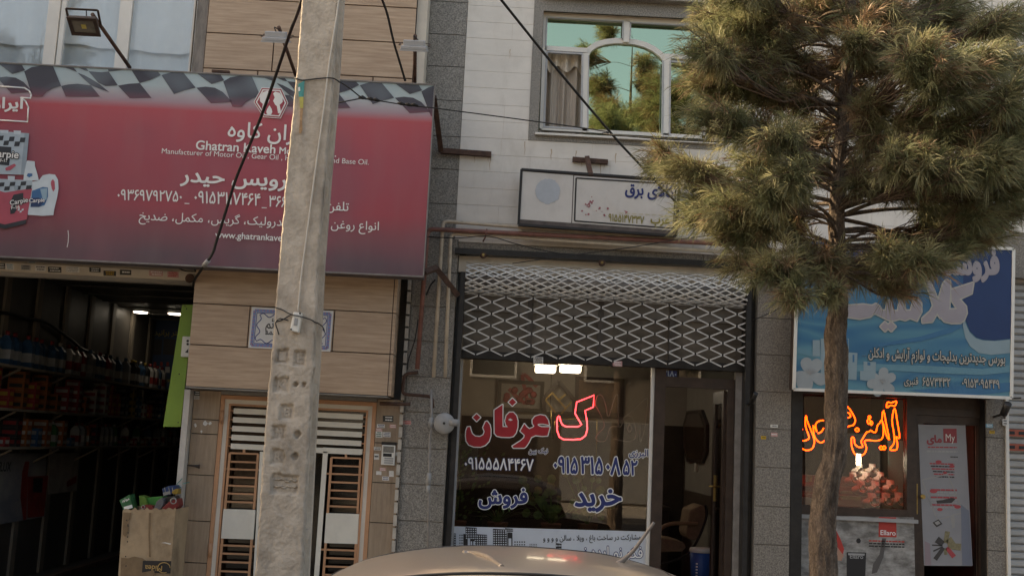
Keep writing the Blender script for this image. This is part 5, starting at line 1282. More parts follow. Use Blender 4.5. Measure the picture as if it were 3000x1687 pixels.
def bust(x, y, s, Y, lb):
    c = at(O_(x,y),Y); k = s
    t_ = thing('necklace_bust', lb, 'necklace bust', c, 'necklace busts in the cosmetics window')
    outl = [(-.30,1.18),(-.26,.78),(-.62,.62),(-.80,.40),(-.62,.12),(-.30,-.05),(0,-.12),(.30,-.05),(.62,.12),(.80,.40),(.62,.62),(.26,.78),(.30,1.18)]
    mb = MB(); n = len(outl); rings = ((1.0,0),(.96,-.05),(.80,-.10),(.5,-.14))
    for sc_, dy in rings:
        for u, v in outl: mb.v.append(c+Vector((u*sc_*k*.1, dy*k*.6, (.42+(v-.42)*sc_)*k*.1)))
    for r_ in range(len(rings)-1):
        for i in range(n):
            j = (i+1)%n; mb.face([r_*n+i, (r_+1)*n+i, (r_+1)*n+j, r_*n+j], 0, True)
    mb.face([(len(rings)-1)*n+i for i in range(n)], 0, True); mb.face([i for i in range(n)][::-1])
    mb.build('bust', mk('bust_velvet', (.66,.64,.60), .8, .06, 20) if 'bust_velvet' not in MT else MT['bust_velvet'], t_)
    mb = MB(); P = []
    for j in range(9):
        a_ = math.pi*(j/8); P.append(c+Vector((-.36*math.cos(a_)*k*.1, -.155*k*.6, (.78-.55*math.sin(a_))*k*.1)))
    mb.tube(P, .0035, 5); mb.build('necklace', MT['brass'], t_)
col = ['left','second','third','fourth']
rown = ['on the lowest step','on the second step','on the third step','on the top step']
ROWS = ([(785,880),(890,878),(990,876)],1.05,YR+.22),([(700,775),(810,780),(925,772)],.98,YR+.42),([(640,705),(740,700),(850,700)],.9,YR+.60),([(690,632),(790,630)],.85,YR+.78)
mb = MB(); zlast = zsl+.06
for row, s, Y in ROWS:
    zb_ = min(at(O_(x,y+50),Y).z for x, y in row)-.02; mb.box(xa1+.08, xwin1+.1, Y-.09, Y+.11 if Y < YR+.7 else Y+.3, zsl+.06, zb_)
mb.build('display_steps', mk('steps_red', (.16,.06,.045), .6, .2, 6), label='stepped dark red display stand in the necklace window', cat='display stand')
for r_, (row, s, Y) in enumerate(ROWS):
    for i, (x, y) in enumerate(row):
        bust(x, y+48, s*1.18, Y, 'pale velvet necklace bust %s, %s of its row from left' % (rown[r_], ['first','second','third'][i]))
# orange neon word (outline script)
ONP = [[(965,168),(985,270),(1003,395),(975,385),(985,430),(980,484),(932,486),(935,470),(962,430),(958,350),(945,260)],
 [(905,165),(910,125),(940,128),(978,116),(968,152),(935,148)],
 [(880,185),(905,310),(925,410),(900,370),(880,290),(868,260)],
 [(868,260),(880,330),(870,400),(820,418),(760,412),(735,425),(750,470),(735,515),(695,532),(660,515),(638,460),(636,398),(655,395),(662,440),(690,465),(722,462),(710,425),(720,405),(752,352),(768,350),(785,338),(800,350),(822,350),(835,300),(850,285)],
 [(757,270),(768,248),(780,272),(768,290)],[(765,235),(775,228),(783,240),(772,248)],[(780,275),(790,268),(796,285),(785,298)],
 [(664,332),(680,320),(694,333),(680,348)],
 [(850,470),(862,458),(874,470),(864,487)],[(874,468),(886,456),(897,470),(884,486)],
 [(602,155),(625,180),(655,230),(665,265),(650,298),(620,305),(600,318)],[(600,205),(622,210),(628,235),(600,240)],
 [(290,225),(300,270),(325,330),(350,400),(352,440),(335,478),(290,490),(250,465),(225,415),(218,385),(240,400),(270,418),(305,405),(312,385),(285,300)],
 [(425,262),(385,268),(362,300),(372,350),(345,300),(352,375),(375,415),(405,432),(435,412),(440,385)],[(380,360),(405,350),(425,320)],
 [(222,335),(235,318),(248,332),(236,356)],[(240,325),(256,312),(262,335),(248,345)]]
YO = YR+.05
t3 = thing('neon_sign', 'lit orange neon script sign behind the cosmetics shop window', 'neon sign', at(O_(600,520),YO))
mo = glow('neon_orange', (1,.05,.009), 5.2)
mb = MB()
for i, P in enumerate(ONP):
    op = i in (10,13,14)
    q = [at(O_(*p),YO) for p in P]
    mb.tube(smooth_path(q, 3, closed=not op), .0063, 7, closed=not op)
mb.build('neon_tube', mo, t3)
mb = MB(); mb.tube([at(O_(290,225),YO+.012), at(O_(300,60),YO+.012)], .004, 5); mb.tube([at(O_(880,185),YO+.012), at(O_(885,60),YO+.012)], .004, 5); mb.build('hanging_wire', MT['cable'], t3)
# bulb / hanging lamp inside
p = at(O_(690,560),YR+.6); mb = MB(); mb.tube([p+Vector((0,0,.055)),p-Vector((0,0,.055))], .022, 12); mb.build('lamp_glass', glow('display_lamp', (1,.96,.88), 13), label='small lit white cylinder lamp above the necklace busts', cat='lamp')
# roller shutter at the far right, lamp and camera
RSH = thing('roller_shutter', 'white slatted roller shutter with red vent rows at far right', 'shutter', (xq1+.8, YW+.1, .2))
mb = MB(); zs_ = .2; hh = 57*.3844*YW/FPX
x1_ = xq1+2.2
while zs_ < zz(N(2050,400)):
    za, zb_ = zs_, zs_+hh*.96
    mb.add([(xq1+.03,YW+.10,za),(x1_,YW+.10,za),(x1_,YW+.075,za+hh*.25),(xq1+.03,YW+.075,za+hh*.25),(xq1+.03,YW+.075,zb_-hh*.2),(x1_,YW+.075,zb_-hh*.2),(x1_,YW+.10,zb_),(xq1+.03,YW+.10,zb_)], [(0,1,2,3),(3,2,5,4),(4,5,6,7)])
    zs_ += hh
mb.build('slats', mk('shutter_white', (.42,.405,.385), .45, .08, 5, stain=((.28,.25,.22),3,(.4,1,3),.5,.8,.5)), RSH)
mb = MB(); mb.box(xq1, xq1+.03, YW-.03, YW+.12, .2, zz(N(2050,300))); mb.build('guide_rail', MT['white_frame'], RSH)
for yy in (358,467):
    mb = MB(); c = at(O_(1890,yy),YW+.06); mb.box(xq1+.04, x1_, YW+.05, YW+.06, c.z-.033, c.z+.033)
    mb.build('vent_strip', mk('vent_red', (.42,.10,.06), .5, .1, 9) if 'vent_red' not in MT else MT['vent_red'], RSH)
    mb = MB()
    for k in range(14): mb.box(xq1+.06+k*.10, xq1+.12+k*.10, YW+.045, YW+.049, c.z-.015, c.z+.015)
    mb.build('vent_slot', MT['ink_black'], RSH, kind='stuff')
zshb = zz(N(2050,590)); 
mb = MB(); mb.box(xq1-.15, 8.5, YW+.35, YW+.4, .1, ZT); mb.build('shutter_backing', MT['interior_dark'], RB)
def fitting(z, P, r, label, name='camera', cat='camera', Y=10.5):
    t_ = thing(name, label, cat, at(z(*P[0]), Y))
    mb = MB(); q = [at(z(*p), Y-.1*i) for i, p in enumerate(P)]
    mb.tube(q, r, 12); mb.build('housing', MT['black_metal'], t_)
    mb = MB(); mb.tube([q[0]+Vector((0,.02,0)), Vector((q[0].x, YW-.0, q[0].z-.02))], .012, 8); mb.build('arm', MT['black_metal'], t_)
fitting(O_, [(1795,215),(1830,135)], .034, 'black cylinder lamp pointing up at corner of blue sign beside shutter', 'wall_lamp', 'lamp')
fitting(M_, [(690,290),(716,232)], .022, 'small black camera on right jamb of agency shop', 'camera', 'camera', 10.55)
mb = MB(); mb.bar(at(N(1720,1362),YSB+.05), at(N(2065,1352),YSB+.02), .014, .014); mb.build('rod', MT['black_metal'], label='thin dark rod jutting right under the blue sign', cat='rod')
# ================================================================== GARAGE SHOP CONTENTS
# green notice board and outlet box
YGB = YW+.02
mb = MB(); mb.prism([at(E_(*p),YGB) for p in ((1717,492),(1538,1640),(1700,1640),(1830,492))], .03)
GB = mb.build('green_board', mk('board_green', (.20,.33,.055), .55, .06, 4), label='bright green board standing inside edge of garage doorway', cat='board')
mb = MB()
for p in ((1745,505),(1760,530),(1690,1145),(1680,1600)): mb.lathe(at(E_(*p),YGB-.001), [(.007,0),(.006,-.003)], 8, 'y')
mb.build('screw', MT['ink_black'], GB)
p, q = at(E_(1722,788),YGB-.05), at(E_(1800,985),YGB-.05)
ob = thing('socket_box', 'white electric socket box with two round sockets on green board', 'socket', ((p.x+q.x)/2, YGB-.03, q.z))
MB().box(p.x, q.x+.04, YGB-.055, YGB-.002, q.z, p.z).build('case', MT['plastic_white'], ob, bevel=.006)
for y in (832,862):
    mb = MB(); mb.lathe(at(E_(1770,y),YGB-.056), [(.012,0),(.009,-.003)], 10, 'y'); mb.build('socket_hole', MT['ink_black'], ob)
mb = MB(); a = [at(E_(*p),YGB-.057) for p in ((1745,940),(1775,905),(1775,945))]; mb.prism(a, .002); mb.build('mark', MT['ink_black'], ob)
# stickers along the lintel
SG_ = 'stickers along the garage lintel'
for (x0,y0,x1,y1,m,lb,n,ink,Y) in ((258,60,342,98,'sticker_white','white sticker with blue top on upper lintel strip',3,'sticker_blue',10.55),(714,76,806,115,'sticker_white','red-edged white sticker on upper lintel strip',3,'poster_red',10.55),
  (-30,98,48,150,'sticker_dark','dark sticker at left end of lintel',2,'ink_white',10.48),(50,102,132,160,'sticker_white','white sticker with blue lines second from left on lintel',3,'sticker_blue',10.48),(198,115,286,162,'plastic_grey','grey sticker on lintel above curled paper strip',2,'ink_black',10.48),(330,120,432,172,'sticker_white','white sticker with dark foot beside the black text sticker',2,'ink_black',10.48),
  (452,132,578,184,'sticker_dark','long black sticker with white writing near left of lintel',2,'ink_white',10.48),(622,132,748,184,'sticker_white','long plain white sticker with faint writing on lintel',3,'plastic_grey',10.48),(843,138,948,182,'sticker_dark','black sticker with pale edge right of long white sticker',2,'ink_white',10.48),(976,170,1094,216,'sticker_dark','brown-black sticker with yellow foot in mid lintel',2,'sticker_yellow',10.48),(1130,160,1238,208,'sticker_dark','black sticker with bold white writing right of centre',1,'ink_white',10.48),(1408,168,1536,218,'sticker_pink','reddish sticker with round emblem near right end of lintel',2,'ink_white',10.48),(1578,176,1685,232,'sticker_pink','pink sticker with dark head, last one on lintel',3,'poster_red',10.48)):
    sticker(E_, x0,y0,x1,y1, Y-.002, m, lb, n, ink, SG_)
mb = MB(); mb.lathe(at(E_(1790,243),10.47), [(.045,0),(.04,-.012)], 14, 'y'); mb.build('lock_cover', MT['rust_metal'], label='oval rusty lock cover at right end of garage lintel', cat='lock cover')
mb = MB(); P = smooth_path([at(E_(*p),10.4) for p in ((1640,112),(1690,150),(1760,175),(1850,178))],6); mb.tube(P, .006, 6); mb.build('wire', MT['cable'], label='short black wire drooping under the red sign by garage lintel', cat='wire')
mb = MB(); mb.prism([at(E_(*p),10.42) for p in ((1780,110),(1845,180),(1850,125))], .05); mb.build('angle_plate', MT['black_metal'], label='black triangular plate at right end of garage lintel', cat='plate')
# two round ceiling lights
for nm, x in (('left',1326),('right',1652)):
    y = 565 if nm == 'left' else 580; zc2 = zl0+.24; d = at(E_(x,y),1)-CP; t_ = (zc2-CP.z)/d.z; p = CP+d*t_; lr = 19.5*p.y/FPX
    tt = thing('ceiling_light', 'lit round white ceiling light in garage, %s one of the two' % nm, 'light', (p.x,p.y,zc2), 'garage ceiling lights')
    MB().lathe((p.x,p.y,zc2-.005), [(lr,0),(lr,.01)], 24).build('diffuser', glow('lamp_white', (1,.98,.95), 3) if 'lw' not in MT else MT['lw'], tt)
    MB().lathe((p.x,p.y,zc2+.008), [(lr+.015,0),(lr+.015,.03)], 24).build('rim', MT['plastic_white'], tt)
# cable along the side wall
mb = MB()
P = [on_side(E_,x,y,xgl+.035) for x,y in ((-40,560),(120,580),(250,620),(420,650),(560,740),(680,830),(780,910),(920,960),(1060,1000),(1120,1080))]
mb.tube(smooth_path(P,4), .02, 6); mb.build('cable', MT['cable'], label='black cable sagging along the garage side wall', cat='cable')
# shelves along the left-hand wall of the garage
def shelf_run(y0s, lab):
    # y0s: heights as seen at the near end
    t_ = thing('wall_shelf', lab, 'shelf', (xgl+.2, 17, y0s), 'garage wall shelves')
    MB().box(xgl+.035, xgl+.36, 11.2, 20.5, y0s-.025, y0s).build('board', mk('shelf_board', (.18,.15,.115), .6, .1, 5) if 'shelf_board' not in MT else MT['shelf_board'], t_)
    mb = MB()
    for k in range(7):
        yy = 11.9+k*1.3; mb.bar((xgl+.03,yy,y0s-.2),(xgl+.33,yy,y0s-.03),.02,.02); 
    mb.build('bracket', MT['shelf_board'], t_, kind='stuff')
    return t_
def side_z(z, x, y, X): return on_side(z, x, y, X).z
def side_y(z, x, y, X): return on_side(z, x, y, X).y
zA1 = side_z(E_,300,1085,xgl+.36); zA2 = side_z(F_,300,345,xgl+.36); zA3 = side_z(F_,300,30,xgl+.36)
sh = []
for zz_, lb in ((zA1,'top long shelf of oil bottles on garage side wall'),(zA3,'middle long shelf crammed with small boxes on garage side wall'),(zA2,'lowest long shelf with bottles and packs on garage side wall')):
    shelf_run(zz_, lb)
gcol = {'blue':(.02,.06,.12),'red':(.19,.022,.022),'white':(.27,.265,.255),'yellow':(.24,.16,.025),'black':(.02,.02,.02),'orange':(.20,.065,.02),'green':(.03,.10,.035),'silver':(.17,.175,.18)}
for k, c in gcol.items(): mk('pack_'+k, c, .4, .1, 10)
proto = {}
def bottle_proto(c, c2):
    key = ('b',c,c2)
    if key not in proto:
        t_ = thing('oil_bottle', 'x', 'bottle', (0,0,-30)); t_.location = (0,0,-30); ORG[t_] = Vector((0,0,0))
        mb = MB(); mb.box(-.055,.055,-.035,.035,0,.20); mb.add([(-.055,-.035,.2),(.055,-.035,.2),(.055,.035,.2),(-.055,.035,.2),(-.02,-.02,.25),(.02,-.02,.25),(.02,.02,.25),(-.02,.02,.25)], [(0,1,5,4),(1,2,6,5),(2,3,7,6),(3,0,4,7),(4,5,6,7)]); mb.build('body', MT['pack_'+c], t_)
        mb = MB(); mb.lathe((0,0,.252), [(.019,0),(.019,.035)], 10); mb.build('cap', MT['pack_'+c2], t_)
        mb = MB(); mb.box(-.045,.0562,-.0362,.036,.05,.13); mb.build('label', MT['pack_'+('white' if c != 'white' else c2)], t_)
        proto[key] = [t_, False]
    return proto[key]
def pack_proto(c, c2):
    key = ('p',c,c2)
    if key not in proto:
        t_ = thing('product_box', 'x', 'box', (0,0,-30)); ORG[t_] = Vector((0,0,0))
        MB().box(-.09,.09,-.06,.06,0,.10).build('carton', MT['pack_'+c], t_)
        mb = MB(); mb.box(.0902,.0912,-.045,.045,.03,.07); mb.box(-.07,.07,-.0612,-.0602,.03,.07); mb.build('label', MT['pack_'+c2], t_, kind='stuff')
        proto[key] = [t_, False]
    return proto[key]
def put(pr, loc, rz, sc, label, group):
    src, used = pr
    if not used: o = src; pr[1] = True
    else:
        o = src.copy(); COL.objects.link(o)
        for ch in src.children:
            c = ch.copy(); COL.objects.link(c); c.parent = o
    o.location = loc; o.rotation_euler = (0,0,rz); o.scale = (sc,)*3; o['label'] = label; o['group'] = group
    return o
rs = random.Random(21)
y = 11.5
near = lambda y: 'near the doorway' if y < 13.5 else 'midway along' if y < 16.5 else 'at the deep end'
while y < 19.5:                                      # top shelf: bottles, then cans and packs deeper in
    c, c2 = rs.choice([('blue','red'),('blue','white'),('red','black'),('white','red'),('black','yellow'),('silver','blue')]) if y > 13 else ('blue','red')
    put(bottle_proto(c,c2), (xgl+.2+rs.uniform(-.02,.03), y, zA1), math.pi/2*0, 1.25, '%s oil bottle with %s cap standing on the top garage shelf, %s' % (c, c2, near(y)), 'oil bottles on the top garage shelf')
    y += rs.uniform(.19,.30)
y = 11.5
while y < 19.5:                                      # middle shelf: stacks of flat packs
    c, c2 = rs.choice([('red','white'),('red','yellow'),('black','silver'),('orange','black'),('blue','white'),('white','red'),('yellow','black')])
    for k in range(rs.choice([2,3,3,4])):
        put(pack_proto(c,c2), (xgl+.2, y, zA3+k*.101), 0, 1.0, '%s box with %s label in a stack on middle garage shelf, %s' % (c, c2, near(y)), 'boxes stacked on the middle garage shelf')
    y += rs.uniform(.24,.36)
y = 11.5
while y < 19.5:
    if rs.random() < .55:
        c, c2 = rs.choice([('orange','black'),('white','red'),('blue','white'),('silver','red'),('green','white')])
        put(bottle_proto(c,c2), (xgl+.22, y, zA2), 0, 1.0, '%s bottle with %s cap on the lowest garage shelf, %s' % (c, c2, near(y)), 'bottles on the lowest garage shelf'); y += rs.uniform(.16,.24)
    else:
        c, c2 = rs.choice([('red','white'),('blue','silver'),('orange','white'),('black','red')])
        for k in range(rs.choice([1,2,3])): put(pack_proto(c,c2), (xgl+.2, y+.05, zA2+k*.101), 0, 1.0, '%s box with %s label in a stack on lowest garage shelf, %s' % (c, c2, near(y)), 'boxes stacked on the lowest garage shelf')
        y += rs.uniform(.24,.34)
# posters on the side wall below the shelves
def wallposter(P, X, m, label, deco=None):
    q = [on_side(F_, *p, X) for p in P]; b_ = len(q)
    mb = MB(); mb.v = [v for v in q]+[v-Vector((.004,0,0)) for v in q]; n = len(q)
    mb.face(list(range(n))); mb.face(list(range(n,2*n))[::-1])
    for i in range(n): mb.face([i,(i+1)%n,n+(i+1)%n,n+i])
    return mb.build('poster', m, label=label, cat='poster')
po1 = wallposter(((-60,400),(-60,1015),(380,940),(395,400)), xgl+.05, mk('poster_sky', (.30,.30,.30), .5, .0, 2, (1,1,1.5), col2=(.16,.17,.20)), 'big pale welding poster low on garage side wall near doorway')
q = [on_side(F_,*p,xgl+.056) for p in ((235,600),(235,950),(375,935),(410,590))]; mb = MB(); mb.v = q; mb.face([0,1,2,3]); mb.build('red_machine', mk('machine_red', (.25,.03,.025), .5, .3, 6), po1)
q = [on_side(F_,*p,xgl+.058) for p in ((285,615),(285,730),(360,735),(365,610))]; mb = MB(); mb.v = q; mb.face([0,1,2,3]); mb.build('machine_panel', MT['ink_black'], po1)
q = [on_side(F_,*p,xgl+.056) for p in ((190,560),(175,780),(200,970),(225,960),(235,600),(250,470),(215,470))]; mb = MB(); mb.v = q; mb.face(list(range(7))); mb.build('welder_figure', MT['machine_red'], po1)
def side_text(s, x0, x1, y, X, m, par, vs=1.):
    a, b = on_side(F_,x0,y,X), on_side(F_,x1,y,X); po = outlines(s); us = [p.x for o in po for p in o]; u0, u1 = min(us), max(us); k = abs(b.y-a.y)/(u1-u0)
    mb = MB(); letter_sheet(mb, po, lambda u, v, l: Vector((X+l, a.y+(b.y-a.y)*(u-u0)/(u1-u0), a.z+(b.z-a.z)*(u-u0)/(u1-u0)+v*k*vs)), .02); mb.build('lettering', m, par)
side_text('FLUX', -20, 90, 552, xgl+.058, MT['ink_black'], po1, 1.0)
po2 = wallposter(((420,400),(415,750),(655,720),(680,395)), xgl+.05, mk('poster_gray2', (.26,.24,.22), .5, .0, 4, col2=(.40,.39,.37)), 'second pale poster with red panel low on garage side wall')
q = [on_side(F_,*p,xgl+.056) for p in ((570,640),(570,690),(650,650),(655,590))]; mb = MB(); mb.v = q; mb.face([0,1,2,3]); mb.build('red_panel', MT['machine_red'], po2)
# blue banner at the rear right of the garage
Yb = 17.5
mb = MB(); mb.prism([at(E_(*p),Yb) for p in ((1395,270),(1300,1310),(1700,1310),(1740,270))], .02)
BN = mb.build('banner', mk('banner_navy', (.012,.035,.085), .5, .1, 3), label='tall dark blue banner hanging beyond the green board in garage', cat='banner')
text('... بهتر برانید', E_, (1455,775), (1790,780), Yb-.004, ['ink_olive'], BN, bold=.01)
text('تعویض کنید', E_, (1420,1205), (1640,1210), Yb-.004, ['ink_olive'], BN, bold=.01)
mb = MB()
for k, x in enumerate((1380,1440,1500,1560)):
    mb.prism([at(E_(*p),Yb-.004) for p in ((x,1075),(x-5,1130),(x+40,1132),(x+42,1078))], 0, 0); mb.prism([at(E_(*p),Yb-.004) for p in ((x+10,1030),(x+8,1068),(x+34,1068),(x+34,1030))], 0, 1)
for x in (1420,1545): mb.prism([at(E_(*p),Yb-.004) for p in ((x,810),(x-8,960),(x+100,965),(x+108,818))], 0, 2)
mb.build('printed_bottles', [MT['plastic_grey'], MT['machine_red'], MT['ink_black']], BN)
# counter with cans deeper in
CT = thing('counter', 'dark shop counter at rear right of garage', 'counter', (-2.9,17,zf))
MB().box(-3.6,xpost0+.8,16.2,17.0,zf,1.05).build('body', MT['interior_dark'], CT); MB().box(-3.65,xpost0+.8,16.15,17.0,1.054,1.09).build('top', MT['shelf_board'], CT)
for i in range(10):
    c, c2 = rs.choice([('white','orange'),('silver','orange'),('blue','yellow')])
    lx = -4.5+(i % 5)*.24; lz = zf+(i//5)*.36
    put(bottle_proto(c,c2), (lx, 16.0, lz), 0, 1.3, '%s canister with %s cap in the pile on garage floor, %s layer' % (c, c2, 'lower' if i < 5 else 'upper'), 'canisters piled on garage floor')
for pr in list(proto.values()):
    if not pr[1]:
        for c in list(pr[0].children): bpy.data.objects.remove(c)
        bpy.data.objects.remove(pr[0])
# cardboard box with empty cans
Yc = 10.30
cb = thing('cardboard_box', 'worn brown cardboard box by garage door post overflowing with empty oil cans', 'box', at(F_(1270,1449),Yc)-Vector((0,0,.35)))
ORG[cb] = Vector(cb.location)
tl_, tr_ = at(F_(1055,885),Yc), at(F_(1500,890),Yc); bl_, br_ = at(F_(1040,1449),Yc), at(F_(1465,1449),Yc)
zb2 = .127; 
mk('cardboard', (.40,.29,.185), .85, .08, 6, bump=.08, bscale=25, stain=((.17,.12,.075),2.6,(1,1,.7),.46,.66,.75))
mb = MB(); x0, x1 = tl_.x, tr_.x; xb_0, xb_1 = bl_.x, br_.x; d_ = .42; th = .012
nxk = 8
def wall4(mb, pa, pb, qa, qb, th, mi=0):
    n = Vector((0,0,0)); e = (pb-pa).normalized(); nn = Vector((e.y,-e.x,0))*th
    V = [pa,pb,qb,qa]; mb.add([v for v in V]+[v-nn for v in V], [(0,1,2,3),(7,6,5,4),(0,4,5,1),(1,5,6,2),(2,6,7,3),(3,7,4,0)], mi)
B = [Vector((xb_0,Yc,zb2)), Vector((xb_1,Yc,zb2)), Vector((xb_1,Yc+d_,zb2)), Vector((xb_0,Yc+d_,zb2))]
T = [Vector((x0,Yc-.02,tl_.z)), Vector((x1,Yc-.01,tr_.z+.01)), Vector((x1+.01,Yc+d_+.02,tr_.z+.02)), Vector((x0-.01,Yc+d_+.02,tl_.z+.01))]
mid = [(b+t)/2+Vector((0,s,0)) for b, t, s in zip(B, T, (-.03,-.02,.02,.02))]
for i in range(4):
    j = (i+1)%4; wall4(mb, B[i], B[j], mid[i], mid[j], th); wall4(mb, mid[i], mid[j], T[i], T[j], th)
mb.box(xb_0+.02, xb_1-.02, Yc+.02, Yc+d_-.02, zb2, zb2+.02)
rcb = random.Random(9); nj = 22
rim = [T[0].lerp(T[1],i/nj)+Vector((0,-.003,.006+(rcb.uniform(-.004,.022) if i % 3 else -.004))) for i in range(nj+1)]
mb.prism([T[0]-Vector((0,.003,.03)), T[1]-Vector((0,.003,.03))]+rim[::-1], .006)
mb.build('carton', MT['cardboard'], cb)
def onbox(x, y, l=0):
    p = at(F_(x,y),Yc); m0, m1 = (mid[0]+mid[1])/2, (T[0]+T[1])/2; m2 = (B[0]+B[1])/2
    z_ = p.z; yy = (m0.y+(m1.y-m0.y)*(z_-m0.z)/(m1.z-m0.z)) if z_ > m0.z else (m2.y+(m0.y-m2.y)*(z_-m2.z)/(m0.z-m2.z))
    return Vector((p.x, yy-.0145-l, z_))
mb = MB()
for P in ([(1048,1285),(1110,1290),(1160,1275),(1230,1290),(1290,1330),(1330,1345),(1330,1449),(1042,1449)],[(1060,900),(1130,905),(1120,960),(1098,985),(1108,1060),(1080,1110),(1060,1090)],[(1280,905),(1300,905),(1292,1100),(1300,1280),(1285,1280),(1278,1100)]): mb.prism([onbox(*p) for p in P], .0005, 0)
for x,y in ((1092,968),(1103,1008),(1104,1018),(1105,1075),(1102,1110),(1100,1150),(1086,1275),(1090,1355)): mb.prism([onbox(x+5*math.cos(k*1.05),y+8*math.sin(k*1.05),.001) for k in range(6)], .0005, 1)
mb.prism([onbox(*p,.001) for p in ((1385,1160),(1420,1155),(1470,1165),(1465,1175),(1420,1163))], .0005, 2)
mb.build('stain', [mk('card_stain', (.20,.135,.08), .9, .15, 12), MT['ink_black'], MT['sticker_white']], cb, kind='stuff')
mb = MB(); P = [at(F_(*p),Yc-.045) for p in ((1220,1315),(1212,1415),(1455,1425),(1462,1318))]; mb.prism(P, .002); lbp = mb.build('printed_label', MT['ink_black'], cb)
# upside-down maker's name on the carton
po = outlines('Midea'); us = [p.x for o in po for p in o]; a, b = at(F_(1385,1360),Yc-.048), at(F_(1240,1352),Yc-.048); k = (a.x-b.x)/(max(us)-min(us))
mb = MB(); letter_sheet(mb, po, lambda u, v, l: Vector((a.x-(u-min(us))*k, Yc-.049, a.z-v*k)), .015); mb.build('lettering', mk('ink_gold', (.40,.26,.10), .5), lbp)
mb = MB(); c = at(F_(1400,1375),Yc-.049); mb.tube([c+Vector((.055*math.cos(t*.4),0,.045*math.sin(t*.4))) for t in range(14)], .004, 5); mb.build('swirl_mark', MT['ink_gold'], lbp)
def can(P, label, m, cap=None, r=.06, name='oil_can', y=Yc+.1):
    t_ = thing(name, label, 'can', at(F_(*P[0]), y), 'empty cans in the cardboard box')
    return t_
t_ = can([(1110,820)], 'green and white oil carton on left of cardboard box', None)
P = [at(F_(*p),Yc+.06) for p in ((1020,800),(1105,752),(1135,870),(1055,885))]; P2 = [at(F_(*p),Yc+.18) for p in ((1105,750),(1175,742),(1200,850),(1140,868))]
mb = MB(); mb.prism(P, .15); mb.build('body', mk('can_green', (.03,.13,.055), .4, .2, 20), t_)
text('موتور', F_, (1040,815), (1105,795), Yc+.057, ['ink_white'], t_, bold=.02); mb = MB(); mb.bar(at(F_(1060,870),Yc+.057), at(F_(1130,850),Yc+.057), .03, .002); mb.build('label_band', MT['ink_white'], t_)
def jerry(cx, cy, a, l, w_, m, label, capm, y):
    t_ = can([(cx,cy)], label, None, y=y); c = at(F_(cx,cy),y); ux = Vector((math.cos(a),0,math.sin(a))); uz = Vector((-math.sin(a),0,math.cos(a)))
    O2 = [(-.5,-.5),(.5,-.5),(.5,.35),(.25,.5),(-.15,.5),(-.5,.3)]
    mb = MB(); mb.prism([c+ux*(u*l)+uz*(v*w_) for u, v in O2], .09); mb.build('body', m, t_, bevel=.012)
    q = c+ux*l*.1+uz*w_*.5+Vector((0,.045,0)); mb = MB(); mb.tube([q, q+uz*.04], .022, 12); mb.build('cap', capm, t_)
def packet(P, dep, label, m, y, txt=None, band=None):
    # squashed carton or can: outline traced, with its own depth
    t_ = thing('oil_can', label, 'can', at(F_(*P[0]), y), 'empty cans in the cardboard box')
    q = [at(F_(*p), y) for p in P]; mb = MB(); mb.prism(q, dep); mb.build('body', m, t_, bevel=.006)
    if band:
        mb = MB(); mb.prism([at(F_(*p), y-.002) for p in band], .001); mb.build('label_band', MT['pack_white'], t_)
    return t_
def spout(t_, x, y, Y, r, m):
    c = at(F_(x,y),Y); mb = MB(); mb.lathe(c, [(r,.03),(r,0),(r*.7,-.002),(r*.65,.02)], 14, 'y'); mb.build('spout', m, t_)
t_ = packet([(1185,760),(1240,775),(1262,840),(1235,870),(1190,850)], .14, 'yellow-green squashed carton behind the green and white one', mk('can_lime',(.10,.20,.03),.4,.2,9), Yc+.12)
t_ = packet([(1240,780),(1385,768),(1395,800),(1350,838),(1260,845),(1225,835)], .16, 'bright green can lying across middle of cardboard box', mk('can_bright',(.03,.20,.04),.35,.2,9), Yc+.16)
t_ = packet([(1205,850),(1240,838),(1300,848),(1310,880),(1260,890),(1215,880)], .10, 'small red can at front of cardboard box', MT['pack_red'], Yc+.05); spout(t_, 1222, 858, Yc+.047, .018, MT['pack_white'])
t_ = packet([(1310,880),(1335,810),(1380,778),(1400,800),(1395,840),(1370,880)], .14, 'dark grey can slumped in the middle of cardboard box', mk('can_grey',(.12,.12,.13),.5,.2,9), Yc+.06)
t_ = packet([(1390,790),(1430,770),(1500,765),(1508,800),(1440,820),(1400,840)], .12, 'black oily can under the blue one on cardboard box', MT['pack_black'], Yc+.12)
t_ = packet([(1380,870),(1440,815),(1510,785),(1520,850),(1490,885),(1400,890)], .18, 'large red can with open spout on right of cardboard box', MT['pack_red'], Yc+.05); spout(t_, 1480, 806, Yc+.047, .03, MT['pack_white'])
t_ = packet([(1382,705),(1440,678),(1500,672),(1512,715),(1470,745),(1395,768)], .12, 'dark blue and white can on top of the heap', MT['b_deep'], Yc+.16, band=[(1390,735),(1450,720),(1458,742),(1398,762)])
mb = MB()
for x in (1405,1440,1470): mb.bar(at(F_(x,690),Yc+.158), at(F_(x+12,755),Yc+.158), .006, .001)
mb.build('label_line', MT['pack_white'], t_, kind='stuff')
t_ = packet([(1462,735),(1490,705),(1520,700),(1520,748),(1490,752)], .10, 'yellow can behind door post at top of heap', MT['pack_yellow'], Yc+.13)

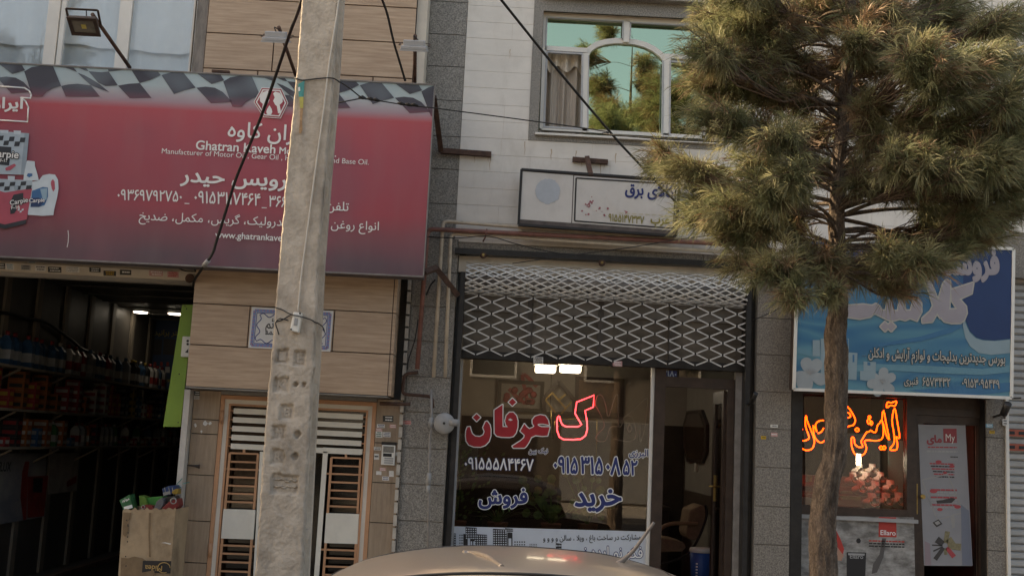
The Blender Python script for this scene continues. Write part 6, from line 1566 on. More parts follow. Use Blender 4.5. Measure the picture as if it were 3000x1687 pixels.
# ================================================================== SMALL THINGS ON THE LEFT BUILDING
# ceramic plaque
Yq = YB-.004
CPQ = MB(); Pq = [(690,433),(658,778),(1355,812),(1382,466)]
CPQ.prism([at(G(*p),YB-.012) for p in Pq], .011)
pq = CPQ.build('ceramic_plaque', mk('tile_white', (.62,.60,.57), .25, .05, 5), label='white ceramic plaque with blue ornamental border behind the concrete pole', cat='plaque')
cG = [sum(p[i] for p in Pq)/4 for i in (0,1)]
def inset(k, kk=None): return [at(G(cG[0]+(x-cG[0])*k, cG[1]+(y-cG[1])*(kk or k)), YB-.0135) for x, y in Pq]
mb = MB()
for k, kk, wd, mi in ((.925,.85,.026,0),(.87,.75,.006,1)):
    q = inset(k, kk)
    for a, b in zip(q, q[1:]+q[:1]): mb.bar(a, b, wd, .001, mi=mi)
q = inset(.93,.86)
for a, b in zip(q, q[1:]+q[:1]):
    n = int((b-a).length/.03)
    for i in range(n):
        c = a.lerp(b,(i+.5)/n)+Vector((0,-.0016,0)); mb.prism([c+Vector((s*.008,0,t*.008)) for s, t in ((-1,0),(0,-1),(1,0),(0,1))], 0, 2)
q = inset(.80,.64); wav = []
for a, b in zip(q, q[1:]+q[:1]):
    n = int((b-a).length/.012)
    for i in range(n):
        t = i/n; d = (b-a).normalized(); nn = Vector((-d.z,0,d.x)); wav.append(a.lerp(b,t)+nn*.018*math.sin(t*round((b-a).length/.12)*6.283))
mb.tube(wav, .004, 5, mi=1, closed=True)
mb.build('border', [mk('tile_blue', (.17,.24,.44), .3, .2, 60), mk('tile_navy', (.04,.06,.22), .3), mk('tile_rose', (.45,.20,.25), .3)], pq)
text('یا قائم', G, (805,612), (1010,620), YB-.0135, ['ink_black'], pq, bold=.01, vs=1.3); text('آل محمد', G, (802,665), (1010,672), YB-.0135, ['ink_black'], pq, bold=.01, vs=1.3)
# intercom
a_, b_ = at(H(1612,448),YW-.03), at(H(1704,605),YW-.03)
ic = thing('intercom', 'white door intercom panel with dark lens and buttons right of gate', 'intercom', ((a_.x+b_.x)/2, YW-.02, b_.z))
MB().box(a_.x, b_.x, YW-.035, YW-.002, b_.z, a_.z).build('case', MT['plastic_white'], ic, bevel=.004)
mb = MB(); mb.box(a_.x-.008, b_.x+.008, YW-.02, YW-.001, a_.z, a_.z+.03); mb.build('rain_hood', MT['black_metal'], ic)
w_ = b_.x-a_.x; h_ = a_.z-b_.z
mb = MB()
for k in range(8): mb.box(a_.x+.012, b_.x-.012, YW-.038, YW-.0345, a_.z-.012-k*h_*.04-.004, a_.z-.012-k*h_*.04)
mb.build('speaker_slot', MT['ink_black'], ic, kind='stuff')
mb = MB(); mb.box(a_.x+.015, b_.x-.03, YW-.038, YW-.0345, b_.z+h_*.42, b_.z+h_*.58); mb.build('lens', MT['ink_black'], ic)
for k in range(3):
    mb = MB(); mb.box(a_.x+.03, b_.x-.012, YW-.038, YW-.0345, b_.z+h_*(.08+.11*k), b_.z+h_*(.15+.11*k)); mb.build('button', MT['plastic_grey'], ic)
# stickers around the intercom and on the pillars
SGI = 'scrap stickers round the intercom'
for (x0,y0,x1,y1,m,lb,n,ink) in ((1617,225,1697,272,'sticker_dark','black sticker with white writing at top of right gate pillar',2,'ink_white'),(1572,290,1632,318,'sticker_white','white sticker with blue line above the intercom, upper left',2,'ink_navy'),(1668,292,1718,320,'sticker_pink','pinkish sticker above the intercom, upper right',2,'ink_white'),(1562,322,1612,345,'sticker_pink','pale red sticker under the blue-lined one',2,'ink_white'),(1562,345,1614,392,'sticker_white','torn white sticker with green lines left above intercom',3,'can_green'),(1618,350,1676,388,'sticker_white','white sticker with blue lines in middle above intercom',3,'ink_navy'),(1548,462,1604,488,'sticker_white','white sticker just left of intercom top',2,'ink_black'),(1550,515,1588,560,'sticker_white','torn white square sticker left of intercom',1,'ink_black'),(1712,505,1748,532,'sticker_white','plain white scrap right of intercom',0,'ink_black'),(1592,622,1640,646,'sticker_pink','pink sticker below the intercom',2,'ink_white'),(1566,648,1606,676,'sticker_white','torn white scrap below left of intercom',0,'ink_black'),(1612,688,1664,718,'sticker_white','white sticker with blue line lowest below intercom',2,'ink_navy'),(1664,646,1700,690,'sticker_white','ragged white scrap below right of intercom',0,'ink_black'),(1772,262,1832,292,'sticker_pink','pink and white sticker on grey granite right of gate',2,'poster_red')):
    sticker(H, x0,y0,x1,y1, YW-.0015, m, lb, n, ink, SGI)
for (x0,y0,x1,y1,m,lb,n,ink) in ((180,38,222,72,'sticker_dark','small black and white sticker at top of left gate pillar',2,'ink_white'),(176,74,218,102,'sticker_white','white sticker under the black one at top of left gate pillar',3,'ink_black')): sticker(H, x0,y0,x1,y1, YW-.0015, m, lb, n, ink)
mb = MB()
for (x,y,s) in ((265,285,22),(300,285,18),(190,300,16),(235,348,12)):
    r_ = random.Random(x); P = [at(H(x+s*r_.uniform(.4,1)*math.cos(k*.9), y+s*r_.uniform(.5,1.1)*math.sin(k*.9)),YW-.002) for k in range(7)]; mb.prism(P, .001)
mb.build('paper_remnant', MT['sticker_white'], label='torn white paper remnants on left gate pillar', cat='paper scraps', kind='stuff')
mb = MB(); P = [at(H(*p),YW-.002) for p in ((118,700),(75,745),(108,770))]
for a, b in zip(P, P[1:]): mb.bar(a, b, .008, .001)
mb.bar(at(H(115,742),YW-.002), at(H(172,728),YW-.002), .007, .001)
for v in mb.v: v.y -= .13
mb.build('graffiti', mk('paint_teal', (.06,.22,.20), .6), label='teal paint arrow scrawled on white door post', cat='graffiti')
p = at(H(160,605),YW-.05); mb = MB(); mb.tube([p+Vector((-.04,0,0)), p+Vector((.03,0,-.003)), p+Vector((.075,0,-.006))], [.006,.010,.020], 10); mb.build('door_handle', MT['brown_alu'], label='dark key-shaped handle on left gate pillar', cat='handle')
for (x0,y0,x1,y1,m,lb,ink) in ((812,438,862,458,'plastic_white','small pale sticker on right granite pillar, upper','ink_black'),(816,492,860,518,'sticker_pink','rounded pink-white sticker on right granite pillar','ink_white'),(750,515,784,536,'sticker_yellow','small yellow sticker on right granite pillar','ink_black')): sticker(M_, x0,y0,x1,y1, YW-.006, m, lb, 1, ink)
for (x0,y0,x1,y1,m,lb,ink) in ((1660,288,1714,316,'sticker_blue','faded blue sticker on narrow granite jamb beside shutter','ink_white'),(1688,338,1728,362,'sticker_yellow','small yellow sticker on narrow granite jamb beside shutter','ink_black'),(1788,252,1826,300,'sticker_white','white printed label on shutter guide rail','ink_black')): sticker(O_, x0,y0,x1,y1, YW-.04, m, lb, 2, ink)

# floodlights
def flood(name, label, base, top, head, hw, hh, tilt, z, mh='plastic_grey', ys=1):
    # base, top: ends of the arm in the place; head: centre of the lamp; tilt: pitch of the lamp face
    t_ = thing('floodlight', label, 'floodlight', base, 'floodlights above the red sign')
    mb = MB(); mb.tube([base, top], .017, 8); mb.build('arm', MT['rust_metal'], t_)
    R = Matrix.Rotation(tilt, 3, 'X'); c = Vector(head)
    def loc(mb, v0): 
        for i in range(v0, len(mb.v)): mb.v[i] = c+R@mb.v[i]
    mb = MB(); mb.box(-hw/2, hw/2, -.03, .0, -hh/2, hh/2); mb.box(-hw*.42, hw*.42, -.002, .05, -hh*.3, hh*.3); loc(mb, 0)
    h = mb.build('housing', MT[mh], t_, bevel=.006)
    mb = MB(); frame(mb, -hw/2-.008, hw/2+.008, -hh/2-.008, hh/2+.008, .03, -.045, -.03); loc(mb, 0); mb.build('bezel', MT['grey_frame'] if mh != 'brown_alu' else MT['brown_alu'], t_)
    mb = MB(); mb.box(-hw/2+.022, hw/2-.022, -.036, -.032, -hh/2+.022, hh/2-.022); loc(mb, 0); g_ = mb.build('lens', mk('flood_lens', (.16,.15,.13), .12, .2, 9) if 'flood_lens' not in MT else MT['flood_lens'], t_)
    mb = MB(); mb.box(-.02,.02,-.040,-.0365,-.02,.02); loc(mb, 0); mb.build('led_chip', mk('led_yellow', (.5,.42,.12), .5) if 'led_yellow' not in MT else MT['led_yellow'], g_)
    mb = MB(); k = hw/2+.018
    P = [Vector((-k,.0,0)), Vector((-k,.02,ys*(hh*.5+.05))), Vector((k,.02,ys*(hh*.5+.05))), Vector((k,.0,0))]
    for a, b in zip(P, P[1:]): mb.bar(a, b, .018, .006, Vector((0,-1,.01)))
    loc(mb, 0); mb.build('yoke', MT['brown_alu'], t_)
    mb = MB(); mb.tube(smooth_path([Vector((0,.05,0)), Vector((.0,.09,.06)), Vector((.03,.04,ys*(hh*.5+.04)))],4), .005, 5); loc(mb, 0); mb.build('lead', MT['cable'], t_)
Y1 = YS-.75
hd = at(A(645,185),Y1); base = Vector((at(A(985,515),YS+.12).x, YS+.12, at(A(985,515),YS+.12).z)); top = at(A(700,110),Y1+.06)
flood('f', 'large dark-framed floodlight on long arm in front of left window', base, top, hd, .235, .17, math.radians(56), A, 'brown_alu')
Y2 = YS-.45
hd = at(C_(540,285),Y2); base = at(C_(690,575),YS+.1); top = at(C_(560,205),Y2+.05)
flood('f', 'pale floodlight on arm above hexagon emblem left of concrete pole', base, top, hd, .22, .16, math.radians(112), C_, 'grey_frame', -1)
hd = at(C_(1588,350),Y2); base = at(C_(1592,640),YS+.1); top = at(C_(1595,268),Y2+.1)
flood('f', 'pale floodlight on upright arm above right end of red sign', base, top, hd, .23, .16, math.radians(112), C_, 'grey_frame', -1)
mb = MB(); mb.bar(at(C_(55,540),YB-.02), at(C_(188,548),YB-.02), .02, .03); mb.build('hinge_bracket', MT['rust_metal'], label='small rusty hinge plate on tile joint above red sign', cat='bracket')

# ================================================================== PIPES, BRACKETS AND SIGN ON THE MIDDLE BUILDING
YPi = 10.60
def pipe(name, label, P, r, m, z=J, Y=YPi, k=0, group=None, extra=None):
    mb = MB(); q = [at(z(*p), Y) for p in P]
    out = [q[0]]
    for i in range(1, len(q)-1):                     # rounded elbows
        a, b, c = q[i-1], q[i], q[i+1]; d = min((a-b).length, (c-b).length, r*3.2)*.9
        p0, p1 = b+(a-b).normalized()*d, b+(c-b).normalized()*d
        for j in range(6):
            t = j/5; out.append(p0*(1-t)**2+b*2*t*(1-t)+p1*t*t)
    out.append(q[-1]); mb.tube(out, r, 12)
    o = mb.build(name, MT[m], label=label, cat='pipe', group=group)
    return o, q
o1, q1 = pipe('gas_pipe', 'upper beige gas pipe running along wall above grille and down beside red sign', ((172,1190),(240,68),(800,112),(1900,192),(2445,215),(2440,330)), .019, 'beige_pipe')
o2, q2 = pipe('gas_pipe', 'lower beige gas pipe with inner downpipe beside agency shop', ((255,1190),(296,160),(800,188),(2300,292)), .018, 'beige_pipe', Y=YPi-.012)
o3, q3 = pipe('water_pipe', 'long red-brown pipe running above the security grille and down behind red sign corner', ((55,1130),(130,125),(2470,243),(2560,250)), .022, 'red_pipe', Y=YPi-.05)
mb = MB(); p = at(J(553,150),YPi-.05); mb.tube([p+Vector((0,0,.03)),p+Vector((0,-.03,0)),p+Vector((-.01,0,-.05)),p+Vector((-.03,.05,-.08))], .008, 6); mb.build('pipe_clip', MT['red_pipe'], o3)
o4, q4 = pipe('rusty_pipe', 'short rusty pipe stub stepping from red pipe to granite pillar', ((2100,985),(1985,1000),(1965,1170),(2220,1190),(2225,1290)), .016, 'rust_metal', G, YPi+.02)
o5, q5 = pipe('gas_pipe', 'grey riser pipe with valve and coupling low on granite pillar left of agency', ((1985,30),(1990,300),(1975,400),(1970,680),(1960,1500)), .012, 'grey_pipe', H, YPi)
mb = MB(); p = at(H(1967,720),YPi); mb.tube([p+Vector((0,0,.07)),p-Vector((0,0,.04))], .022, 10); mb.tube([p+Vector((0,0,-.04)),p-Vector((0,0,.12))], .018, 10)
mb.build('coupling', MT['plastic_grey'], o5)
mb = MB(); p = at(H(1985,280),YPi); mb.tube([p+Vector((0,0,.05)),p-Vector((0,0,.05))], .024, 10); mb.tube([p-Vector((.03,0,0)),p+Vector((.09,0,0))], .014, 8); mb.build('valve', MT['plastic_grey'], o5)
c = at(H(2085,285),YPi-.02); rg = thing('gas_regulator', 'round grey gas regulator on the wall left of agency window', 'regulator', c)
MB().lathe(c, [(.09,.05),(.10,.03),(.10,.0),(.085,-.02),(.03,-.035),(.0,-.036)][:5], 26, 'y').build('body', MT['plastic_grey'], rg)
MB().lathe(c, [(.012,-.034),(.012,-.05)], 10, 'y').build('vent_screw', MT['ink_black'], rg)
MB().tube([c+Vector((.05,-.01,.01)), c+Vector((.14,-.02,.012))], .034, 12).build('nozzle', MT['plastic_grey'], rg)
pipe('rusty_pipe', 'horizontal rusty pipe stub under the bay at its right corner', ((1775,1250),(1920,1255),(2035,1255)), .018, 'rust_metal', G, YPi)
mb = MB(); P = smooth_path([at(G(*p),YPi) for p in ((2100,540),(2075,700),(2020,880),(2010,960))],5); mb.tube(P, .006, 6); mb.build('wire', MT['cable'], label='black wire hanging along the red downpipe', cat='wire')
mb = MB(); P = smooth_path([at(J(*p),YPi) for p in ((185,490),(150,530),(120,600))],5); mb.tube(P, .009, 6); mb.build('wire', MT['cable'], label='short black wire curled behind the beige downpipes', cat='wire')
# T bracket and faded sign
mb = MB(); mb.bar(at(I_(988,967),YW-.02), at(I_(1202,984),YW-.02), .045, .04); tb = mb.build('steel_bracket', MT['rust_metal'], label='rusty T-shaped bracket bolted above the faded white sign', cat='bracket')
mb = MB(); mb.bar(at(I_(1076,955),YW-.05), at(I_(1100,1068),YW-.22), .045, .04); mb.build('strut', MT['rust_metal'], tb)
YF = YW-.22
FS = thing('shop_sign', 'faded white electrical goods sign box with pale blue disc, partly behind pine', 'sign', at(I_(1140,1400),YF+.1))
Pf = [(678,1028),(660,1362),(1616,1432),(1640,1095)]
mb = MB(); mb.prism([at(I_(*p),YF+.004) for p in Pf], .20); mb.build('sign_box', mk('box_dark', (.10,.08,.075), .55, .3, 9), FS)
mb = MB(); mb.prism([at(I_(*p),YF) for p in ((686,1040),(670,1330),(980,1352),(992,1064))], .003); mb.build('panel', mk('faded_white', (.60,.57,.54), .5, .05, 4, stain=((.38,.34,.30),3,(1,1,.6),.5,.8,.5)), FS)
mb = MB(); mb.prism([at(I_(*p),YF) for p in ((998,1066),(986,1352),(1605,1398),(1628,1108))], .003); mb.build('panel', MT['faded_white'], FS)
mb = MB(); bx = [at(I_(*p),YF-.003) for p in ((1010,1080),(1000,1340),(1600,1385),(1615,1118))]
for a, b in zip(bx, bx[1:]+bx[:1]): mb.bar(a, b, .014, .001)
e = [at(I_(*p),YF) for p in Pf]
for a, b in zip(e, e[1:]+e[:1]): mb.bar(a, b, .022, .02)
mb.build('black_border', MT['ink_black'], FS)
mb = MB(); P = []; rr3 = random.Random(4)
for k in range(64):
    a_ = 2*math.pi*k/64; jag = rr3.uniform(.95,1.08) if math.cos(a_) > -.3 else rr3.uniform(.98,1.02); P.append(at(I_(838+75*jag*math.cos(a_), 1160+75*jag*math.sin(a_)),YF-.003))
mb.prism(P, .002); mb.build('faded_disc', mk('disc_blue', (.42,.45,.49), .5, .06, 8), FS)
text('کالای برق', I_, (1308,1178), (1605,1196), YF-.004, ['ink_navy'], FS, bold=.03, vs=1.25)
text('عرب', I_, (1462,1352), (1575,1358), YF-.004, ['ink_olive'], FS, bold=.03, vs=1.1)
text('۹۱۵۵۱۴۷۳۳۷', I_, (1205,1340), (1420,1358), YF-.004, ['ink_olive'], FS, bold=.02, vs=1.5)
mb = MB()
for k in range(26):
    x, y = (1085+rr3.gauss(0,22), 1250+rr3.gauss(0,24)) if k < 17 else (1180+rr3.gauss(0,20), 1290+rr3.gauss(0,14)); s = rr3.uniform(3,10)
    mb.prism([at(I_(x+s*rr3.uniform(.5,1)*math.cos(j*1.05), y+s*rr3.uniform(.5,1)*math.sin(j*1.05)),YF-.0035) for j in range(6)], .001)
for k in range(7):
    x = 1270+k*40; mb.prism([at(I_(*p),YF-.0035) for p in ((x,1290+k*2),(x,1294+k*2),(x+26,1295+k*2),(x+26,1291+k*2))], .001, 1)
mb.prism([at(I_(*p),YF-.0036) for p in ((1300,1275),(1325,1285),(1305,1300),(1310,1288))], .001)
mb.build('flaked_lettering', [mk('flake_red', (.36,.12,.14), .6), mk('flake_yellow', (.55,.49,.33), .6)], FS, kind='stuff')
# round fittings on the shop cornice
for x, y, nm in ((530,312,'left'),(1382,368,'middle')):
    c = at(J(x,y),YW-.05); mb = MB(); mb.lathe(c, [(.03,.03),(.034,0),(.024,-.02)], 14, 'y'); mb.lathe(c+Vector((0,-.021,0)), [(.014,0),(.012,-.004)], 10, 'y', 1)
    mb.build('bolt_cap', [MT['rust_metal'], MT['brass']], label='round rusty bolt cap on cornice above the grille, %s one' % nm, cat='bolt cap')
# ================================================================== CONCRETE POLE
YP0 = 7.40
lw = [(0,759,91),(200,744,93),(415,722,97),(644,703,98),(860,685,106),(1073,666,113),(1449,641,119),(1800,617,126)]
def pole_x(z):
    # left and right edge of the front face at height z
    L_ = []
    for y, x, wd in lw:
        a = at(W(x,y),YP0); b = at(W(x+wd,y),YP0); L_.append((a.z, a.x, b.x))
    L_.sort()
    if z >= L_[-1][0]:
        (z0,a0,b0),(z1,a1,b1) = L_[-2], L_[-1]
    else:
        for (z0,a0,b0),(z1,a1,b1) in zip(L_, L_[1:]):
            if z <= z1: break
    t = (z-z0)/(z1-z0); return a0+(a1-a0)*t, b0+(b1-b0)*t
PL = thing('concrete_pole', 'tall rough concrete utility pole with stamped panels in front of gate', 'pole', ((pole_x(.15)[0]+pole_x(.15)[1])/2, YP0+.15, .12))
recs = [(G,900,785,990,912),(G,1050,797,1140,930),(G,880,1027,990,1150),(G,935,1257,1032,1385),(H,780,298,868,412),(H,770,480,860,598),(H,770,672,965,822)]
recs3 = []
for z, x0,y0,x1,y1 in recs: a, b = at(z(x0,y0),YP0), at(z(x1,y1),YP0); recs3.append((a.x,b.x,b.z,a.z))
holes = [(at(H(965,372),YP0),.022),(at(H(948,535),YP0),.022),(at(G(1060,1090),YP0),.014),(at(G(1130,1090),YP0),.014)]
rp_ = random.Random(5); nx, zlo, ztop = 34, .12, 6.6
def vnoise(x, z, f, sd):
    from mathutils import noise
    return noise.noise(Vector((x*f, z*f, sd)))
mb = MB(); zs_ = []
z = zlo
while z < ztop: zs_.append(z); z += .010 if z < 2.9 else .03
for z in zs_:
    a, b = pole_x(z); ja = .006*vnoise(0,z,9,1)+.004*vnoise(0,z,30,4); jb = .010*vnoise(0,z,8,2)+.008*vnoise(0,z,28,3)
    for i in range(nx+1):
        t = i/nx; x = a+ja*(1-t)+(b-a)*t+jb*t
        d = .004*vnoise(x,z,14,7)+.003*vnoise(x,z,45,9)
        if i in (0,nx): d += .012
        for (x0,x1,z0,z1) in recs3:
            jx = .006*vnoise(x,z,20,11)
            if x0+jx < x < x1+jx and z0+jx < z < z1+jx:
                u, v = (x-x0)/(x1-x0), (z-z0)/(z1-z0)
                d += .022+.007*vnoise(x,z,35,12)
        for c, r in holes:
            if (x-c.x)**2+(z-c.z)**2 < r*r: d += .03
        mb.v.append(Vector((x, YP0+d, z)))
for k in range(len(zs_)-1):
    for i in range(nx):
        p = k*(nx+1)+i; mb.face([p,p+1,p+nx+2,p+nx+1], 0, True)
n0 = len(mb.v)
# flanges, web and gussets behind the face
for k in range(0, len(zs_), 4):
    z = zs_[k]; a, b = pole_x(z); jb = .010*vnoise(0,z,8,2)+.008*vnoise(0,z,28,3); ja = .006*vnoise(0,z,9,1)+.004*vnoise(0,z,30,4)
    mb.v += [Vector((a+ja,YP0+.012,z)), Vector((b+jb,YP0+.010,z)), Vector((b+jb*.6,YP0+.075,z)), Vector((b-.05,YP0+.10,z)), Vector((b-.05,YP0+.24,z)), Vector((b,YP0+.265,z)), Vector((b,YP0+.33,z)), Vector((a,YP0+.33,z))]
nr = (len(mb.v)-n0)//8
for k in range(nr-1):
    for j in range(8):
        p = n0+k*8; j2 = (j+1) % 8
        if j == 0: continue
        mb.face([p+j, p+j2, p+8+j2, p+8+j], 0, False)
mb.build('shaft', MT['concrete'], PL)
mb = MB()
for (z_, y) in ((C_,345),(C_,825),(D,538),(D,1052),(G,465),(G,1080),(H,545),(H,1120)):
    p = at(z_(1000,y) if z_ is C_ else z_(1700,y) if z_ is D else z_(1250,y), YP0); a, b = pole_x(p.z)
    y0, y1 = YP0+.08, YP0+.26
    mb.add([(b-.052,y0,p.z),(b-.002,y0,p.z),(b-.002,y1,p.z),(b-.052,y1,p.z),(b-.052,y0,p.z-.20),(b-.004,y0,p.z-.06),(b-.004,y1,p.z-.06),(b-.052,y1,p.z-.20)], [(0,1,2,3),(7,6,5,4),(0,4,5,1),(1,5,6,2),(2,6,7,3),(3,7,4,0)])
mb.build('gusset', MT['concrete'], PL, kind='stuff')
# worn stamps inside the panels
for (x0,x1,z0,z1), s in zip(recs3, ('I','E','K','8','M','R',None)):
    if s is None: continue
    po = outlines(s); us = [p.x for o in po for p in o]; vs_ = [p.y for o in po for p in o]
    kx = (x1-x0)*.5/(max(us)-min(us)); kz = (z1-z0)*.62/(max(vs_)-min(vs_))
    mb = MB(); f = lambda u, v, l: Vector((x0+(x1-x0)*.25+(u-min(us))*kx, YP0+.016-l, z0+(z1-z0)*.19+(v-min(vs_))*kz))
    letter_sheet(mb, po, f, .01); n = len(mb.v); fs = list(mb.f)
    mb.build('stamp', MT['concrete'], PL)
x0,x1,z0,z1 = recs3[-1]
mb = MB()
for r_ in range(2):
    for k in range(6):
        xa_ = x0+.02+(x1-x0-.04)*k/6; zc_ = z0+(z1-z0)*(.68-.32*r_)+rp_.uniform(-.006,.006); mb.tube([Vector((xa_,YP0+.02,zc_)), Vector((xa_+.02,YP0+.016,zc_+rp_.uniform(-.008,.01))), Vector((xa_+.032,YP0+.02,zc_))], .006, 5)
mb.build('stamp', MT['concrete'], PL, kind='stuff')
# things tied to the pole
p, q = at(G(1045,475),YP0), at(G(1085,645),YP0)
SB = thing('switch_box', 'small cream plastic switch box tied to the front of concrete pole', 'switch', at(G(1050,640),YP0-.03))
mb = MB(); mb.prism([at(G(*s),YP0-.045) for s in ((1042,472),(1010,632),(1085,650),(1116,485))], .05); mb.build('case', MT['plastic_white'], SB, bevel=.006)
mb = MB(); mb.prism([at(G(*s),YP0-.052) for s in ((1052,525),(1042,585),(1070,590),(1080,530))], .01); mb.build('switch_key', MT['plastic_grey'], SB, bevel=.003)
mb = MB()
for s in ((1098,487),(1022,622)): mb.lathe(at(G(*s),YP0-.046), [(.007,0),(.006,-.002)], 8, 'y')
mb.build('screw', MT['ink_black'], SB)
def cable(name, label, P, r, m='cable', k=5, cat='cable', group=None, n=6):
    mb = MB(); mb.tube(smooth_path(P, k) if k > 1 else P, r, n); return mb.build(name, MT[m], label=label, cat=cat, group=group)
cable('cable', 'thin white cable running down the front of concrete pole to the switch box', [at(z(x,y),YP0-.012) for z,x,y in ((C_,1018,-60),(C_,1015,0),(C_,990,180),(C_,940,500),(C_,905,800),(C_,850,1200),(G,1130,0),(G,1105,200),(G,1080,470))], .006, 'cable_white')
cable('wire', 'thin dark wire tied round the pole across the switch box', [at(G(x,y),YP0-(.055 if 1030<x<1120 else .012)) for x,y in ((890,560),(950,540),(1010,505),(1045,502),(1110,515),(1190,540),(1222,560))]+[at(G(1250,570),YP0+.05), at(G(1290,600),YP0+.2), at(G(1305,640),YP0+.3)], .004, cat='wire')
cable('wire', 'thin wire twisted across pole above switch box towards plaque', [at(G(x,y),YP0-.014) for x,y in ((886,437),(940,452),(1000,485),(1040,500))], .0035, cat='wire')
cable('wire', 'loose wire end pointing down left of switch box on pole', [at(G(x,y),YP0-.014) for x,y in ((1000,548),(930,530),(890,565),(905,620),(920,668))], .004, cat='wire', k=2)
cable('wire', 'wire ring round the pole where thin street wire is tied, level with checkered band', [at(C_(x,y),YP0-dy) for x,y,dy in ((682,600,-.1),(690,595,.012),(740,610,.014),(850,598,.014),(940,592,.014),(985,600,.014),(1020,625,-.1))], .005, cat='wire')
FL = MB(); FL.prism([at(C_(*s),YP0-.016) for s in ((708,640),(757,612),(748,735),(712,735))], .004); FL.prism([at(C_(*s),YP0-.016) for s in ((718,736),(748,736),(745,820),(722,820))], .004, 1); FL.prism([at(C_(*s),YP0-.016) for s in ((724,821),(745,821),(738,905),(740,990),(728,1012),(714,1008),(722,900))], .004, 2)
FL.prism([at(C_(*s),YP0-.0175) for s in ((706,665),(722,660),(724,690),(710,695))], 0, 3)
fl = FL.build('torn_pennant', [mk('flag_teal', (.06,.30,.28), .6, .2, 30), mk('flag_yellow', (.52,.46,.12), .6, .1, 30), mk('flag_brown', (.42,.25,.13), .7, .3, 30), MT['ink_white']], label='torn teal and yellow pennant strip hanging from wire ring on pole', cat='pennant')
# overhead cables
P = [at(C_(760,-80),7.6), at(C_(735,0),7.7), at(C_(700,110),7.95), at(C_(650,240),8.2), at(C_(560,510),8.7), at(C_(440,850),9.1), at(C_(320,1150),9.4), at(D(1000,600),9.6), at(D(920,860),9.75), at(D(860,1050),9.85), at(D(835,1130),9.88), at(D(790,1205),9.92), at(D(745,1265),10.1), at(G(205,200),10.3), at(G(192,260),10.45)]
cable('cable', 'thick black cable slanting from pole top across red sign to garage corner', P, .013, n=8)
mb = MB(); a, b = at(D(800,1192),9.9), at(D(765,1232),9.95); mb.tube([a,b], .022, 8); mb.build('cable_joint', MT['plastic_grey'], label='taped grey joint on thick black cable at red sign foot', cat='cable joint')
cable('cable', 'black cable dropping to top edge of red sign right of pole', [at(C_(1320,-80),9.2), at(C_(1345,0),9.3), at(C_(1385,115),9.5), at(C_(1430,310),9.7), at(C_(1480,480),9.85), at(C_(1520,615),9.98)], .012)
cable('cable', 'black cable slanting across arched window and white wall behind pine', [at(I_(500,-75),8.2), at(I_(555,0),8.3), at(I_(885,410),8.9), at(I_(1210,795),9.5), at(I_(1360,960),9.8), at(I_(1690,1300),10.3), at(W(1810,605),10.5), at(J(2310,295),10.56)], .011)
cable('wire', 'thin street wire from pole past the red sign corner and under arched window', [at(C_(985,600),YP0-.01), at(C_(1090,665),7.7), at(C_(1195,745),8.0), at(C_(1270,757),8.05), at(C_(1540,800),8.1), at(C_(1740,820),8.1), at(I_(140,655),8.1), at(I_(820,745),8.0), at(I_(1200,800),7.9), at(W(1520,337),7.8), at(W(1700,352),7.6), at(W(2095,372),7.5)], .005, k=3)
cable('wire', 'short thin wire from behind pole to the knot above checkered band', [at(C_(1005,782),7.8), at(C_(1195,745),8.0)], .005, k=1)
mb = MB(); r_ = random.Random(2)
for x,y in ((1195,745),(1258,755),(1298,762),(1490,790),(1545,798),(1590,800)): 
    c = at(C_(x,y),8.05); mb.tube([c+Vector((-.03,0,.004)), c+Vector((.0,0,.006)), c+Vector((.03,0,-.004))], [.006,.016,.006], 6)
mb.build('wire_knot', MT['cable'], label='row of twisted wire knots on thin street wire before checkered band', cat='wire knots', kind='stuff')
cable('wire', 'thin wire sagging from red pipe clip over the shop cornice', [at(J(x,y),10.5) for x,y in ((130,180),(350,190),(560,175),(740,225),(920,270),(1090,302),(1200,318))], .0045, k=3)
cable('wire', 'thin wire rising from grille roll to the pine across red pipe', [at(J(x,y),10.45) for x,y in ((740,372),(840,358),(1270,300),(1600,255),(1900,205),(2150,172),(2330,148))], .0045, k=3)
cable('wire', 'thin wire from right granite pillar towards the pine lower boughs', [at(W(x,y),10.5) for x,y in ((1895,805),(1930,790),(1960,775),(2010,745))], .005, k=3)

# ================================================================== PARKED CAR
YC = 4.85
sil = [(760,1490),(800,1466),(835,1449),(900,1422),(1000,1402),(1100,1391),(1200,1387),(1330,1390),(1450,1399),(1550,1411),(1630,1430),(1690,1449),(1760,1476),(1850,1520)]
S3 = [at(W(*p),YC) for p in sil]; S3 = smooth_path(S3, 4)
CAR = thing('parked_car', 'beige silver car parked at kerb, only its curved roof and rear aerial showing', 'car', (S3[len(S3)//2].x, YC, 0))
MT['car_paint'] = mat('car_paint', (.37,.315,.265), .30, .02, 4, metal=.4, coat=.35, spec=.5, bump=0, stain=((.30,.25,.20),30,(1,1,1),.5,.8,.35))
mk('car_glass', (.012,.013,.014), .05, spec=.7); mk('tyre', (.015,.015,.015), .85); mk('car_trim', (.03,.03,.03), .5)
half = .78
prof = [(-1.0,-.30),(-.985,-.20),(-.955,-.11),(-.90,-.055),(-.82,-.035),(-.6,-.018),(-.3,-.005),(0,0),(.3,-.005),(.6,-.018),(.82,-.035),(.90,-.055),(.955,-.11),(.985,-.20),(1.0,-.30)]
mb = MB(); k = len(prof)
for i, s in enumerate(S3):
    for u, dz in prof: mb.v.append(Vector((s.x, YC+u*half*.80, s.z+dz*.62)))
for i in range(len(S3)-1):
    for j in range(k-1): mb.face([i*k+j, (i+1)*k+j, (i+1)*k+j+1, i*k+j+1][::-1], 0, True)
roof = mb.build('roof', MT['car_paint'], CAR)
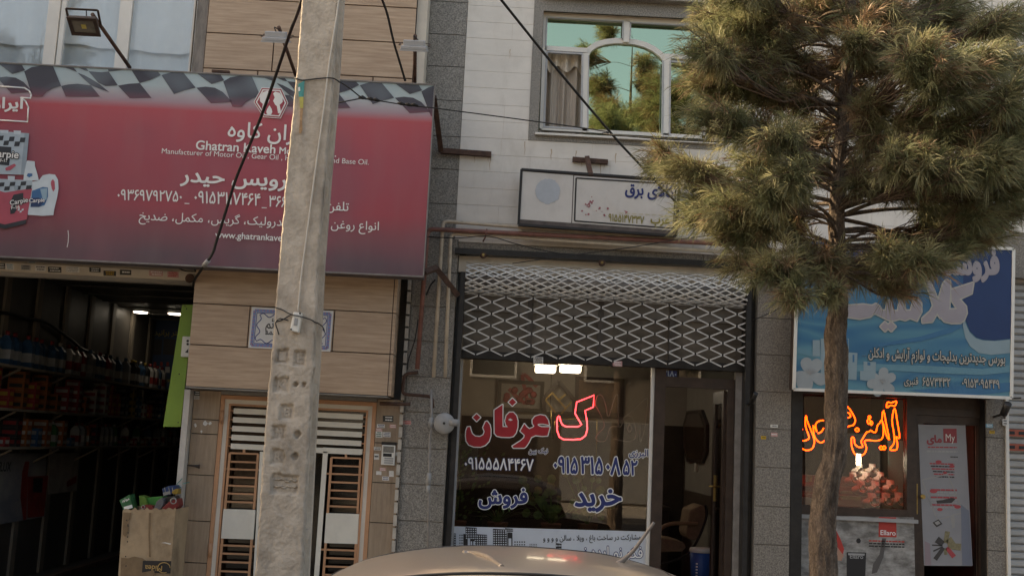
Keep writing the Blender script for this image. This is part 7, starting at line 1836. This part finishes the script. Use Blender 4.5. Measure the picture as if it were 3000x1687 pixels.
# gutter mouldings on the roof
for sgn in (-1,1):
    mb = MB(); P = [Vector((s.x, YC+sgn*half*.80*.88, s.z-.026)) for s in S3[8:-8]]
    mb.tube(P, .006, 6); mb.build('roof_gutter', MT['car_trim'], roof)
for i in (7, len(S3)-9):
    s = S3[i]; mb = MB(); mb.tube([Vector((s.x, YC+u*half*.80, s.z+dz*.62+.0005)) for u, dz in prof[4:-4]], .004, 6); mb.build('roof_seam', MT['car_trim'], roof)
# highlight of the roof gutter, put into shape as a raised body-colour tube
glint = [(205,634,0),(260,634,.0),(330,642,-.12),(400,668,-.22),(455,708,-.32),(505,742,-.42)]
P = []
for x, y, dy in glint:
    d = at(L(x,y),1)-CP; Yy = YC+dy; p = CP+d*Yy; P.append(p+Vector((0,0,.0)))
mb = MB(); mb.tube(smooth_path(P,5), .011, 8); mb.build('roof_glint', MT['car_paint'], roof)
# body below the roof: cabin glass, doors, wheels
xb_f, xb_r = S3[0].x-.95, S3[-1].x+.75
body = [(xb_f,.35),(xb_f-.02,.62),(xb_f+.25,.78),(S3[0].x-.1,.93),(S3[-1].x+.1,.98),(xb_r-.05,.92),(xb_r,.6),(xb_r-.02,.35)]
mb = MB(); mb.prism([Vector((x,YC-half,z)) for x, z in body], 2*half); mb.build('body', MT['car_paint'], CAR, bevel=.05)
cab = [(S3[0].x-.1,.9)]+[(s.x,s.z-.20) for s in S3[::4]]+[(S3[-1].x+.1,.95)]
mb = MB(); mb.prism([Vector((x,YC-half*.80+.012,z)) for x, z in cab], 2*half*.80-.024); mb.build('windows', MT['car_glass'], CAR)
for x in (xb_f+.75, xb_r-.7):
    for sgn in (-1,1):
        c = (x, YC+sgn*(half-.09), .30); wl = MB().lathe(c, [(.20,-.09),(.29,-.085),(.30,-.05),(.30,.05),(.29,.085),(.20,.09)], 24, 'y').build('wheel', MT['tyre'], CAR)
        MB().lathe(c, [(.19,-.093),(.19,.093)], 20, 'y').build('rim', MT['plastic_grey'], wl)
for sgn in (-1,1):
    for x, nm, m in ((xb_f+.0,'headlight','plastic_white'),(xb_r-.02,'tail_light','poster_red')):
        MB().box(x-.03, x+.05, YC+sgn*half*.72-.12, YC+sgn*half*.72+.12, .62, .74).build(nm, MT[m], CAR, bevel=.01)
a, b = at(L(1432,716),YC), at(L(1690,395),YC)
mb = MB(); P = smooth_path([a+Vector((-.03,0,-.02)), a.lerp(b,.12), a.lerp(b,.35)+Vector((.006,0,-.004)), a.lerp(b,.7)+Vector((.003,0,-.002)), b],4)
mb.tube(P, [.026,.020,.016,.013,.011,.0095,.009,.0085,.008,.0078,.0075,.0072,.007,.0068,.0066,.0064,.006][:len(P)], 10); mb.build('aerial', mk('aerial_grey', (.14,.125,.115), .5, .1, 9), CAR)

# ================================================================== PINE TREE
YT0 = 7.5
def leaf_mat(name, c, c2, tl=.42):
    mm = bpy.data.materials.new(name); mm.use_nodes = True; t = mm.node_tree; t.nodes.remove(t.nodes['Principled BSDF']); out = t.nodes['Material Output']
    g = t.nodes.new('ShaderNodeNewGeometry'); n = t.nodes.new('ShaderNodeTexNoise'); n.inputs['Scale'].default_value = 9; n.inputs['Detail'].default_value = 3; t.links.new(g.outputs['Position'], n.inputs[0])
    r = t.nodes.new('ShaderNodeValToRGB'); r.color_ramp.elements[0].position = .35; r.color_ramp.elements[1].position = .65; r.color_ramp.elements[0].color = (*c,1); r.color_ramp.elements[1].color = (*c2,1); t.links.new(n.outputs[0], r.inputs[0])
    d = t.nodes.new('ShaderNodeBsdfPrincipled'); d.inputs['Roughness'].default_value = .5; d.inputs['Specular IOR Level'].default_value = .35
    tr = t.nodes.new('ShaderNodeBsdfTranslucent'); mx = t.nodes.new('ShaderNodeMixShader'); mx.inputs[0].default_value = tl
    for q in (d, tr): t.links.new(r.outputs[0], q.inputs[0])
    t.links.new(d.outputs[0], mx.inputs[1]); t.links.new(tr.outputs[0], mx.inputs[2]); t.links.new(mx.outputs[0], out.inputs[0]); return mm
ndl = [leaf_mat('needles_olive', (.17,.165,.088), (.36,.335,.19)), leaf_mat('needles_green', (.115,.135,.070), (.25,.255,.135)), leaf_mat('needles_dry', (.19,.115,.07), (.30,.20,.12), .2)]
mk('pine_bark', (.075,.055,.043), .95, .0, 20, (1,1,.38), .9, 44, col2=(.29,.215,.16), lo=.32, hi=.68, detail=10, stain=((.34,.27,.21),9,(1,1,.4),.58,.74,.6), crack=True)
mk('pine_twig', (.14,.095,.07), .9, .3, 20)
sP = YT0/FPX
trunk = [(O_,425,1900,212),(O_,425,1449,206),(O_,415,1250,205),(O_,418,1050,205),(O_,435,880,200),(O_,462,700,196),(O_,505,520,178),(O_,518,300,174),(O_,518,100,176),(N,556,1000,190),(N,548,860,182),(N,556,720,172),(N,572,600,166),(Q,968,1060,78),(Q,975,900,72),(Q,978,760,70),(Q,992,620,66),(Q,1003,520,64),(Q,1010,430,62),(Q,1020,300,58),(Q,1032,100,54),(Q,1035,-60,50),(Q,1040,-300,40),(Q,1030,-600,28),(Q,1040,-900,14),(Q,1035,-1150,6)]
sc_ = {O_:.3844,N:.3589,Q:.6210}
TP = [(at(z(x,y),YT0), wd*.93*sc_[z]*sP/2) for z,x,y,wd in trunk]
base = Vector((TP[0][0].x, YT0, .1)); TP = [(base, TP[0][1]*1.15)]+TP[1:]
TREE = thing('pine_tree', 'tall pine with bowed brown trunk and ragged olive crown before the white wall', 'tree', base)
Ps = smooth_path([p for p,_ in TP], 5); Rs = []
for i in range(len(TP)-1):
    for j in range(5): Rs.append(TP[i][1]*(1-j/5)+TP[i+1][1]*j/5)
Rs.append(TP[-1][1])
mb = MB(); nseg = 26; from mathutils import noise as _no
k = len(Ps)
fine = []; fr_ = []
for i in range(k-1):
    m_ = max(1, int((Ps[i+1]-Ps[i]).length/.014))
    for j in range(m_): fine.append(Ps[i].lerp(Ps[i+1], j/m_)); fr_.append(Rs[i]*(1-j/m_)+Rs[i+1]*j/m_)
for p, r in zip(fine, fr_):
    for j in range(nseg*2):
        a_ = math.pi*j/nseg; d = Vector((math.cos(a_), math.sin(a_), 0)); q = p+d*r
        h = .07*(_no.noise(Vector((d.x*16,d.y*16,p.z*10)))+abs(_no.noise(Vector((d.x*9,d.y*9,p.z*5)))))+.10*_no.noise(Vector((d.x*3.2, d.y*3.2, p.z*2.0)))+.14*_no.noise(Vector((d.x*6, d.y*6, p.z*7)))+.06*_no.noise(Vector((d.x*14,d.y*14,p.z*18)))
        mb.v.append(p+d*r*(1+h))
n2 = nseg*2
for i in range(len(fine)-1):
    for j in range(n2): j2 = (j+1)%n2; mb.face([i*n2+j, i*n2+j2, (i+1)*n2+j2, (i+1)*n2+j], 0, True)
mb.build('trunk', MT['pine_bark'], TREE)
CL = [(1805,40,80,55),(1900,60,110,70),(2010,40,90,70),(1780,120,58,50),(1850,150,100,60),(1960,150,90,60),(1800,205,80,45),(1900,230,90,50),(2000,250,60,45),
 (1800,300,75,45),(1880,325,85,45),(1965,350,70,45),(1770,250,40,34),(1652,385,38,26),(1728,425,62,36),(1785,470,90,50),(1750,512,48,32),(1770,540,80,42),(1855,525,80,42),(1935,480,70,45),(1645,412,26,20),(1900,410,60,40),(1985,540,50,40),(1850,590,60,28),
 (1880,660,70,35),(1955,680,75,55),(2040,650,75,55),(2125,685,85,50),(2205,665,85,55),(2270,705,60,38),(2000,735,55,28),(2090,735,45,24),
 (2471,150,70,50),(2388,215,80,55),(2495,245,70,55),(2335,300,80,50),(2441,325,85,55),(2230,350,70,45),(2285,402,80,48),(2388,418,85,50),(2205,455,70,42),(2310,468,80,48),(2441,455,80,52),(2520,390,60,55),(2390,535,80,48),(2335,610,75,42),(2255,635,60,40),(2400,600,50,34),(2470,530,55,40),
 (2045,185,60,50),(2125,160,60,50),(2050,330,60,45),(2145,310,60,50),(2055,425,60,42),(1995,430,55,42),(2135,430,55,42),(2065,40,60,50),(2140,250,45,45),(1925,570,50,32),
 (2228,32,90,55),(2315,55,90,60),(2400,35,80,50),(2250,135,80,55),(2335,140,70,50),(2180,100,60,55),(2160,220,50,50),(2215,260,60,45),(2520,55,50,45),(2560,160,35,45),(2565,300,35,45),(2570,430,40,45),(2545,250,45,50),(2550,350,50,55),(2540,470,55,45),(2470,560,45,32),(2480,605,48,26),(2405,635,55,26),(2330,655,55,30),(2520,560,40,32),(2565,520,35,35),(2560,60,45,50),(2120,30,60,50),
 (1850,-60,110,60),(1980,-80,110,70),(2120,-70,110,70),(2260,-70,120,70),(2400,-60,90,60),(1950,-190,110,70),(2090,-210,120,70),(2230,-190,110,70),(2010,-330,100,70),(2150,-330,100,70),(2080,-460,90,70),(2040,-590,70,70),(2110,-700,60,60),(2050,-400,85,60),(2125,-430,80,60),(2030,-520,75,60),(2130,-545,65,60),(2060,-650,60,60),(2090,-760,50,60),(2080,-830,45,60),(2080,-930,30,50)]
rt_ = random.Random(12)
brn = MB(); twg = MB(); NV, NF, NM = [], [], []
sW = 1.1646*sP
def tuft(p, d, L0, nn, mi):
    d = d.normalized(); u = d.orthogonal().normalized(); v = d.cross(u); ln_ = .13
    for _ in range(nn):
        a_ = rt_.random()*6.283; s = rt_.random(); o = p-d*ln_*(1-s)
        sp = .30+.75*(1-s)+rt_.uniform(-.25,.3)
        nd = (d*math.cos(sp)+(u*math.cos(a_)+v*math.sin(a_))*math.sin(sp)); nd = nd+Vector((0,0,-.12)); nd.normalize()
        l = L0*rt_.uniform(.65,1.1); sd = nd.cross(Vector((rt_.uniform(-1,1),rt_.uniform(-1,1),rt_.uniform(-1,1)))).normalized()*.0021
        mid = o+nd*l*.55; tip = o+nd*l+Vector((0,0,-.032*l/.12*rt_.uniform(.2,1)))
        b = len(NV); NV.extend((o-sd*.7, o+sd*.7, mid+sd, mid-sd, tip)); NF.append((b,b+1,b+2,b+3)); NF.append((b+3,b+2,b+4)); NM.extend((mi,mi))
def trunk_at(z):
    for i in range(len(Ps)-1):
        if Ps[i].z <= z <= Ps[i+1].z: return Ps[i].lerp(Ps[i+1], (z-Ps[i].z)/max(1e-6,Ps[i+1].z-Ps[i].z)), Rs[i]
    return Ps[-1], Rs[-1]
for ci, (cx, cy, rx, ry) in enumerate(CL):
    side = cx-2090; dist = abs(side)
    Yc_ = YT0+rt_.uniform(-1,1)*min(.95, .35+.0011*(520-min(dist,480)))
    if cy > 600: Yc_ = YT0+rt_.uniform(-.8,.5)
    if abs(side) < 78 and 0 < cy < 600: Yc_ = YT0+rt_.uniform(.35,.6)
    # the mass at the right hangs towards the street
    if cx > 2180 and 120 < cy < 500: Yc_ = YT0-rt_.uniform(.25,.9)
    c = at(W(cx,cy), Yc_); R3 = Vector((rx*sW, .75*(rx+ry)/2*sW, ry*sW))
    zt_ = c.z-.15-.12*abs(c.x-base.x)*(.3 if cy < 550 else -.6); zt_ = max(zt_, at(W(2100,690),YT0).z)
    tp, tr0 = trunk_at(zt_)
    mid = tp.lerp(c,.55)+Vector((rt_.uniform(-.12,.12),rt_.uniform(-.15,.15),rt_.uniform(-.16,.08)))
    path = smooth_path([tp, tp.lerp(mid,.5)+Vector((rt_.uniform(-.04,.04),rt_.uniform(-.04,.04),.03)), mid, c], 4)
    n_ = len(path); rl = min(tr0*.35, .008+.008*(c-tp).length)
    brn.tube(path, [rl*(1-.75*i/(n_-1)) for i in range(n_)], 7)
    nt = int(20*(rx*ry)/(80*48)*2.5)+6
    for _ in range(nt):
        w_ = Vector((rt_.gauss(0,.6), rt_.gauss(0,.6), rt_.gauss(0,.6)))
        if w_.length > 1.4: w_ *= 1.4/w_.length
        p = c+Vector((w_.x*R3.x, w_.y*R3.y, w_.z*R3.z))
        out = Vector((w_.x, w_.y, w_.z*.6)); hz = Vector((c.x-base.x, (c.y-YT0), 0)); hz = hz.normalized() if hz.length > .05 else Vector((0,-1,0))
        d = out*.9+hz*.6+Vector((0,0,.12))+Vector((rt_.uniform(-.4,.4),rt_.uniform(-.4,.4),rt_.uniform(-.35,.35)))
        near_t = (p-Vector((base.x,YT0,p.z))).length
        x_ = rt_.random(); dry = .34 if near_t < .6 else .07
        if cy > 600: dry += .06
        mi = 2 if x_ < dry else 0 if x_ < dry+.55 else 1
        org = path[rt_.randrange(max(1,n_//2), n_)]
        mp = org.lerp(p,.5)+Vector((0,0,-.02)); q0 = p-d.normalized()*.13
        twg.tube([org, mp, q0, p], [.0055,.004,.0035,.0025], 4, cap=False)
        tuft(p, d, rt_.uniform(.085,.17), rt_.randint(24,38), mi)
        if rt_.random() < .55:                      # a second whorl further back on the twig
            d2 = d+Vector((rt_.uniform(-.9,.9),rt_.uniform(-.9,.9),rt_.uniform(-.5,.5))); tuft(q0.lerp(mp,.35)+d2.normalized()*.08, d2, rt_.uniform(.09,.15), rt_.randint(16,26), mi)
# dead bare twigs low on the trunk
for _ in range(46):
    z_ = rt_.uniform(at(W(2100,640),YT0).z, at(W(2100,60),YT0).z); tp, tr0 = trunk_at(z_); a_ = rt_.uniform(0,6.283); l = rt_.uniform(.25,.75)
    d = Vector((math.cos(a_), math.sin(a_), rt_.uniform(-.25,.35))); P = [tp]; p = tp
    for j in range(5): d = d+Vector((rt_.uniform(-.35,.35),rt_.uniform(-.35,.35),rt_.uniform(-.3,.3))); d.normalize(); p = p+d*l/5; P.append(p)
    twg.tube(P, [.009,.007,.006,.005,.004,.003], 5, cap=False)
    for j in (2,3,4):
        e = Vector((rt_.uniform(-1,1),rt_.uniform(-1,1),rt_.uniform(-.6,.6))).normalized()*l*.3; twg.tube([P[j], P[j]+e*.5+Vector((0,0,.01)), P[j]+e], [.004,.003,.002], 4, cap=False)
brn.build('branches', MT['pine_bark'], TREE); twg.build('twigs', MT['pine_twig'], TREE, kind='stuff')
me = bpy.data.meshes.new('crown')
o0 = ORG[TREE]; me.from_pydata([v-o0 for v in NV], [], NF)
for mm in ndl: me.materials.append(mm)
me.polygons.foreach_set('material_index', NM); me.update()
cro = bpy.data.objects.new('crown', me); COL.objects.link(cro); cro.parent = TREE
def copy_thing(src, loc, rz, sc, label):
    o = src.copy(); COL.objects.link(o); o.location = loc; o.rotation_euler = (0,0,rz); o.scale = (sc,)*3; o['label'] = label; o['group'] = 'pines along the street'
    for ch in src.children:
        c = ch.copy(); COL.objects.link(c); c.parent = o
    return o
# pines further along this pavement (they shade the street) and across the road (mirrored in the windows)
copy_thing(TREE, (-8.6,7.4,.1), 2.1, 1.18, 'pine on the pavement further left of the garage shop')
copy_thing(TREE, (-12.5,7.2,.1), 4.0, 1.3, 'pine on the pavement two trees left of the garage shop')
copy_thing(TREE, (-6.4,6.6,.1), 5.2, 1.0, 'pine at the kerb just left of the garage shop')
xm = at(I_(1345,600), 26.5).x
copy_thing(TREE, (xm,-5.2,.1), 1.6, 1.72, 'pine across the road mirrored in the arched window')
copy_thing(TREE, (xm-5.2,-6.2,.1), 3.0, 1.25, 'second pine across the road, mirrored in the agency window')
copy_thing(TREE, (xm-9.5,-5.6,.1), 5.0, 1.35, 'third pine across the road, opposite the garage shop')
copy_thing(TREE, (xm+4.6,-5.8,.1), 2.2, 1.2, 'fourth pine across the road, opposite the cosmetics shop')
# ================================================================== ACROSS THE ROAD (seen only in the panes)
OB = thing('street_building', 'long tan building across the road mirrored in shop windows', 'building', (0,-16,.1))
mb = MB(); mb.box(-30,30,-17,-16,.1,7.2); mb.build('wall', mk('tan_render', (.14,.115,.09), .85, .1, 2), OB)
mb = MB(); mb.box(-30.2,30.2,-17.2,-15.8,7.2,7.5); mb.build('parapet', MT['concrete_grey'], OB)
for k in range(-7, 8):
    x = k*3.9; wdo = MB(); frame(wdo, x-.8, x+.8, 4.2, 5.9, .08, -16.02, -15.96); wo = wdo.build('window', MT['white_frame'], OB)
    MB().box(x-.72,x+.72,-15.995,-15.985,4.28,5.82).build('pane', MT['car_glass'], wo)
    MB().box(x-1.5,x+1.5,-15.998,-15.97,.2,2.9).build('shutter', MT['plastic_grey'] if k % 2 else MT['brown_alu'], OB)
VN = thing('delivery_van', 'white box van parked across the road, mirrored in agency window', 'van', (-2.6,-7.2,0))
vp = [(-4.9,.4),(-4.9,1.1),(-4.5,1.25),(-4.1,2.0),(-3.6,2.15),(-.4,2.2),(-.3,2.1),(-.3,.4)]
mb = MB(); mb.prism([Vector((x,-8.1,z)) for x,z in vp], 1.8); mb.build('body', mk('van_white', (.70,.68,.64), .35, .03, 5), VN, bevel=.06)
mb = MB(); mb.prism([Vector((x,-6.295,z)) for x,z in ((-4.35,1.3),(-4.05,1.95),(-3.3,1.98),(-3.3,1.3))], .01); mb.prism([Vector((x,-6.295,z)) for x,z in ((-3.2,1.3),(-3.2,1.95),(-2.2,1.95),(-2.2,1.3))], .01); mb.build('windows', MT['car_glass'], VN)
for x in (-4.1,-1.1):
    for y in (-6.42,-7.98):
        wl = MB().lathe((x,y,.33), [(.2,-.1),(.32,-.09),(.33,0),(.32,.09),(.2,.1)], 22, 'y').build('wheel', MT['tyre'], VN); MB().lathe((x,y,.33), [(.19,-.105),(.19,.105)], 18, 'y').build('rim', MT['plastic_grey'], wl)
